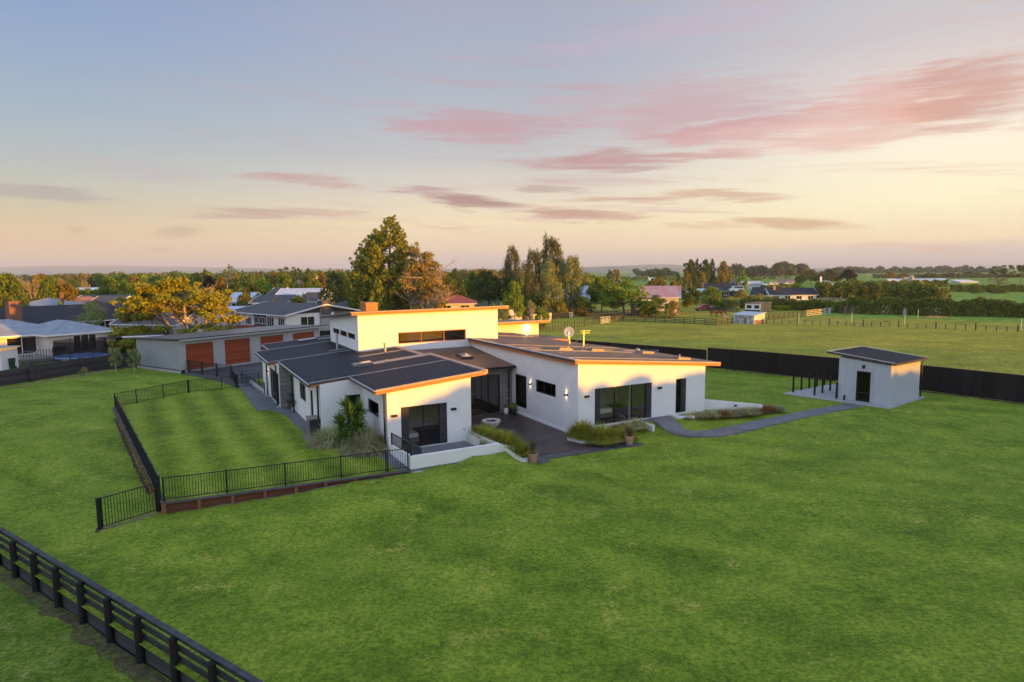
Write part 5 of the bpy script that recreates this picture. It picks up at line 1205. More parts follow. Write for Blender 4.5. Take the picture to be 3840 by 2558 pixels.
# timber slatted unit
ac=thing('slatted_box','black slatted box with a weathered timber top beside the left wing','cabinet',uv2w(6.78,36.62,-.02),YAW)
mb=MB()
for i in range(12):
    z=.06+i*.083; mb.box(-.02,-.02,z,.74,1.0,z+.03)
mb.box(0,0,0,.05,.05,1.02).box(.68,0,0,.73,.05,1.02).box(0,.93,0,.05,.98,1.02).box(.68,.93,0,.73,.98,1.02).box(.04,.04,.02,.69,.94,.98); mb.build('frame',M['cap'],ac)
mb=MB()
for i in range(12): z=.065+i*.083; mb.box(-.03,.02,z,-.021,.96,z+.05)
mb.build('slats',M['acwood'],ac); MB().box(-.04,-.04,1.03,.76,1.02,1.07).build('top',M['acwood'],ac)
# kettle barbecue and hose reel
bq=thing('barbecue','round dark kettle barbecue against the grey block wall','barbecue',uv2w(7.15,45.35,0))
MB().lathe([(.05,.35),(.25,.42),(.34,.58),(.36,.72),(.34,.74),(.30,.92),(.16,1.03),(.03,1.06)],22).build('bowl',M['cap'],bq,smooth=False)
for a in(0,2.1,4.2): MB().bar((math.cos(a)*.08,math.sin(a)*.08,.4),(math.cos(a)*.30,math.sin(a)*.30,0),.03).build('leg',M['black'],bq)
MB().bar((-.06,0,1.09),(.06,0,1.09),.03).build('handle',M['black'],bq)
hr=thing('hose_reel','black hose reel on a post by the left wing wall','hose reel',uv2w(7.15,44.1,0))
MB().bar((0,0,0),(0,0,1.0),.09).build('post',M['black'],hr)
mb=MB(); mb.tube([(.08+.0,.18*math.cos(t/9*6.28),.62+.18*math.sin(t/9*6.28)) for t in range(10)],.03,6); mb.build('hose',M['rubber'],hr)
# wicker chair behind the patio wall
wc=thing('wicker_lounger','dark wicker egg lounger lying on the patio','lounger',uv2w(10.35,29.3,0),YAW)
mb=MB(); mb.lathe([(.05,.02),(.35,.06),(.55,.2),(.62,.4),(.60,.42),(.5,.22),(.3,.10),(.02,.08)],26); o=mb.build('seat',M['wicker'],wc,smooth=True); o.rotation_euler=(R_(18),R_(-22),0); o.location=(0,.3,.1); o.scale=(.85,1.15,1)
mb=MB(); mb.box(-.3,-.3,.02,.3,.3,.10); mb.build('base',M['wood'],wc)
# garden hose tap lamp on garage corner
mb=MB(); mb.box(-.12,-.12,0,.12,.12,.35).box(-.05,-.18,.3,.2,.0,.45); p=pz(687,1404,-.1); o=mb.build('garden_light',M['black'],None,loc=(p.x,p.y,-.12)); tag(o,'small black garden fitting at the near corner of the garage','garden light')

# rotary clothesline behind the right wing
c0_=pz(2412,1322,1.95); cl_=thing('clothesline','rotary clothesline just visible above the right wing roof','clothesline',(c0_.x,c0_.y,-.45))
MB().tube([(0,0,0),(0,0,2.3)],.04,8).build('pole',M['galv'],cl_); mb=MB()
for k_ in range(4):
    a=k_*math.pi/2+.5; mb.bar((0,0,2.1),(1.75*math.cos(a),1.75*math.sin(a),2.5),.03); mb.bar((0,0,2.4),(.9*math.cos(a),.9*math.sin(a),2.3),.02)
mb.build('arm',M['galv'],cl_); mb=MB()
for q_ in(.6,1.,1.4,1.75):
    for k_ in range(4): a=k_*math.pi/2+.5; b=a+math.pi/2; zz2=2.1+.4*q_/1.75; mb.bar((q_*math.cos(a),q_*math.sin(a),zz2),(q_*math.cos(b),q_*math.sin(b),zz2),.012)
mb.build('line',M['white'],cl_)
# ------------------------------------------------------------------ neighbouring houses and farm buildings
def nhouse(name,label,loc,rz,L,W,h,rise,roof='gable',rm='greyroof',wm='white',wins=(),over=.5,chim=None,cat='house',fas='white',zb=-.3,group=None,root=None,off=(0,0),door=(),fr='white_metal',gablem=None):
    r=root or thing(name,label,cat,loc,rz,group); ox,oy=off
    def B():
        m=MB(); m.M=Matrix.Translation((ox,oy,0)); return m
    m=B(); m.add([(0,0,zb),(L,0,zb),(L,W,zb),(0,W,zb),(0,0,h),(L,0,h),(L,W,h),(0,W,h)],[(0,1,5,4),(1,2,6,5),(2,3,7,6),(3,0,4,7)])
    e=over; k=rise/(W/2) if W<=L or roof!='hip' else rise/(L/2)
    if roof=='gable': m.add([(0,0,h),(0,W,h),(0,W/2,h+rise),(L,0,h),(L,W,h),(L,W/2,h+rise)],[(0,2,1),(3,4,5)])
    if roof=='skill': m.add([(0,W,h),(0,W,h+rise),(0,0,h),(L,W,h),(L,W,h+rise),(L,0,h)],[(0,1,2),(3,5,4),(0,3,4,1)])
    m.build('wall',M[wm],r)
    m=B(); lo=h-k*e+.02; t=.12
    if roof=='gable':
        m.slab([(-e,-e,lo),(L+e,-e,lo),(L+e,W/2,h+rise+.02),(-e,W/2,h+rise+.02)],t); m.slab([(-e,W/2,h+rise+.02),(L+e,W/2,h+rise+.02),(L+e,W+e,lo),(-e,W+e,lo)],t)
    elif roof=='skill': kk=rise/W; m.slab([(-e,-e,h-kk*e+.02),(L+e,-e,h-kk*e+.02),(L+e,W+e,h+rise+kk*e+.02),(-e,W+e,h+rise+kk*e+.02)],t)
    else:
        if L>=W: a,b=(W/2,W/2,h+rise),(L-W/2,W/2,h+rise)
        else: a,b=(L/2,L/2,h+rise),(L/2,W-L/2,h+rise)
        c=[(-e,-e,lo),(L+e,-e,lo),(L+e,W+e,lo),(-e,W+e,lo)]
        if L>=W: fs=[(0,1,5,4),(1,2,5),(2,3,4,5),(3,0,4)]
        else: fs=[(0,1,4),(1,2,5,4),(2,3,5),(3,0,4,5)]
        m.add(c+[a,b],fs); m.add([(p[0],p[1],p[2]-.01) for p in c],[(0,3,2,1)])
        for p in c: m.bar(p,(a if (p[0]<L/2 if L>=W else p[1]<W/2) else b),.12,.05)
    ro=m.build('roof',M[rm],r)
    m=B(); q=.14
    if roof=='hip':
        m.box(-e-.04,-e-.04,lo-q,L+e+.04,-e,lo+.02).box(-e-.04,W+e,lo-q,L+e+.04,W+e+.04,lo+.02).box(-e-.04,-e,lo-q,-e,W+e,lo+.02).box(L+e,-e,lo-q,L+e+.04,W+e,lo+.02)
    elif roof=='gable':
        m.box(-e,-e-.05,lo-q,L+e,-e-.002,lo+.0).box(-e,W+e+.002,lo-q,L+e,W+e+.05,lo)
        for x in(-e-.05,L+e+.01):
            for y in(-e,W+e): m.bar((x+.02,y,lo-.05),(x+.02,W/2,h+rise-.04),.06,.2)
    else: m.box(-e,-e-.06,h-.2,L+e,-e-.002,h+.0)
    m.build('fascia',M[fas],r)
    if gablem:
        m=B(); x=L+.01; m.add([(x,.5,h),(x,W-.5,h),(x,W/2,h+rise-.3)],[(0,1,2)]); m.build('gable_panel',M[gablem],r)
    for wd in wins:
        f,x,w_,z,hh=wd[:5]; mull=[w_*i/wd[5] for i in range(1,wd[5])] if len(wd)>5 else []
        Mx={'f':TM(ox+x,oy,z,0),'r':TM(ox+L,oy+x,z,Q),'l':TM(ox,oy+W-x,z,-Q)}[f]
        window(Mx,w_,hh,r,mull,name='window' if z>.4 else 'door',fr=fr,gl='glass_dark',f=.09,d=.06,inset=-.05,loc_m=sb)
        bk=sb(Mx); bk.box(.05,-.004,.05,w_-.05,-.001,hh-.05)
    if chim:
        for x,y,s,z1,mm in (chim if isinstance(chim[0],tuple) else [chim]):
            m=B(); m.box(x-s/2,y-s/2,h-.3,x+s/2,y+s/2,z1); m.box(x-s/2-.05,y-s/2-.05,z1,x+s/2+.05,y+s/2+.05,z1+.1); m.build('chimney',M[mm],ro)
    return r
# A: blue roofed cream house with deck, far left
A0=Vector((-51.4,70.6,0))
ha=nhouse('house','cream weatherboard house with a faded blue hip roof on the far left',A0,R_(57),7.0,9.5,2.85,1.15,'hip','blueroof','board_cream',[('f',2.4,2.5,.5,2.0,3),('f',.2,1.6,.6,.9)],zb=0)
nhouse('','',A0,R_(57),17,9.,2.85,1.45,'hip','blueroof','board_cream',[('f',3.6,2.0,.5,2.0,2),('f',6.2,3.2,.5,2.0,2),('f',10.6,2.9,.5,2.0,2),('f',14.3,1.1,1.3,1.0)],root=ha,off=(-13.5,3.0),zb=0)
dk=thing('deck','weathered grey timber deck with railing in front of the cream house','deck',A0+Vector((0,0,0)),R_(57))
MB().box(-13,-1.6,.05,3.5,2.98,.42).build('platform',M['greytimber'],dk)
for i in range(3): MB().box(-9.2,-1.6-.32*(i+1),.0,-3.6,-1.6-.32*i,.33-.1*i).build('step',M['greytimber'],dk)
for i,(a,b) in enumerate((((-13,-1.5),(-9.3,-1.5)),((-3.5,-1.5),(3.4,-1.5)),((-3.5,-1.4),(-3.5,2.9)))): balus(a,b,.85,26,dk,name='railing',coords='w',z0=.42,z1=.42,bar=.04,rail=.09,mat_='greytimber')
# B: dark roofed brick house with chimney
hB=nhouse('house','dark tiled brick house with an orange lit chimney behind the blue roof',(-71.5,90,0),R_(57),20,9,2.5,2.2,'gable','darkroof','brickhouse',[('f',4,2.2,.9,1.3,2),('f',8.5,1.2,.9,1.3),('f',11.5,2.4,.2,2.0,3)],chim=(1.3,.3,1.5,5.6,'brickhouse'))
nhouse('','',0,0,8,8,2.5,2.6,'hip','darkroof','brickhouse',[],root=hB,off=(12.5,6.5))
# C: white weatherboard house under the pine
nhouse('house','white weatherboard house with grey roof half hidden by the golden pine',(-57.8,93,-.5),R_(-14),10.5,8,2.9,1.6,'gable','greyroof','board_white',[('f',.6,1.5,1.0,1.2,3),('f',4.8,1.6,1.0,1.1,2),('f',7.3,2.2,.5,2.0,3)],chim=None)
nhouse('house','white building with a lit cream wall right behind the golden pine trunk',(-55.5,100,-.3),R_(-18),9,7,3.4,1.3,'gable','greyroof','board_white',[('f',1.,1.4,1.1,1.1,2),('f',4.2,1.8,1.1,1.1,2)])
# D: white house with big grey shingle roof
hD=nhouse('house','white house with a broad grey shingle gable roof behind the garage',(-45.6,104.8,0),R_(-42),17,12.5,3.35,1.25,'gable','greyroof','white',
 [('f',.8,1.7,1.3,1.3,3),('f',4.2,2.0,1.3,1.35,3),('f',7.2,1.2,1.6,1.1),('f',8.8,1.9,1.6,1.1,2),('f',11.2,2.1,.8,2.0,3),('f',14.6,1.9,.6,2.2,3),('r',2.2,2.4,1.0,1.9,2)],chim=(16.8,6.4,1.5,5.0,'greyroof'),over=.7,gablem='darkpanel')
MB().box(7.0,-.03,.6,11.0,-.006,3.1).build('wall_panel',M['darkpanel'],hD)
MB().box(16.95,5.5,-.3,17.35,7.1,4.2).build('chimney_breast',M['greywall'],hD)
mb=MB(); mb.box(16.98,8,2.2,17.02,11.6,3.4); mb.build('gable_window',M['glass_dark'],hD)
MB().box(0.2,-3.2,-.3,9,-.1,1.1) 
nhouse('house','grey hip roofed house behind the gable of the white house',(-36,118,0),R_(-15),15,11,2.8,1.9,'hip','greyroof','white',[('f',2,2,1,1.2,2)])
mb=MB(); d_=thing('satellite_dish','grey satellite dish on the roof behind the white house gable','satellite dish',at(1284,1166,108)); mb.lathe([(.05,.0),(.3,.06),(.5,.18),(.52,.19)],16); o=mb.build('dish',M['dish'],d_,smooth=True); o.rotation_euler=(R_(75),0,R_(35)); MB().bar((0,.1,-.1),(0,.3,-1.2),.05).build('arm',M['galv'],d_)
# scattered town roofs (px left, px right, eave px y, distance, roof ...)
def far(label,x0,x1,ye,Y,rise,roof,rm,wm,h=2.6,W=8,rz=0,wins=1,chim=None,cat='house',fas='white'):
    a=at(x0,ye,Y); b=at(x1,ye,Y); L=(b.x-a.x)/max(.5,math.cos(rz)); z=a.z-h
    ws=[]
    if wins:
        n=max(1,int(L/3.2))
        ws=[('f',(i+.25)*L/n,L/n*.5,.9,1.2,2) for i in range(n)]
    g=nhouse('house',label,(a.x,Y,z),rz,L,W,h,rise,roof,rm,wm,ws,chim=chim,cat=cat,fas=fas,zb=-1.5-max(0,z)); return g
far('light blue roofed house far behind the brick chimney on the left',57,204,1145,128,1.3,'hip','blueroof','white',chim=(8,2,.5,5,'brickhouse'))
far('salmon pink roofed house beyond the dark tiled roof on the left',232,312,1136,140,1.2,'hip','pinkroof','white')
far('long grey roofed house beyond the dark tiled roof with a white gable',275,478,1128,152,1.2,'gable','greyroof','white')
far('small white gabled house with dark eaves next to the golden pine',330,430,1144,120,1.5,'gable','greyroof','white')
far('pale green roofed house at the left of the golden pine',436,474,1140,132,1,'hip','greenroof','pinkroof',wins=0)
far('plain white gable wall standing among far trees on the left',272,341,1092,235,1.2,'gable','white','white',h=3.2,wins=0,cat='building')
far('light blue house with pale blue roof right of the golden pine',850,925,1128,132,1.6,'gable','paleroof','bluewall',rz=R_(-8))
far('white house with dark windows just right of the golden pine',790,880,1172,112,.9,'gable','paleroof','white',W=7)
far('pale blue roof stretching behind the round orange tree',848,900,1104,165,1.2,'hip','paleroof','white')
far('low charcoal roofed house in front of the long pale roof',945,1075,1133,126,1.25,'gable','greyroof','white',W=9,rz=R_(-6))
far('long pale blue roof with white gable in the middle of the town',1036,1196,1110,156,1.7,'gable','paleroof','white',W=10)
far('brown gabled house with white eaves left of the long pale roof',1003,1048,1108,162,1.9,'gable','greyroof','brickhouse',W=6,rz=R_(-25))
far('cream and brown gabled house behind the dark shrub',1120,1188,1128,138,1.7,'gable','greyroof','board_cream',W=8,rz=R_(-15))
far('pale pink roofed cottage with chimneys in the distance',1116,1155,1080,225,1.8,'hip','corrwhite','brickhouse',chim=((9,3,.8,5.6,'pinkroof'),(12,3,.7,6,'white')))
far('dark roofed house with white chimney far beyond the pink cottage',1112,1142,1065,300,1.8,'gable','greyroof','greywall',chim=(9,2,.8,6,'white'))
far('teal roofed house left of the tall dark conifer',1300,1336,1088,200,1.3,'hip','tealroof','white')
far('white gable house between the dark cypress and the tall conifer',1322,1352,1122,142,1.8,'gable','greyroof','white',W=7,rz=R_(-35))
far('small slate roofed house beside the tall conifer base',1335,1372,1150,125,1.8,'hip','greyroof','greywall',wins=0)
far('red roofed house with cream walls right of the tall conifer',1640,1778,1136,131,1.55,'hip','redroof','board_cream',W=9,rz=R_(4))
far('house with solar panels on a grey roof behind the eucalypts',2062,2205,1117,150,2.6,'gable','paleroof','greywall',W=10)
rs=far('old red rusty iron roofed barn with cream gable by the paddock',2408,2538,1111,143,2.2,'gable','rust','board_cream',h=3.6,W=9,rz=R_(-12),cat='barn')
far('low grey roofed shed beside the red iron roof',2382,2450,1124,140,.8,'skill','greyroof','greywall',h=2.3,W=5,wins=0,cat='shed')
far('long low pale roofed building behind the lime green tree',2530,2648,1094,228,.9,'gable','corrwhite','greywall',W=9)
far('grey roofed bungalow far behind the poplars on the right',2682,2762,1062,345,2.2,'gable','greyroof','board_cream',W=10,rz=R_(-15))
far('dark roofed house with orange gable in front of the grey shed',2640,2748,1082,262,2.,'gable','darkroof','brickhouse',W=9,rz=R_(-20))
far('low black carport roof with white gable left of the dark house',2706,2780,1090,225,.9,'gable','darkroof','darkpanel',W=8)
far('pale steel farm shed standing behind the dark house',2788,2860,1063,330,1.,'gable','corrwhite','shedwall',h=3.,W=12,wins=0,cat='shed')
far('small white hut with white gate left of the steel farm shed',2868,2908,1072,330,.8,'skill','white','white',wins=0,cat='shed',W=4)
far('brown and cream cottage above the pale vans in the distance',2915,2962,1058,420,2.,'gable','pinkroof','board_cream',W=8,rz=R_(-25))
hh_=far('dark roofed modern house with white walls across the paddock',2890,3055,1104,208,2.0,'gable','darkroof','white',W=8,rz=R_(-5),wins=1,chim=(2.,3,.7,5.2,'orangeboard'))
far('dark gable wing at the left of the modern white house',2816,2900,1104,214,2.3,'gable','darkroof','white',W=10,rz=R_(-30))
far('white cottage with green roof and chimney in front of dark trees',3080,3144,1066,380,2.1,'hip','greenroof','white',chim=(1,3,.9,7,'white'))
far('brown shed roof in the distance left of the silo',3380,3414,1044,640,2,'gable','rust','darkpanel',h=3,wins=0,cat='shed')
far('pale open gabled dairy shed left of the silo',3338,3389,1058,470,2.4,'gable','corrwhite','greywall',h=3,wins=0,cat='shed')
far('long pale blue steel farm shed on the right horizon',3447,3557,1057,470,2.3,'gable','paleroof','shedwall',h=4.,W=16,rz=R_(-5),wins=0,cat='shed')
far('plain white farm shed near the right edge',3602,3668,1057,430,1.2,'skill','white','corrwhite',h=4.,W=10,wins=0,cat='shed')
far('tiny white barn on the pasture in the far centre',2368,2386,1039,1100,3,'gable','paleroof','white',h=4,wins=0,cat='barn')
far('pale blue shed left of the lone pines',2268,2330,1056,520,2,'gable','corrwhite','greywall',h=3,wins=0,cat='shed')
far('low white roof among the poplars in the distance',2436,2484,1050,560,2,'gable','white','greywall',h=2.5,wins=0,cat='shed')
sl=at(3416,1072,470); s_=thing('silo','tall grey cylindrical silo beside the farm sheds','silo',(sl.x,470,-2)); MB().lathe([(1.7,0),(1.7,5.2),(1.2,6.3),(.3,6.9)],16).build('tank',M['greywall'],s_); MB().bar((1.8,0,0),(1.8,0,6),.12).build('ladder',M['galv'],s_)
# utility poles
def upole(label,x,yt,yb,Y):
    b=at(x,yb,Y); t=at(x,yt,Y); p=thing('utility_pole',label,'utility pole',b); h=t.z-b.z; MB().tube([(0,0,-.5),(0,0,h)],[.16,.10],8).build('pole',M['bark_pale'],p); MB().box(-.9,-.06,h-.7,.9,.06,h-.55).build('crossarm',M['bark_pale'],p)
    for k in(-.8,-.3,.3,.8): MB().box(k-.05,-.05,h-.55,k+.05,.05,h-.38).build('insulator',M['white'],p)
upole('timber utility pole behind the far farm sheds on the right',3581,1021,1046,520); upole('utility pole between the dark trees and the farm',3253,1026,1046,500); upole('utility pole at the left of the dark tree clump',2994,1028,1062,420); upole('utility pole in the gap of town trees',917,1050,1110,190)
def lamp(label,x,yt,yb,Y):
    b=at(x,yb,Y); t=at(x,yt,Y); p=thing('street_lamp',label,'street lamp',b); h=t.z-b.z; MB().tube([(0,0,0),(0,0,h-.4),(.4,0,h-.05),(1.3,0,h)],[.09,.06,.05,.04],7).build('pole',M['galv'],p); MB().box(1.1,-.1,h-.06,1.8,.1,h+.06).build('lamp_head',M['galv'],p)
lamp('slim grey street lamp right of the golden pine',854,1062,1106,165)
# ------------------------------------------------------------------ paddock sheds, animals, vehicle
G=lambda x,y:pz(x,y,-.5)
cp=G(2827,1217); ang=math.atan2(*( (G(2748,1212)-cp).yx)); c2=G(2748,1212); Lc=(c2-cp).length
coop=thing('shed','low weathered white iron shelter with patched panels in the paddock','shed',c2,math.atan2(cp.y-c2.y,cp.x-c2.x))
mb=MB(); L=Lc; D=3.6
mb.add([(0,0,-.1),(L,0,-.1),(L,D,-.1),(0,D,-.1),(0,0,1.55),(L,0,1.55),(L,D,1.95),(0,D,1.95)],[(0,1,5,4),(1,2,6,5),(2,3,7,6),(3,0,4,7)]); mb.build('wall',M['corrwhite'],coop)
for i,(x,w_,z,h_) in enumerate(((.5,.5,.85,.6),(1.2,1.1,.85,.6),(3.0,.8,.85,.6),(.5,.9,.1,.6),(1.7,.7,.1,.6),(3.3,.8,.1,.6))): 
    if x+w_<L: MB().box(x,-.02,z,x+w_,-.004,z+h_).build('patch_panel',M['greywall'],coop)
MB().box(L+.003,.1,0,L+.02,D-.1,.75).build('rusty_panel',M['bark'],coop)
mb=MB(); mb.slab([(-.2,-.2,1.62),(L+.2,-.2,1.62),(L+.2,D+.2,2.06),(-.2,D+.2,2.06)],.1); mb.build('roof',M['corrwhite'],coop)
MB().box(2.35,-.03,0,2.75,-.005,1.2).build('door',M['redroof'],coop)
a=G(2793,1170);b=G(2852,1172)
cab=thing('cabin','long white cabin with timber end and flat brown roof by the hedge','cabin',a,math.atan2(b.y-a.y,b.x-a.x)); L=(b-a).length
mb=MB(); mb.box(0,0,-.1,L,7,2.0); mb.build('wall',M['white'],cab); MB().box(-.15,-.2,2.0,L+.2,7.2,2.12).build('roof',mat('brown flat roof',(.25,.17,.10),.8),cab)
MB().box(L+.003,.2,0,L+.03,6.8,1.95).build('end_wall',M['orangeboard'],cab)
for x in(L*.12,L*.6): MB().box(x,-.03,.9,x+L*.3,-.005,1.6).build('window',M['glass_dark'],cab)
MB().box(0,-.04,-.1,L,-.006,.55).build('skirt',M['darkpanel'],cab)
# net cage
a=G(2922,1158); cg=thing('fruit_cage','dark green shade cloth fruit cage behind yellow flowers','fruit cage',a); mb=MB(); n=9; w_=(G(3071,1158)-a).length
for i in range(n):
    x=w_*i/n; z=1.5+.35*math.sin(i*2.1); z2=1.5+.35*math.sin((i+1)*2.1); mb.add([(x,0,0),(x+w_/n,0,0),(x+w_/n,0,z2*.8),(x,0,z*.8),(x+w_/n,3,z2+.2),(x,3,z+.2)],[(0,1,2,3),(3,2,4,5)])
mb.add([(0,0,0),(0,5,0),(0,3,1.7),(0,0,1.2)],[(0,1,2,3)]); mb.build('netting',M['tarp'],cg)
for i in range(4): MB().bar((w_*i/3,.1,0),(w_*i/3,.1,1.9),.07).build('post',M['railtimber'],cg)
# two horses
def horse(label,loc,rz,s,head_down,seed):
    root=thing('horse',label,'horse',loc,rz); vs=[];es=[];rs=[]
    def ch(pts,par=None):
        prev=par
        for (p,r) in pts:
            vs.append(p);rs.append(r)
            if prev is not None: es.append((prev,len(vs)-1))
            prev=len(vs)-1
        return prev
    ch([((-.62,0,1.22),.27)]); b1=ch([((-.25,0,1.17),.30)],0); b2=ch([((.2,0,1.16),.30)],b1); b3=ch([((.55,0,1.22),.26)],b2)
    if head_down: nk=ch([((.85,0,1.22),.17),((1.12,0,.95),.12),((1.32,0,.68),.11),((1.40,0,.42),.085),((1.42,0,.26),.06)],b3)
    else: nk=ch([((.85,0,1.42),.17),((1.05,0,1.62),.12),((1.20,0,1.70),.11),((1.42,0,1.58),.085),((1.58,0,1.48),.06)],b3)
    for sy in(-.15,.15):
        ch([((-.66,sy,.98),.17),((-.60,sy*1.05,.72),.09),((-.76,sy*1.05,.45),.055),((-.72,sy*1.05,.12),.042),((-.68,sy*1.05,.03),.055)],0)
        ch([((.52,sy,.95),.12),((.54,sy*1.0,.62),.07),((.55,sy,.36),.05),((.54,sy,.1),.04),((.57,sy,.03),.052)],b3)
    me=bpy.data.meshes.new('body'); me.from_pydata([(x*s,y*s,z*s) for x,y,z in vs],es,[]); me.materials.append(M['horse']); o=bpy.data.objects.new('body',me); col.objects.link(o); o.parent=root
    sk=o.modifiers.new('skin','SKIN')
    for i,v in enumerate(me.skin_vertices[0].data): v.radius=(rs[i]*s*.92,rs[i]*s*.92); v.use_root=(i==0)
    ss=o.modifiers.new('ss','SUBSURF'); ss.levels=2; ss.render_levels=2
    mb=MB(); mb.tube([(-.86*s,0,1.3*s),(-.98*s,0,1.05*s),(-.98*s,0,.6*s)],[.04*s,.08*s,.03*s],7); mb.build('tail',M['mane'],root)
    mb=MB(); 
    if head_down: mb.tube([(.62*s,0,1.48*s),(.95*s,0,1.32*s),(1.26*s,0,.98*s)],[.04*s,.05*s,.03*s],6).tube([(1.27*s,-.05*s,.86*s),(1.29*s,-.06*s,.98*s)],[.03*s,.01*s],5).tube([(1.27*s,.05*s,.86*s),(1.29*s,.06*s,.98*s)],[.03*s,.01*s],5)
    else: mb.tube([(.62*s,0,1.5*s),(.9*s,0,1.72*s),(1.12*s,0,1.84*s)],[.04*s,.05*s,.03*s],6)
    mb.build('mane',M['mane'],root)
hp=G(2702,1191); horse('bay horse grazing with its head down behind the low iron shelter',(hp.x-.2,hp.y,-.5),R_(-20),1.05,True,1)
hp=G(2687,1190); horse('second bay horse standing half hidden behind the grazing one',(hp.x,hp.y+1.2,-.5),R_(8),.98,True,2)
# red pickup
tp=G(2606,1166); tr_=thing('pickup_truck','old red pickup truck parked by the paddock track','pickup truck',tp,R_(4))
mb=MB(); prof=[(0,.45),(.05,.85),(1.3,1.0),(1.85,1.5),(3.1,1.52),(3.3,1.0),(4.9,.98),(4.9,.45)]
n=len(prof); mb.add([(x,-.82,z) for x,z in prof]+[(x,.82,z) for x,z in prof],[tuple(range(n-1,-1,-1)),tuple(range(n,2*n))]+[(i,(i+1)%n,(i+1)%n+n,i+n) for i in range(n)]); o=mb.build('body',M['carred'],tr_); bv=o.modifiers.new('b','BEVEL'); bv.width=.05; bv.segments=2
mb=MB(); mb.add([(1.5,-.83,1.03),(2.2,-.83,1.03),(2.2,-.83,1.42),(1.92,-.83,1.42)],[(0,1,2,3)]); mb.add([(2.3,-.83,1.03),(3.1,-.83,1.03),(3.0,-.83,1.42),(2.3,-.83,1.42)],[(0,1,2,3)]); mb.build('window',M['black'],tr_)
for x in(.85,3.95):
    for y in(-.80,.80): w__=MB().tube([(x,y-.1,.34),(x,y+.1,.34)],.34,18).build('wheel',M['rubber'],tr_); MB().tube([(x,y-.11,.34),(x,y+.11,.34)],.18,12).build('rim',M['galv'],w__)
for y in(-.6,.6): MB().box(-.02,y-.12,.62,.03,y+.12,.78).build('headlight',M['white_metal'],tr_)
MB().box(3.35,-.78,.99,4.88,.78,1.12).build('tray_rim',M['greywall'],tr_)
# vans far away
for i,(x,y,Y,lb) in enumerate(((2884,1074,325,'pale van parked beside the small white hut'),(2945,1071,360,'silver van parked below the distant cottage'),(2740+0,1088+8,222,'white trailer under the black carport'))):
    p=at(x,y,Y); v_=thing('van',lb,'van',(p.x,Y,p.z)); mb=MB(); mb.box(0,0,.4,4.6,1.8,1.3).box(.9,.1,1.3,4.5,1.7,2.1); mb.build('body',M['white'],v_)
    for q in(.9,3.7): MB().tube([(q,-.05,.35),(q,1.85,.35)],.35,12).build('wheel',M['rubber'],v_)
    MB().box(1.2,.07,1.4,4.3,.09,1.95).build('window',M['black'],v_)
# ------------------------------------------------------------------ paddock fences
def rails(label,pts,h,nr,sp,m,name='rail_fence',rw=.04,rh=.13,pw=.12,group=None,top=None,lean=0.,ph=0.):
    P=[Vector(p) for p in pts]; root=thing(name,label,'fence',P[0],0,group)
    for i in range(len(P)-1):
        a,b=P[i],P[i+1]; n=max(1,round((b-a).length/sp))
        for k in range(nr):
            z=h-(k*(h-.15)/max(1,nr-1 if nr>1 else 1))-.06; mb=MB(); mb.M=Matrix.Translation(-P[0])
            for j in range(n):
                p=a.lerp(b,j/n);q=a.lerp(b,(j+1)/n); mb.bar(p+Vector((0,0,z+rnd.uniform(-.03,.03))),q+Vector((0,0,z+rnd.uniform(-.03,.03))),rw,rh)
            mb.build('rail',M[m],root)
        for j in range(n+(1 if i==len(P)-2 else 0)):
            p=a.lerp(b,j/n); mb=MB(); mb.M=Matrix.Translation(-P[0]); mb.bar(p-Vector((0,0,.3)),p+Vector((rnd.uniform(-lean,lean),rnd.uniform(-lean,lean),h+ph)),pw); mb.build('post',M[m],root)
    return root
G2=lambda x,y:tuple(G(x,y))
ZP=lambda x,y:(1900+x/3.363,1130+y/3.363)
ZH=lambda x,y:(2500+x/3.363,1050+y/3.363)
rails('dark four rail paddock fence in front of the horse yard',[G2(*ZP(1480,255)),G2(*ZP(1880,262)),G2(*ZP(2240,280)),G2(*ZH(220,552)),G2(*ZH(350,556)),G2(*ZH(620,572))],1.12,4,2.1,'railtimber')
rails('short return of dark rails joining the iron shelter',[G2(*ZH(622,572)),G2(*ZH(835,548))],1.1,4,2.,'railtimber')
rails('tall weathered stockyard rails at the back of the pens',[G2(*ZP(590,196)),G2(*ZP(1000,192)),G2(*ZP(1400,186)),G2(*ZP(1800,182))],1.25,5,2.6,'railtimber')
rails('middle row of dark stockyard rails between the pens',[G2(*ZP(1005,232)),G2(*ZP(1240,225)),G2(*ZP(1475,222))],1.2,4,2.2,'railtimber')
rails('weathered stockyard rails at the left end of the pens',[G2(*ZP(585,226)),G2(*ZP(690,214)),G2(*ZP(775,208))],1.2,5,2.0,'railtimber')
rails('slanting stockyard rails joining the white gate to the pens',[G2(*ZP(1312,272)),G2(*ZP(1480,250))],1.3,5,2.0,'railtimber')
rails('sunlit rails running back from the yards towards the truck',[G2(*ZP(1880,178)),G2(*ZP(2050,160)),G2(*ZP(2205,130))],1.25,4,2.6,'railtimber')
rails('dark yard rails in front of the red pickup',[G2(*ZH(420,388)),G2(*ZH(600,395)),G2(*ZH(900,405))],1.0,4,2.6,'railtimber')
rails('dark rails from the iron shelter towards the pale gates',[G2(*ZH(1285,505)),G2(*ZH(1480,485)),G2(*ZH(1755,456))],1.2,4,2.,'railtimber')
rails('pale new timber rails at the paddock corner',[G2(*ZH(1762,455)),G2(*ZH(1870,443)),G2(*ZH(1980,430))],1.2,4,2.,'newtimber')
rails('pale timber farm gate next to the new rails',[G2(*ZH(1988,428)),G2(*ZH(2050,421))],1.25,4,3.,'corrwhite',name='gate')
rails('open leaning pale gate in front of the hedge',[G2(*ZH(2058,420)),G2(*ZH(2125,412))],1.25,4,3.,'corrwhite',name='gate')
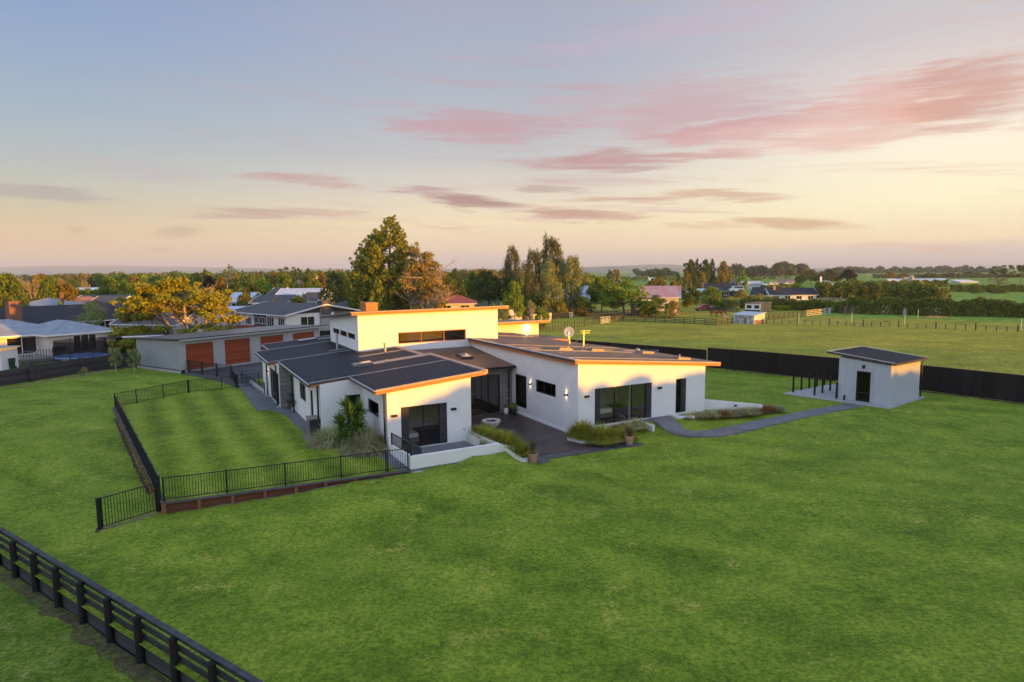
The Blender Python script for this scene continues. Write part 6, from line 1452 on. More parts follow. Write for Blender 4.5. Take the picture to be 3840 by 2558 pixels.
rails('low sunlit brown rails beside the modern white house',[G2(3040,1131),G2(3120,1128),G2(3200,1134)],1.0,4,3.,'newtimber')
rails('grey slatted rail fence in front of the dark gable wing',[G2(2720,1122),G2(2800,1120)],1.2,4,3.,'railtimber')
rails('sunlit pale rails before the modern white house',[G2(2850,1125),G2(2900,1122)],1.4,5,2.,'newtimber')
def mgate(label,a,b,h,m='galv'):
    A=Vector(a);B=Vector(b); r=thing('gate',label,'gate',A); mb=MB(); Z=lambda z:Vector((0,0,z)); mb.M=Matrix.Translation(-A)
    for z in(.15,.4,.65,.9,h): mb.bar(A+Z(z),B+Z(z),.05)
    for t in(0,.33,.66,1): q=A.lerp(B,t); mb.bar(q+Z(.1),q+Z(h),.05)
    mb.build('frame',M[m],r); mb=MB(); mb.M=Matrix.Translation(-A); mb.bar(A-Z(.2),A+Z(h+.5),.16); mb.build('post',M['railtimber'],r)
mgate('pale tubular gate at the front of the stockyards',G2(*ZP(1175,290)),G2(*ZP(1308,272)),1.25,'white_metal')
mgate('small green metal gate by the yellow bush',G2(*ZP(1805,180)),G2(*ZP(1876,178)),1.2,'greenroof')
mgate('white arched frame gate at the left pens',G2(*ZP(780,214)),G2(*ZP(832,214)),1.25,'white_metal')
def posts(label,pts,n,h,m='railtimber',w=.09,big=4,name='wire_fence'):
    P=[Vector(p) for p in pts]; root=thing(name,label,'fence',P[0]); tot=sum((P[i+1]-P[i]).length for i in range(len(P)-1)); 
    for k in range(n+1):
        s=tot*k/n
        for i in range(len(P)-1):
            l=(P[i+1]-P[i]).length
            if s<=l+1e-6 or i==len(P)-2: break
            s-=l
        p=P[i].lerp(P[i+1],s/l); hh=h*(1.25 if k%big==0 else rnd.uniform(.85,1)); mb=MB(); mb.M=Matrix.Translation(-P[0]); mb.bar(p-Vector((0,0,.2)),p+Vector((rnd.uniform(-.05,.05),0,hh)),w*(1.5 if k%big==0 else 1)); mb.build('post',M[m],root)
    mb=MB(); mb.M=Matrix.Translation(-P[0])
    for i in range(len(P)-1):
        for z in(.3,.6,.9): mb.bar(P[i]+Vector((0,0,z)),P[i+1]+Vector((0,0,z)),.012)
    mb.build('wire',M['galv'],root); return root
posts('wire fence with many thin dark posts across the near paddock corner',[G2(*ZP(425,388)),G2(*ZP(740,350)),G2(*ZP(1150,292))],22,1.0)
ZR=lambda x,y:(2900+x/2.504,900+y/2.504)
posts('wire fence with dark posts across the whole right paddock',[G2(*ZR(-350,782)),G2(*ZR(150,790)),G2(*ZR(370,800)),G2(*ZR(810,812)),G2(*ZR(1100,822)),G2(*ZR(1540,840)),G2(*ZR(1840,850)),G2(*ZR(2140,860)),G2(*ZR(2500,872))],34,.95)
for i,(x,y,l) in enumerate(((238,782,'leftmost'),(735,775,'second'),(1232,800,'third'),(1357,738,'fourth'),(2326,850,'rightmost'))):
    p=G(*ZR(x,y)); tag(MB().bar((0,0,0),(0,0,1.8),.045).build('marker_post',M['white'],None,loc=tuple(p)),f'{l} of the thin white marker posts in the right paddock','post','thin white marker posts in the right paddock')
# pale corrugated boundary fence behind the house
panel_fence('pale corrugated iron fence with dark posts running to the stockyards',[G2(1640,1248),G2(1900,1217),G2(*ZP(570,232))],1.55,2.2,'corrwhite',cap=False,name='iron_fence')
a=Vector(G2(1640,1248)); b=Vector(G2(*ZP(570,232))); ifn=[o for o in bpy.data.objects if o.name.startswith('iron_fence')][0]
for k in range(26): q=a.lerp(b,k/25); mb=MB(); mb.M=Matrix.Translation(-ifn.location); d_=Vector((.06,-.12,0)); mb.bar(q+d_,q+d_+Vector((0,0,1.6)),.09); mb.build('post',M['fence_post'],ifn)
mb=MB(); mb.M=Matrix.Translation(-ifn.location); mb.bar(a+Vector((.06,-.12,1.5)),b+Vector((.06,-.12,1.5)),.06,.1); mb.build('rail',M['fence_post'],ifn)
panel_fence('weathered blue grey paling fence behind the shrubs in the middle',[G2(1850,1196),G2(2070,1188)],1.8,2.4,'corrwhite',cap=False,name='iron_fence')
panel_fence('orange timber slat fence between the blue roof and the white house',[tuple(pz(300,1240,0)),tuple(pz(412,1240,0))],1.6,2.4,'orangeboard',cap=False)
panel_fence('dark timber fence behind the left end of the garage',[tuple(pz(470,1310,0)),tuple(pz(520,1290,0))],1.6,2.4,'railtimber',cap=False)
panel_fence('dark red timber fence below the white house with the grey roof',[tuple(pz(860,1262,0)),tuple(pz(985,1262,0))],1.7,2.4,'redroof',cap=False)
panel_fence('dark tall fence between the garage and the tall block',[tuple(pz(1195,1300,0)),tuple(pz(1330,1290,0))],2.0,2.4,'panel_fence',cap=False)
# carport behind the boundary wall
cpz=pz(345,1330,0); cp_=thing('carport','weathered low carport roof with pale trim between the trampoline and the garage','carport',cpz,R_(20))
MB().box(0,0,1.9,7.5,4,2.02).build('roof',M['greyroof'],cp_); MB().box(3.2,-.08,1.85,7.6,-.001,2.02).build('fascia',M['white'],cp_)
for x in(.2,3.6,7.3): MB().bar((x,.2,0),(x,.2,1.9),.1).build('post',M['greytimber'],cp_)
MB().box(1.8,2.2,0,7.3,2.3,1.9).build('screen',M['greytimber'],cp_)
# trampoline
tc_=pz(298,1358,0); tm=thing('trampoline','round trampoline with blue pad and dark safety net behind the boundary wall','trampoline',(tc_.x,tc_.y+.4,0))
MB().lathe([(2.1,.62),(2.55,.62),(2.55,.70),(2.1,.70)],40).build('pad',M['trampblue'],tm); MB().lathe([(0.01,.655),(2.1,.655)],40).build('mat',M['net'],tm)
m_=bpy.data.materials.new('net mesh'); m_.use_nodes=True; t=NT(m_.node_tree); m_.node_tree.nodes.clear(); ou=t.n('ShaderNodeOutputMaterial'); tr2=t.n('ShaderNodeBsdfTransparent'); df=t.n('ShaderNodeBsdfDiffuse'); df.inputs[0].default_value=(.012,.012,.014,1); mx=t.n('ShaderNodeMixShader'); mx.inputs[0].default_value=.72; t.l(tr2.outputs[0],mx.inputs[1]); t.l(df.outputs[0],mx.inputs[2]); t.l(mx.outputs[0],ou.inputs[0]); M['netm']=m_
mb=MB(); K=40
vs=[(2.4*math.cos(2*math.pi*k/K),2.4*math.sin(2*math.pi*k/K),z) for z in(.7,2.35) for k in range(K)]; mb.add(vs,[(k,(k+1)%K,K+(k+1)%K,K+k) for k in range(K)]); mb.build('safety_net',M['netm'],tm)
for k in range(8): a=k*math.pi/4+.2; c,s=math.cos(a),math.sin(a); MB().tube([(2.6*c,2.6*s,0),(2.62*c,2.62*s,1.5),(2.45*c,2.45*s,2.4)],.03,6).build('pole',M['black'],tm)
mb=MB()
for x in(-.0,.45): mb.tube([(x-.2,-2.75,0),(x-.2,-2.6,.7),(x-.1,-2.55,.8),(x,-2.6,.7),(x,-2.75,0)],.025,6)
mb.build('ladder',M['galv'],tm)
# bin, garden chairs, small things of the left yard
bn=pz(42,1381,0); b_=thing('wheelie_bin','dark green wheelie bin beside the white wall on the far left','bin',(bn.x,bn.y,.0),R_(-20))
mb=MB(); mb.hexa([(-.22,-.22,0),(.22,-.22,0),(.22,.22,0),(-.22,.22,0)],[(-.3,-.3,.95),(.3,-.3,.95),(.3,.3,.95),(-.3,.3,.95)]); mb.build('body',M['bin'],b_); MB().box(-.32,-.36,.95,.32,.32,1.02).build('lid',M['bin'],b_)
for x in(-.22,.22): MB().tube([(x-.03,.3,.1),(x+.03,.3,.1)],.1,10).build('wheel',M['rubber'],b_)
def gchair(label,px,py,cush):
    p=pz(px,py,0); c=thing('garden_chair',label,'garden chair',p,R_(200),'white ornate garden chairs on the far left lawn'); mb=MB()
    mb.box(-.25,-.25,.40,.25,.25,.44); o=mb.build('seat',M['white_metal'],c)
    for x,y in((-.22,-.22),(.22,-.22),(-.22,.22),(.22,.22)): MB().tube([(x*.7,y*.8,.42),(x*1.15,y*1.1,.2),(x*1.05,y*1.05,0)],.022,6).build('leg',M['white_metal'],c)
    mb=MB(); mb.tube([(-.25,.25,.44),(-.26,.32,.8),(0,.34,.95),(.26,.32,.8),(.25,.25,.44)],.03,6)
    for k in range(5): mb.bar((-.18+.09*k,.26,.44),(-.18+.09*k,.33,.88),.02)
    mb.build('backrest',M['white_metal'],c)
    for s in(-.26,.26): mb=MB(); mb.tube([(s,-.2,.42),(s,-.22,.64),(s,.28,.68)],.02,6); mb.build('armrest',M['white_metal'],c)
    mb=MB(); mb.lathe([(.02,-.05),(.17,-.04),(.17,.04),(.02,.05)],12,(0,.22,.62)); mb.build('cushion',M[cush],c)
gchair('leftmost white garden chair with a black and white cushion',55,1362,'cushion'); gchair('white garden chair, second from the left, black and white cushion',69,1360,'cushion'); gchair('white garden chair with a terracotta cushion near the deck steps',142,1349,'pinkroof'); gchair('white garden chair beside the trampoline with dark cushion',162,1347,'cushion')
wp=pz(-14,1388,0); w_=thing('garden_shed','small white garden shed cut by the left edge of the frame','shed',(wp.x-1.2,wp.y,0),0); MB().box(-1,0,-.1,1.75,2.2,2.05).build('wall',M['white'],w_); MB().box(-1.2,-.2,2.05,1.95,2.4,2.17).build('roof',M['blueroof'],w_)
tt=pz(20,1372,0); t_=thing('table','white ornate garden table beside the green bin','table',(tt.x,tt.y-.6,0)); MB().lathe([(.02,.68),(.45,.68),(.45,.71),(.02,.71)],20).build('table_top',M['white_metal'],t_)
for a in(0,2.1,4.2): MB().tube([(.1*math.cos(a),.1*math.sin(a),.68),(.3*math.cos(a),.3*math.sin(a),.3),(.28*math.cos(a),.28*math.sin(a),0)],.022,6).build('leg',M['white_metal'],t_)
for i,(x,y,lb) in enumerate(((124,1290,'grey deck chair standing on the timber deck'),(30,1300,'dark lounge chair on the left part of the deck'))):
    p=pz(x,y,.42); c=thing('deck_chair',lb,'chair',p,R_(210)); MB().box(-.35,-.3,.3,.35,.3,.38).build('seat',M['greytimber'],c); MB().hexa([(-.35,.28,.38),(.35,.28,.38),(.35,.33,.38),(-.35,.33,.38)],[(-.35,.45,.95),(.35,.45,.95),(.35,.5,.95),(-.35,.5,.95)]).build('backrest',M['greytimber'],c)
    for x_ in(-.3,.3):
        for y_ in(-.25,.28): MB().bar((x_,y_,0),(x_,y_,.32),.05).build('leg',M['greytimber'],c)
tk=G(*ZR(1257,709)); tnk=thing('water_trough','square grey concrete tank standing in front of the right hedge','tank',tk); MB().box(-.75,0,0,.75,1.4,1.3).build('body',M['concrete_l'],tnk); MB().box(-.8,-.05,1.3,.8,1.45,1.42).build('rim',M['concrete_l'],tnk)
lg=G(*ZR(1520,732)); tag(MB().tube([(-2.2,0,.15),(0,.1,.2),(2.6,0,.12)],[.16,.2,.12],8).build('log',M['bark'],None,loc=tuple(lg)),'dark log lying in the grass below the right hedge','log')
hb_=G(*ZH(722,468)); tag(MB().lathe([(.9,0),(.7,.25),(.3,.38),(.05,.42)],14).build('hay_pile',mat('hay',(.4,.3,.16),.95,.3,6,.6,30),None,loc=tuple(hb_)),'small pile of hay under the grazing horse','hay')
# ------------------------------------------------------------------ trees
def leafmesh(name,P,N,size,m,seed,aspect=.6,jit=.9,drop=0.):
    # P: n x 3 leaf centres, N: outward normals
    r=np.random.RandomState(seed); n=len(P)
    A=N+r.randn(n,3)*jit; A/=np.linalg.norm(A,axis=1)[:,None]+1e-9
    B=np.cross(A,r.randn(n,3)); B/=np.linalg.norm(B,axis=1)[:,None]+1e-9; C=np.cross(A,B)
    if drop: C=C*(1-drop)+np.array([0,0,-1.])*drop
    s=(size*(.6+.8*r.rand(n)))[:,None]
    V=np.stack([P-B*s*aspect-C*s*.5,P+B*s*aspect-C*s*.3,P+B*s*aspect*.6+C*s,P-B*s*aspect*.7+C*s*.8],1).reshape(-1,3)
    me=bpy.data.meshes.new(name); me.vertices.add(4*n); me.vertices.foreach_set('co',V.ravel().astype('f'))
    me.loops.add(4*n); me.loops.foreach_set('vertex_index',np.arange(4*n,dtype='i')); me.polygons.add(n)
    me.polygons.foreach_set('loop_start',np.arange(0,4*n,4,dtype='i')); me.polygons.foreach_set('loop_total',np.full(n,4,dtype='i')); me.update(calc_edges=True)
    me.materials.append(m if not isinstance(m,str) else M[m]); return me
def clumps_pts(cl,per,seed,shell=.55,flat=1.,rag=.18):
    r=np.random.RandomState(seed); PP=[];NN=[]
    for (c,rad) in cl:
        rad=np.array(rad if hasattr(rad,'__len__') else (rad,rad,rad*flat)); k=max(6,int(per*(rad.prod()**(2/3.))))
        d=r.randn(k,3); d/=np.linalg.norm(d,axis=1)[:,None]; d[:,2]=np.where((d[:,2]<-.3)&(r.rand(k)<.6),-d[:,2],d[:,2])
        q=(shell+(1-shell)*r.rand(k)**.6)*(1+rag*r.randn(k)); PP.append(np.array(c)+d*q[:,None]*rad); NN.append(d)
    return np.concatenate(PP),np.concatenate(NN)
def limbs(mb,base,tips,r0,seed,bend=.25,n=7,trunk_h=.35,rt=.25,forks=None):
    r=random.Random(seed); base=Vector(base); H=max(t[2] for t in tips); ctr=Vector((sum(t[0] for t in tips)/len(tips),sum(t[1] for t in tips)/len(tips),0))
    top=base+Vector((ctr.x*.3,ctr.y*.3,H*trunk_h)); mb.tube([base-Vector((0,0,.3)),base.lerp(top,.5)+Vector((r.gauss(0,.1)*r0,r.gauss(0,.1)*r0,0)),top],[r0*1.25,r0,r0*.85],n)
    for t in tips:
        t=Vector(t); m1=top.lerp(t,.4)+Vector((r.gauss(0,1),r.gauss(0,1),r.gauss(.2,.6)))*bend; m2=top.lerp(t,.72)+Vector((r.gauss(0,1),r.gauss(0,1),r.gauss(0,.6)))*bend
        mb.tube([top-Vector((0,0,r0)),m1,m2,t],[r0*rt*1.9,r0*rt*1.3,r0*rt*.8,r0*rt*.35],max(4,n-2),cap=False)
PROTO={}
def proto(kind,var):
    # unit crown: height 1 (z 0..1), radius .5 ; returns (crown mesh, trunk mesh)
    key=(kind,var)
    if key in PROTO: return PROTO[key]
    r=random.Random(hash(kind)%1000*0+sum(map(ord,kind))+var*17); cl=[]; mb=MB(); z0=.1
    if kind in('round','bush','willow'):
        nb=34 if kind!='bush' else 26; lo=.30 if kind=='round' else .10
        for i in range(nb):
            a=r.random()*6.283; h=r.random(); z=lo+(1-lo)*h*.93; R=.46*math.sin(math.pi*min(.97,max(.08,(h*.86+.16))))**.6; q=R*(.45+.55*r.random()**.5)
            s=r.uniform(.09,.17); cl.append(((q*math.cos(a),q*math.sin(a),z-.02),(s,s,s*.85)))
        cl.append(((0,0,.55),(.25,.25,.25)))
        P,N=clumps_pts(cl,7500,var,.6,rag=.14); me=leafmesh('crown',P,N,.029,'green',var,drop=.5 if kind=='willow' else 0)
        limbs(mb,(0,0,0),[(c[0][0]*.9,c[0][1]*.9,c[0][2]) for c in cl[:9]],.022,var,.03)
    elif kind=='tallcon':     # dense conifer, ragged tufts
        for i in range(70):
            h=(i+.5)/70; R=.42*(1-h)**.75*(1.-.5*max(0,.12-h)/.12)+.03; a=r.random()*6.283; q=R*(.5+.6*r.random()); s=.045+.075*(1-h)*r.uniform(.6,1.2)
            cl.append(((q*math.cos(a),q*math.sin(a),.06+.92*h),(s*1.25,s*1.25,s*.9)))
        P,N=clumps_pts(cl,8500,var,.5,rag=.25); me=leafmesh('crown',P,N,.023,'conifer',var); mb.tube([(0,0,-.02),(0,0,.5),(0,0,.95)],[.022,.013,.004],7)
    elif kind=='cypress':
        for i in range(46):
            h=(i+.5)/46; R=.36*math.sin(math.pi*min(1,(.12+.88*h)))**.7+.02; a=r.random()*6.283; q=R*(.55+.5*r.random()); s=.06+.05*r.random()
            cl.append(((q*math.cos(a),q*math.sin(a),.05+.9*h),(s,s,s*1.5)))
        P,N=clumps_pts(cl,7500,var,.5,rag=.2); me=leafmesh('crown',P,N,.026,'cypress',var,drop=.45); mb.tube([(0,0,-.02),(0,0,.6)],[.02,.01],7)
    elif kind=='euc':
        for i in range(64):
            h=(i+.5)/64; R=(.40*math.sin(math.pi*(.2+.74*h))**.7)*(.35+.75*r.random()); a=r.random()*6.283; s=.05+.075*r.random()
            cl.append(((R*math.cos(a),R*math.sin(a),.14+.84*h),(s,s,s*1.3)))
        P,N=clumps_pts(cl,15000,var,.4,rag=.26); me=leafmesh('crown',P,N,.025,'eucalypt',var,drop=.5,aspect=.42); limbs(mb,(0,0,0),[(c[0][0]*.95,c[0][1]*.95,c[0][2]) for c in cl[4::3]],.017,var,.02,trunk_h=.4)
    elif kind=='pineflat':    # layered umbrella pine group
        for i in range(30):
            h=r.random(); a=r.random()*6.283; q=(.18+.30*math.sin(math.pi*(.25+.6*h)))*r.random()**.5; s=.08+.06*r.random()
            cl.append(((q*math.cos(a),q*math.sin(a),.35+.58*h),(s,s,s*.45)))
        P,N=clumps_pts(cl,9000,var,.4,rag=.2); me=leafmesh('crown',P,N,.028,'cypress',var); limbs(mb,(0,0,0),[c[0] for c in cl[:14]],.02,var,.03,trunk_h=.4)
    elif kind=='poplar':
        for i in range(24):
            h=(i+.5)/24; R=.2*math.sin(math.pi*min(1,.15+.83*h)); a=r.random()*6.283; s=.09; cl.append(((R*math.cos(a),R*math.sin(a),.08+.88*h),(s,s,s*1.5)))
        P,N=clumps_pts(cl,6500,var,.4,rag=.2); me=leafmesh('crown',P,N,.032,'lime',var); mb.tube([(0,0,-.02),(0,0,.8)],[.015,.005],6)
    elif kind=='bare':
        tips=[]
        for i in range(26):
            a=r.random()*6.283; t=r.uniform(.1,1.0); tips.append((.48*math.sin(t)*math.cos(a),.48*math.sin(t)*math.sin(a),.45+.5*math.cos(t)*r.uniform(.75,1.)))
        limbs(mb,(0,0,0),tips,.025,var,.035,trunk_h=.3)
        for t in tips:
            for k in range(9):
                e=Vector(t)*r.uniform(.75,1)+Vector((0,0,.05)); d=Vector((r.gauss(0,1),r.gauss(0,1),r.gauss(.4,.7))).normalized()*r.uniform(.05,.13); mb.tube([e,e+d*.5+Vector((r.gauss(0,.01),r.gauss(0,.01),0)),e+d],[.0028,.002,.001],3,cap=False)
        cl=[(t,(.06,.06,.05)) for t in tips]; P,N=clumps_pts(cl,7000,var,.2,rag=.4); me=leafmesh('crown',P,N,.019,'brownfol',var,aspect=.35)
    PROTO[key]=(me,mb.mesh('trunk',M['bark']),{}); return PROTO[key]
def recol(me,m,cache):
    if m not in cache: k=me.copy(); k.materials.clear(); k.materials.append(M[m]); cache[m]=k
    return cache[m]
def tree(kind,label,x,ytop,Y,wpx,m,ybase=None,name='tree',cat='tree',group=None,var=None,zb=None,sink=0.,bark='bark'):
    b=at(x,1100,Y); zt=at(x,ytop,Y).z
    if zb is None: zb=tz(b.x,Y)
    if ybase: zb=at(x,ybase,Y).z
    h=zt-zb; w=wpx*Y/FPX
    me,tm,ca=proto(kind,var if var is not None else rnd.randrange(3))
    fac={'round':1.12,'bush':1.12,'willow':1.12,'tallcon':1.05,'cypress':.95,'euc':.92,'pineflat':1.1,'poplar':.62,'bare':1.1}[kind]
    r=thing(name,label,cat,(b.x,Y,zb-sink),rnd.random()*6.28,group)
    o=bpy.data.objects.new('crown',recol(me,m,ca)); col.objects.link(o); o.parent=r; o.scale=(w/fac,w/fac,h+sink)
    t=bpy.data.objects.new('trunk',tm if bark=='bark' else recol(tm,bark,ca)); col.objects.link(t); t.parent=r; t.scale=(w/fac,w/fac,h+sink); return r
# --- the golden pine beside the garage (multi stemmed, open limbs)
def big_pine():
    Y=81.; b=at(690,1280,Y); root=thing('pine_tree','big spreading golden lit pine with bare twisting limbs behind the garage','tree',(b.x,Y,-.3)); r=random.Random(5)
    s=Y/FPX; cl=[]; 
    def L(px,py): return Vector(((px-690)*s,0,(1272-py)*s))
    masses=[(668,1012,26,16),(640,1022,30,16),(700,1018,24,14),(590,1035,40,22),(545,1042,26,16),(560,1070,38,24),(620,1065,46,28),(680,1060,48,30),(720,1085,38,26),(600,1100,40,24),(545,1100,34,20),(530,1130,34,22),(500,1150,28,18),(560,1140,36,20),(480,1085,22,12),(760,1080,34,22),(800,1060,40,26),(830,1085,34,24),(800,1110,40,24),(770,1130,30,18),(825,1135,26,16),(850,1165,34,14),(870,1190,28,12),(650,1120,30,16),(700,1130,26,14),
      (515,1190,36,15),(540,1205,40,14),(560,1235,44,14),(525,1238,30,12),(590,1215,30,12),(530,1258,34,12),(620,1238,26,10),(720,1205,22,24),(735,1225,20,20),(780,1185,22,12),(640,1185,22,10),(820,1220,34,10),(850,1232,28,9),(575,1265,26,9)]
    for (x,y,w_,h_) in masses:
        for k in range(6):
            a=r.random()*6.28; q=r.random()**.5; c=L(x+math.cos(a)*q*w_*.75,y+r.uniform(-.6,.6)*h_); dep=(w_*2.0*s)*math.sin(a)*q
            if y>1180: dep-=2.0
            c.y=dep+r.uniform(-2.2,2.2); rr=w_*s*r.uniform(.46,.74); cl.append((tuple(c),(rr,rr,rr*.62)))
    P,N=clumps_pts(cl,620,3,.45,rag=.16); me=leafmesh('crown',P,N,.18,'pine',3,aspect=.42); o=bpy.data.objects.new('crown',me); col.objects.link(o); o.parent=root
    mb=MB(); stems=[((700,1275),(712,1215),(690,1170),(665,1110),.46),((712,1275),(720,1210),(718,1150),(722,1090),.42),((765,1275),(770,1230),(795,1165),(815,1095),.42),((690,1278),(660,1220),(630,1165),(575,1110),.36),((705,1275),(735,1180),(748,1140),(735,1075),.30),((765,1272),(785,1215),(830,1190),(885,1180),.24),((680,1275),(640,1262),(600,1258),(560,1250),.24),((690,1270),(650,1215),(600,1215),(540,1215),.22),((712,1240),(690,1190),(680,1130),(655,1080),.24),((775,1250),(790,1190),(775,1150),(765,1100),.26),((640,1185),(600,1160),(570,1140),(530,1130),.18),((780,1255),(840,1235),(870,1245),(890,1250),.15),((700,1180),(675,1150),(640,1140),(610,1110),.18)]
    for i,(a,b_,c,d,rr) in enumerate(stems):
        pts=[L(*a),L(*b_),L(*c),L(*d)]
        for k,p in enumerate(pts): p.y=r.uniform(-1,1)*(k*.7)
        mb.tube(pts,[rr,rr*.75,rr*.5,rr*.25],9)
        for k in range(9):
            t=r.uniform(.35,1); seg=pts[1].lerp(pts[3],t) if t<.9 else pts[3]; e=seg+Vector((r.gauss(0,1.1),r.gauss(0,1.0),abs(r.gauss(.9,.7)))); q=seg.lerp(e,.5)+Vector((r.gauss(0,.15),0,r.gauss(0,.15))); mb.tube([seg,q,e],[rr*.22,.05,.025],5,cap=False)
            for j in range(3): d2=e+Vector((r.gauss(0,.5),r.gauss(0,.5),r.gauss(.35,.35))); mb.tube([q.lerp(e,.6),d2],[.03,.012],3,cap=False)
    o=mb.build('trunk',M['bark_pale'],root)
big_pine()
# --- the tall wind swept conifer and the dry pine beside it
def tall_conifer():
    Y=118.; b=at(1462,1200,Y); root=thing('conifer_tree','tallest dense conifer with a narrow crooked top, lit gold on the right','tree',(b.x,Y,-.3)); r=random.Random(8); s=Y/FPX
    H=at(1475,815,Y).z+.3; cl=[]
    prof=[(815,1476,6),(835,1474,14),(860,1475,22),(880,1468,36),(900,1462,52),(930,1455,66),(960,1450,78),(1000,1445,92),(1040,1440,102),(1080,1438,104),(1120,1440,100),(1160,1445,92),(1190,1450,80)]
    ys=[p[0] for p in prof]
    for i in range(420):
        y=r.uniform(0,1)**.75; py=815+y*375; cx_=np.interp(py,ys,[p[1] for p in prof]); hw=1.24*np.interp(py,ys,[p[2] for p in prof])
        a=r.random()*6.28; q=(.35+.65*r.random()**.5)*r.uniform(.8,1.1); c=Vector(((cx_-1462+math.cos(a)*q*hw)*s,math.sin(a)*q*hw*s,H-(py-815)*s)); rr=(.28+.55*min(1,hw/70))*r.uniform(.7,1.3)
        cl.append((tuple(c),(rr*1.05,rr*1.05,rr*.72)))
        d=Vector((math.cos(a),math.sin(a),.9)).normalized()*rr*1.3; c2=c+d; cl.append((tuple(c2),(rr*.45,rr*.45,rr*.6)))
    P,N=clumps_pts(cl,120,4,.5,rag=.16); me=leafmesh('crown',P,N,.22,'conifer',4,aspect=.5); o=bpy.data.objects.new('crown',me); col.objects.link(o); o.parent=root
    MB().tube([(0,0,-.3),(.1,0,H*.5),(.6,0,H*.9)],[.5,.3,.08],9).build('trunk',M['bark'],root)
tall_conifer()
def dry_pine():
    Y=114.; b=at(1590,1200,Y); root=thing('pine_tree','orange brown half bare pine with twisting pale limbs right of the tall conifer','tree',(b.x,Y,-.3)); r=random.Random(9); s=Y/FPX
    def L(px,py): return Vector(((px-1590)*s,0,(1205-py)*s))
    cl=[];mb=MB()
    masses=[(1555,935,28,16),(1590,955,34,18),(1625,975,30,16),(1560,985,40,26),(1610,1010,40,24),(1640,1030,26,16),(1545,1040,40,28),(1595,1060,40,24),(1640,1075,34,16),(1540,1100,40,28),(1590,1110,36,20),(1655,1060,20,12),(1545,1160,40,22),(1600,1160,36,18),(1650,1130,26,14),(1640,1170,30,14)]
    for (x,y,w_,h_) in masses:
        for k in range(6): a=r.random()*6.28;q=r.random()**.5; c=L(x+math.cos(a)*q*w_,y+r.uniform(-.8,.8)*h_); c.y=r.uniform(-3,3); rr=w_*s*r.uniform(.45,.72); cl.append((tuple(c),(rr,rr,rr*.6)))
    P,N=clumps_pts(cl,300,6,.3,rag=.26); me=leafmesh('crown',P,N,.23,'brownfol',6,aspect=.5); o=bpy.data.objects.new('crown',me); col.objects.link(o); o.parent=root
    stems=[((1590,1208),(1592,1150),(1575,1080),(1550,1010),.4),((1598,1208),(1610,1120),(1590,1060),(1600,960),.34),((1615,1208),(1620,1150),(1640,1090),(1670,1050),.26),((1590,1200),(1570,1160),(1560,1110),(1535,1080),.3),((1545,1205),(1540,1150),(1545,1100),(1540,1030),.34),((1600,1180),(1640,1140),(1660,1110),(1690,1085),.2),((1596,1130),(1620,1075),(1640,1020),(1650,1000),.2)]
    for (a,b_,c,d,rr) in stems:
        pts=[L(*a),L(*b_),L(*c),L(*d)]
        for k,p in enumerate(pts): p.y=r.uniform(-1,1)*k*.8-.5*k
        mb.tube(pts,[rr,rr*.7,rr*.45,rr*.2],8)
        for k in range(16):
            t=r.uniform(.15,1); seg=pts[1].lerp(pts[3],t); e=seg+Vector((r.gauss(0.3,1.5),r.gauss(-.4,1.2),abs(r.gauss(1.2,.8)))); q=seg.lerp(e,.5)+Vector((r.gauss(0,.2),0,r.gauss(0,.2))); mb.tube([seg,q,e],[rr*.24,.055,.02],5,cap=False)
            for j in range(5): d2=e+Vector((r.gauss(0,.6),r.gauss(0,.6),r.gauss(.4,.4))); mb.tube([q.lerp(e,r.uniform(.4,1)),d2],[.03,.01],3,cap=False)
    mb.build('trunk',M['bark_pale'],root)
dry_pine()
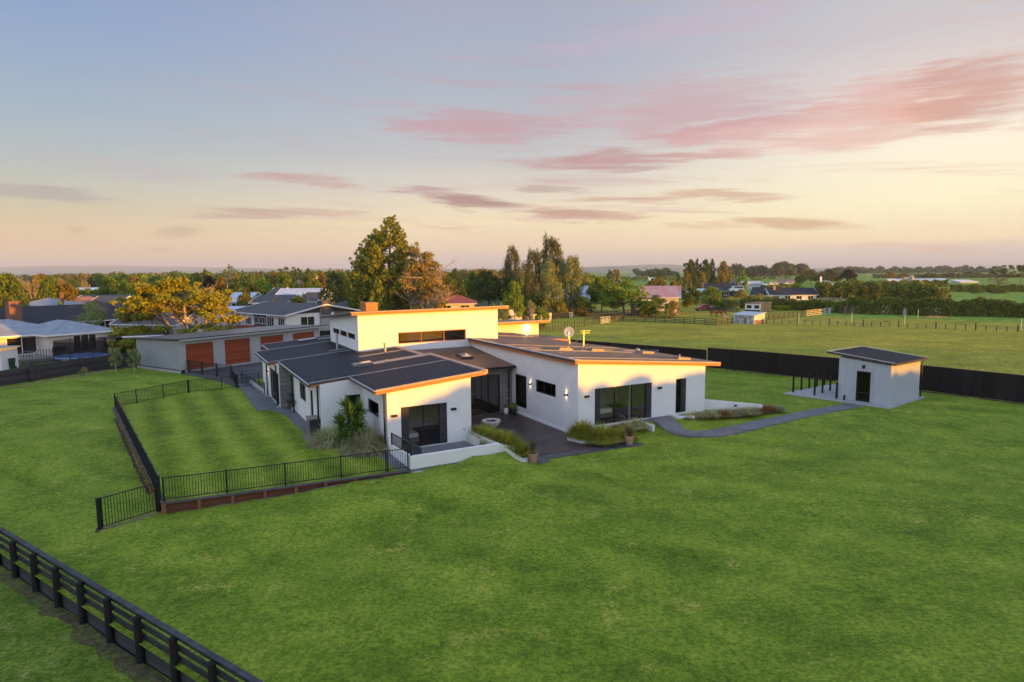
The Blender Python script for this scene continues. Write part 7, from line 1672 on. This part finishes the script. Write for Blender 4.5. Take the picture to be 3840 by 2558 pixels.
T_=[
 # kind,label,x,ytop,Y,width px,material
 ('round','broad bright green tree cut by the left edge behind the town roofs',20,1024,120,150,'green'),
 ('round','small dark bush at the far left edge in front of the brick chimney',-5,1145,96,60,'dark'),
 ('bare','sunlit half bare tree with pale trunk, first from the left',78,1040,135,90,'brownfol'),
 ('bare','sunlit half bare tree with spreading pale limbs, second from the left',122,1042,138,110,'brownfol'),
 ('round','tall yellow green tree behind the two half bare trees',150,1026,150,110,'orangefol'),
 ('round','yellow green tree right of the two half bare trees',190,1040,140,110,'green'),
 ('round','golden green tree beyond the light blue roof',240,1062,142,110,'orangefol'),
 ('bush','round clipped bush by the light blue roof',88,1128,118,56,'green'),
 ('bush','yellow green bush at the right of the light blue roof',222,1128,122,46,'lime'),
 ('willow','feathery green and gold tree in front of the dark tiled roof',338,1122,86,112,'olive'),
 ('bare','small round bare tree among the far left treetops',320,1048,215,52,'brownfol'),
 ('round','large round dark green tree left of the golden pine',410,1042,175,130,'green'),
 ('round','second dark green tree against the golden pine crown',462,1050,180,90,'green'),
 ('bush','small dark bush in front of the plain white gable wall',305,1083,215,50,'dark'),
 ('euc','brown distant tree on the left skyline',225,1048,300,50,'brownfol'),
 ('round','broad dark distant tree on the left skyline',275,1046,330,80,'green'),
 ('round','dim rounded tree under the left hills',350,1040,420,60,'dark'),
 ('round','olive green distant trees behind the golden pine',500,1035,260,90,'orangefol'),
 ('poplar','small pointed conifer behind the golden pine',772,1013,240,24,'cypress'),
 ('round','distant green tree right of the golden pine top',735,1022,230,70,'green'),
 ('round','deep purple copper beech right of the golden pine',786,1033,200,62,'purple'),
 ('round','golden yellow tree behind the right side of the pine',832,1040,155,80,'orangefol'),
 ('bare','dark open crowned tall tree standing above the town',868,984,205,78,'brownfol'),
 ('round','golden brown tree under the dark open crowned tree',885,1032,190,80,'orangefol'),
 ('round','dark green tree right of the street lamp',885,1062,160,90,'dark'),
 ('round','wide light green tree behind the round orange tree',940,1030,190,80,'green'),
 ('poplar','left one of two narrow dark conifers on the skyline',965,1020,260,16,'cypress'),
 ('poplar','right one of two narrow dark conifers on the skyline',984,1022,255,20,'cypress'),
 ('round','yellow green tree in front of the two narrow conifers',985,1044,180,80,'lime'),
 ('round','dark green tree low in the middle of the town',950,1062,150,110,'dark'),
 ('round','golden topped round tree on a short trunk by the pale blue roof',924,1082,128,74,'orangefol'),
 ('round','wide golden brown tree behind the great dark green tree',1035,1020,220,110,'orangefol'),
 ('round','great dark green round tree in the middle of the town',1068,1028,172,110,'green'),
 ('pineflat','clump of flat topped dark pines on the skyline, left one',1060,1005,420,34,'cypress'),
 ('pineflat','clump of flat topped dark pines on the skyline, big middle one',1092,998,400,62,'cypress'),
 ('pineflat','clump of flat topped dark pines on the skyline, right one',1120,1004,410,40,'cypress'),
 ('tallcon','dark layered conifer right of the flat topped pines',1158,1006,260,56,'cypress'),
 ('round','green tree in front of the layered conifer',1158,1028,210,90,'green'),
 ('round','light brown green tree left of the dark cypress',1205,1018,230,80,'orangefol'),
 ('bush','yellow green bush by the pink roofed cottage',1175,1068,200,70,'lime'),
 ('cypress','broad dark weeping cypress in front of the tall conifer',1250,1026,128,150,'cypress'),
 ('round','golden green tree behind the weeping cypress',1298,1040,190,90,'orangefol'),
 ('bush','dark bushy shrub with a brown top in front of the cream gabled house',1110,1098,118,74,'dark'),
 ('bare','grey bare shrub over the low charcoal roof',1035,1108,120,56,'brownfol'),
 ('bush','dull green shrub right of the dark bushy shrub',1135,1104,121,50,'olive'),
 ('round','bright green rounded bush at the foot of the dry pine',1555,1150,104,70,'lime'),
 ('tallcon','golden young conifer at the foot of the tallest conifer',1420,1040,112,110,'conifer'),
 ('round','soft green willow right of the dry pine',1700,1014,150,110,'orangefol'),
 ('round','dark green rounded tree behind the red roof',1722,1040,170,120,'green'),
 ('round','dark oak like tree left of the eucalypts',1830,1014,160,130,'dark'),
 ('round','dark tree between the red roof and the lime tree',1780,1022,165,90,'green'),
 ('euc','slender eucalypt with two thin tops',1922,942,165,76,'eucalypt'),
 ('round','dark bushy base tree under the slender eucalypt',1905,1035,160,110,'dark'),
 ('euc','tallest grey green eucalypt in the middle of the photo',2062,898,150,130,'eucalypt'),
 ('euc','left shoulder of the eucalypt group',2000,948,148,100,'eucalypt'),
 ('euc','sunlit drooping eucalypt at the front of the group',2065,985,138,110,'olive'),
 ('round','dense golden topped tree right of the tallest eucalypt',2105,974,156,80,'green'),
 ('euc','broad hazy eucalypt at the right end of the group',2148,972,146,110,'olive'),
 ('bush','dark undergrowth at the foot of the eucalypts',2010,1090,138,150,'dark'),
 ('round','bright lime green rounded tree before the eucalypts',1930,1060,118,100,'lime'),
 ('bare','thin pale branched small tree beside the iron fence',1990,1122,108,50,'olive'),
 ('bush','pale green bush with white flowers behind the iron fence',2030,1150,110,70,'lime'),
 ('bush','clipped round golden bush at the end of the tall roof',1850,1138,106,36,'lime'),
 ('bush','grey green scrub at the end of the tall roof',1890,1140,112,80,'olive'),
 ('bush','dark green bush left of the white flowering bush',1975,1160,113,50,'dark'),
 ('bush','yellow flowering bush at the back of the stockyards',2100,1130,138,74,'yellowfl'),
 ('bush','low golden brown bush beside the yellow flowering one',2165,1138,139,60,'orangefol'),
 ('round','big fresh green tree behind the stockyard rails',2340,1055,142,210,'lime'),
 ('round','dark green tree behind the big fresh green one',2255,1040,152,120,'green'),
 ('bush','dark bush below the solar panel roof',2190,1110,140,100,'dark'),
 ('bush','dark green hedge bush right of the fresh green tree',2430,1120,138,90,'green'),
 ('bush','flat yellow bush beside the small green gate',2425,1148,134,64,'yellowfl'),
 ('tallcon','reddish brown conifer over the fresh green tree',2318,1010,190,46,'brownfol'),
 ('round','golden green tree behind the red iron roof',2460,1040,185,110,'orangefol'),
 ('round','second golden green tree behind the red iron roof',2530,1056,190,90,'orangefol'),
 ('bush','dark bush in front of the red barn wall',2462,1108,134,120,'green'),
 ('bush','orange tinted bush by the red barn corner',2530,1120,133,66,'brownfol'),
 ('round','dark glossy tree right of the red barn',2590,1075,146,90,'dark'),
 ('round','yellow green open tree behind the red pickup',2672,1074,158,90,'lime'),
 ('bush','grey green scrub behind the red pickup',2740,1110,162,110,'olive'),
 ('bush','pinkish brown shrub left of the dark house',2780,1082,190,50,'brownfol'),
 ('bush','olive shrub in front of the dark gable wing',2835,1100,180,80,'olive'),
 ('bush','red leaved shrub at the corner of the modern house',2850,1098,200,36,'brownfol'),
 ('bush','green shrub left of the long white cabin',2700,1128,156,70,'green'),
 ('round','pine at the left of the lone pine clump',2590,974,330,46,'cypress'),
 ('tallcon','second pine of the lone pine clump',2612,970,332,46,'cypress'),
 ('round','third pine of the lone pine clump, in the middle',2640,972,330,50,'cypress'),
 ('tallcon','fourth pine of the lone pine clump',2668,970,334,50,'cypress'),
 ('round','rust tinted pine closing the lone pine clump on the right',2708,978,330,50,'brownfol'),
 ('pineflat','flat pine at the left foot of the lone pine clump',2572,980,336,30,'cypress'),
 ('poplar','golden poplar below the left end of the lone pine clump',2573,1018,290,44,'orangefol'),
 ('poplar','golden poplar below the middle of the lone pine clump',2628,1020,292,46,'orangefol'),
 ('poplar','small golden poplar below the lone pine clump on the right',2700,1024,300,34,'orangefol'),
 ('poplar','golden poplar right of the lone pine clump',2735,1022,300,32,'orangefol'),
 ('poplar','pale green poplar right of the golden poplars',2782,1022,280,46,'lime'),
 ('poplar','dark narrow poplar left of the golden ones',2543,1028,300,26,'cypress'),
 ('round','distant brown tree on the far pasture ridge',2305,1010,520,40,'brownfol'),
 ('round','small dark tree on the far pasture ridge',2285,1012,540,24,'dark'),
 ('round','dark rounded tree left of the far pine wood',2475,1012,560,44,'dark'),
 ('round','olive trees behind the white cottage, left one',3040,1012,430,90,'orangefol'),
 ('round','olive trees behind the white cottage, right one',3110,1010,420,110,'eucalypt'),
 ('cypress','dark pointed cypresses above the white cottage',3125,1006,470,60,'cypress'),
 ('round','dark tree just left of the white cottage',3000,1030,390,50,'dark'),
 ('round','deep purple tree right of the white cottage',3182,1012,400,70,'purple'),
 ('bush','green bush below the deep purple tree',3195,1044,370,60,'green'),
 ('euc','thin dark tree beside the left utility pole',2996,1034,385,18,'dark'),
 ('round','dim round tree between the purple tree and the farm',3335,1016,560,46,'brownfol'),
 ('round','low dim tree left of the silo',3385,1024,600,50,'brownfol'),
 ('round','dim dark tree behind the long blue farm shed',3480,1024,620,60,'eucalypt'),
 ('round','dim rounded tree behind the white farm shed',3560,1022,640,70,'eucalypt'),
 ('round','dim wide tree on the right horizon',3640,1018,700,70,'eucalypt'),
 ('pineflat','dark pine at the right edge, first from the left',3735,996,420,50,'cypress'),
 ('pineflat','dark pine at the right edge, second from the left',3775,992,410,60,'cypress'),
 ('pineflat','tall dark pine cut by the right edge',3825,990,400,60,'cypress'),
 ('pineflat','low flat topped tree on the right pasture',3738,1042,330,76,'olive'),
 ('bush','rounded bush right of the farm sheds by the far hedge',3662,1076,250,56,'green'),
 ('bush','first low bush along the far right hedge line',3540,1078,252,40,'green'),
 ('bush','last low bush along the far right hedge line',3745,1082,248,90,'green'),
 ('bush','feathery green bush in front of the deep purple tree',3180,1068,215,90,'olive'),
 ('bush','green bush on the bank left of the white cottage',2985,1060,260,60,'green'),
 ('bush','dark shrub on the right paddock fence line',3330,1204,118,26,'dark'),
 ('bush','brown green shrub on the right paddock fence line',3618,1216,110,26,'olive'),
 ('bush','golden round bush closing the big scrub belt on the right',3535,1082,180,64,'orangefol'),
]
for (k,lab,x,yt,Y,wp,m) in T_:
    nm={'round':'tree','bush':'shrub','willow':'tree','tallcon':'conifer_tree','cypress':'cypress_tree','euc':'eucalyptus_tree','pineflat':'pine_tree','poplar':'poplar_tree','bare':'tree'}[k]
    tree(k,lab,x,yt,Y,wp,m,name=nm,cat='shrub' if k=='bush' else 'tree',bark='bark_pale' if k in('bare','euc') else 'bark')
# young trees inside the boundary wall
for x,yb,yt,wd,lab in((413,1397,1295,56,'young silvery tree with thin trunk, left one beside the boundary wall'),(484,1397,1298,54,'young silvery tree next to the garage wall')):
    p=pg(x,yb); tree('bush',lab,x,yt,p.y,wd,'olive',zb=p.z+.45,name='young_tree',var=1); q=bpy.data.objects.new('stake',MB().bar((0,0,-.6),(0,0,.9),.05).mesh('stake',M['newtimber'])); col.objects.link(q); q.parent=[o for o in bpy.data.objects if o.get('label')==lab][0]
p=pg(287,1423); tree('bush','small silvery ball shaped tree on a leaning thin stem on the left lawn',289,1377,p.y,42,'olive',zb=p.z+.42,name='young_tree',var=2); MB().tube([(p.x-.15,p.y,p.z),(p.x+.02,p.y,p.z+.7)],[.03,.025],6)
_t=[o for o in bpy.data.objects if o.get('label','').startswith('small silvery ball')][0]
q=MB().tube([(-.22,0,-.5),(0,0,.35)],[.03,.025],7).build('stem',M['bark_pale'],_t); q.rotation_euler.z=-_t.rotation_euler.z
_y=[o for o in bpy.data.objects if o.name.startswith('young_tree')]
# hedges
def hedge(label,pts,h,w,m,seed,n,size,holes=0.,name='hedge',rag=.2):
    P=[Vector(p) for p in pts]; r=np.random.RandomState(seed); tot=sum((P[i+1]-P[i]).length for i in range(len(P)-1)); PP=[];NN=[]
    for i in range(len(P)-1):
        a,b=P[i],P[i+1]; L=(b-a).length; d=(b-a)/L; nn=Vector((-d.y,d.x,0)); k=int(n*L/tot); t=r.rand(k); th=r.rand(k)*math.pi*1.0; q=1+.12*r.randn(k)+rag*np.sin(t*L*1.7+seed)*.4
        hh=h*(1+.10*np.sin(t*L*.9)+.06*np.sin(t*L*2.3)); side=r.rand(k)
        ox=np.where(side<.35,-w/2,np.where(side<.5,w/2,(r.rand(k)-.5)*w))*q; oz=np.where(side<.5,r.rand(k)*hh,hh*(1+.07*r.randn(k)))
        gap=(np.sin(t*L*.55+seed)>1-holes)&(oz<h*.75); ox=np.where(gap,(r.rand(k)-.5)*w*.2,ox)
        keep=~(gap&(r.rand(k)<.75))
        pos=np.stack([a.x+d.x*t*L+nn.x*ox,a.y+d.y*t*L+nn.y*ox,a.z+oz],1); no=np.stack([nn.x*np.sign(ox),nn.y*np.sign(ox),np.where(side<.5,.2,1.)],1); PP.append(pos[keep]);NN.append(no[keep])
    pos=np.concatenate(PP)-np.array(P[0]); me=leafmesh('hedge',pos,np.concatenate(NN),size,m,seed)
    root=thing(name,label,'hedge',P[0]); o=bpy.data.objects.new('foliage',me); col.objects.link(o); o.parent=root
    mb=MB(); mb.M=Matrix.Translation(-P[0])
    for i in range(len(P)-1):
        mb.bar(P[i]+Vector((0,0,h*.40)),P[i+1]+Vector((0,0,h*.40)),w*.45,h*.7) if not holes else [mb.bar(P[i].lerp(P[i+1],(j+.5)/14),P[i].lerp(P[i+1],(j+.5)/14)+Vector((0,0,h*.8)),.25) for j in range(14)]
    mb.build('stems',M['bark'],root); return root
G3=lambda x,y:tuple(G(*ZR(x,y)))
hedge('long tall hedge with gaps along the right paddock',[G3(700,690),G3(1000,700),G3(1450,712),G3(1990,722),G3(2000,723)],2.9,1.6,'hedge',1,15000,.27,.35)
hedge('right part of the tall hedge beyond the small gap, reaching the frame edge',[G3(2010,722),G3(2400,735),G3(2700,745)],2.7,1.6,'hedge',2,7000,.27,.2)
hedge('dense dark hedge left of the paddock gap, behind the fruit cage',[G3(-300,640),G3(60,650),G3(430,668),G3(680,690)],2.1,2.2,'hedge',3,10000,.27,0.)
hedge('thick scrub belt in the middle of the right pasture, left half',[tuple(at(3062,1105,210)*1)[:2]+(-.5,),tuple(at(3300,1105,205))[:2]+(-.5,)],4.4,7,'hedge',4,9000,.45,0.)
hedge('thick scrub belt in the middle of the right pasture, right half',[tuple(at(3310,1105,190))[:2]+(-.5,),tuple(at(3510,1105,184))[:2]+(-.5,)],4.6,7,'hedge',5,9000,.45,0.)
hedge('low clipped hedge in front of the farm sheds',[tuple(at(3215,1075,330))[:2]+(-.5,),tuple(at(3550,1075,345))[:2]+(-.5,)],3.0,2,'hedge',6,7000,.35,0.)
hedge('low clipped hedge at the right edge of the far pasture',[tuple(at(3565,1075,270))[:2]+(-.5,),tuple(at(3860,1080,262))[:2]+(-.5,)],2.4,2,'hedge',7,7000,.3,0.)
hedge('thin dark hedge line behind the farm sheds',[tuple(at(3270,1075,720))[:2]+(-1,),tuple(at(3860,1080,660))[:2]+(-1,)],4,3,'hedge',8,5000,.6,0.)
hedge('dark hedge row along the drive of the modern white house',[tuple(at(2640,1105,172))[:2]+(-.5,),tuple(at(2900,1105,178))[:2]+(-.5,)],2.0,3,'hedge',9,8000,.22,0.)
hedge('sunlit hedge bank below the caravans',[tuple(at(2860,1105,300))[:2]+(-.5,),tuple(at(2990,1105,330))[:2]+(-.5,)],2.2,3,'hedge',10,5000,.3,0.)
# yellow flower patches
def patch(label,x0,x1,y,Y,h,m,n,seed):
    a=at(x0,y,Y);b=at(x1,y,Y); r=np.random.RandomState(seed); P=np.stack([r.rand(n)*(b.x-a.x),(r.rand(n)-.5)*3,r.rand(n)**.6*h],1); me=leafmesh('patch',P,np.tile([0,0,1.],(n,1)),.14,m,seed)
    o=bpy.data.objects.new('flower_bed',me); col.objects.link(o); o.location=(a.x,Y,-.5); tag(o,label,'flowers')
patch('yellow flowers in front of the fruit cage, left bed',2910,2955,1155,155,1.1,'yellowfl',1800,1)
patch('yellow flowers in front of the fruit cage, right bed',2980,3045,1155,157,1.0,'yellowfl',2000,2)
# far woods that read as one mass
def wood(label,x0,x1,Y,D,h,m,n,size,seed,zb=-1.):
    r=np.random.RandomState(seed); a=at(x0,1030,Y);b=at(x1,1030,Y); L=b.x-a.x; k=int(L/ (h*.7)); cl=[]
    for i in range(k*3):
        s=h*r.uniform(.25,.5); cl.append(((r.rand()*L,r.rand()*D,h*r.uniform(.35,.8)),(s,s,s*.9)))
    P,N=clumps_pts(cl,n/ (len(cl)*(h*.37)**2),seed,.6); me=leafmesh('wood',P,N,size,m,seed); o=bpy.data.objects.new('far_wood',me); col.objects.link(o); o.location=(a.x,Y,zb); tag(o,label,'wood',kind='stuff')
wood('dark pine wood on the far right horizon',2735,3060,900,120,19,'cypress',22000,1.3,1,-3)
wood('dark far wood left of the lone pines',2420,2570,1000,100,15,'dark',9000,1.4,2,-3)
wood('distant belt of trees on the right horizon',3200,3860,1500,200,17,'dark',18000,2.,3,-4)
wood('distant belt of trees beyond the town',-60,1400,330,130,9.5,'green',52000,.75,4,0)
wood('second distant belt of trees beyond the town',-60,1900,520,150,11,'orangefol',36000,1.1,5,-1)
wood('third distant belt of trees beyond the town',-100,2000,950,200,13,'dark',24000,1.8,6,-2)
wood('scattered distant bushes over the right pasture',2200,3000,620,200,5,'green',9000,.8,7,-2)
wood('shelter trees between the middle houses',1650,2300,215,60,8.5,'green',30000,.45,8,-.5)
wood('garden trees between the town houses',700,1330,185,90,5.2,'green',30000,.4,9,-.2)
wood('garden trees between the left town houses',-60,560,165,50,5.0,'green',24000,.4,10,-.2)
# shelter belt outside the right edge of the photograph: unseen, shaped and thickened to cast the evening shadow
sdir=Vector((math.cos(hd),math.sin(hd),0)); r=random.Random(4); SHC=[]
def shade_tree(u,v,zhit,D,wd,i):
    p=uv2w(u,v)-sdir*D; h=zhit+D*math.tan(SE)+.6; z=.4
    while z<h-.5: SHC.append(((p.x+r.uniform(-.2,.2),p.y+r.uniform(-.2,.2),-.6+z),(wd*.5,wd*.5,.55))); z+=.55
    SHC.append(((p.x,p.y,-.6+h-.5),(wd*.38,wd*.38,.5)))
# heights at which the light line lies on the two front walls (u along the wall)
i=0
for u,zz_ in((9.2,.7),(10.5,1.35),(11.6,2.1),(12.6,2.75),(13.6,3.0),(14.6,3.35),(15.8,3.3),(17.2,3.2),(18.6,3.2),(20.0,2.9),(21.2,2.0),(22.5,2.75),(23.5,2.35),(24.5,2.1),(25.4,3.05),(26.3,2.05),(27.3,2.45),(28.3,2.2),(29.5,2.75),(30.6,2.8),(31.8,2.4),(33.,2.2)):
    for D in(55,60,66): shade_tree(u+r.uniform(-.15,.15),31,zz_-.25,D,2.2,i); i+=1
for k in range(9): shade_tree(34+k*3.0,30,1.35+r.uniform(-.3,.3),56+r.uniform(-3,3),4.4,i); i+=1
P,N=clumps_pts(SHC,170,5,.5,rag=.12); me=leafmesh('shade_belt',P,N,.17,'hedge',5); o=bpy.data.objects.new('shade_belt',me); col.objects.link(o); tag(o,'uneven unseen tree tops shaped for the wall shadow beyond the right edge of the photo','shelter belt',kind='stuff')
def belt(label,pts,h,w,seed,n,size):  # unseen solid hedges added to close gaps in the tree shade
    root=hedge(label,pts,h,w,'hedge',seed,n,size); return root
def bp_(u,v,D):
    p=uv2w(u,v)-sdir*D; return (p.x,p.y,-.6)
belt('added unseen shade hedge beyond the right edge of the photo, near row',[bp_(-60,31,58),bp_(9.3,31,58)],3.5,2.5,21,26000,.3)
belt('added unseen shade hedge beyond the right edge of the photo, middle row',[bp_(9.3,31,58),bp_(34,31,58)],3.3,2.5,22,22000,.22)
belt('added unseen shade hedge beyond the right edge of the photo, far row',[bp_(34,31,58),bp_(66,31,58)],3.1,2.5,23,16000,.3)
hx,hy=sdir.x,sdir.y   # light heading
def ca_(c,a): return (-hx*a+hy*c,-hy*a-hx*c,-.6)
belt('tall added shade hedge far beyond the right edge of the photo',[ca_(58,46),ca_(90,46)],8.2,4,24,26000,.4)  # added to shade the lower walls of the houses behind
# ------------------------------------------------------------------ haze
m=bpy.data.materials.new('haze air'); m.use_nodes=True; nt=m.node_tree; nt.nodes.clear(); ou=nt.nodes.new('ShaderNodeOutputMaterial'); pv=nt.nodes.new('ShaderNodeVolumePrincipled')
pv.inputs['Color'].default_value=(.70,.85,1.,1); pv.inputs['Density'].default_value=HAZE; pv.inputs['Anisotropy'].default_value=.0
nt.links.new(pv.outputs[0],ou.inputs['Volume'])
tag(MB().box(-33000,-900,-40,33000,33500,255).build('haze',m),kind='stuff')
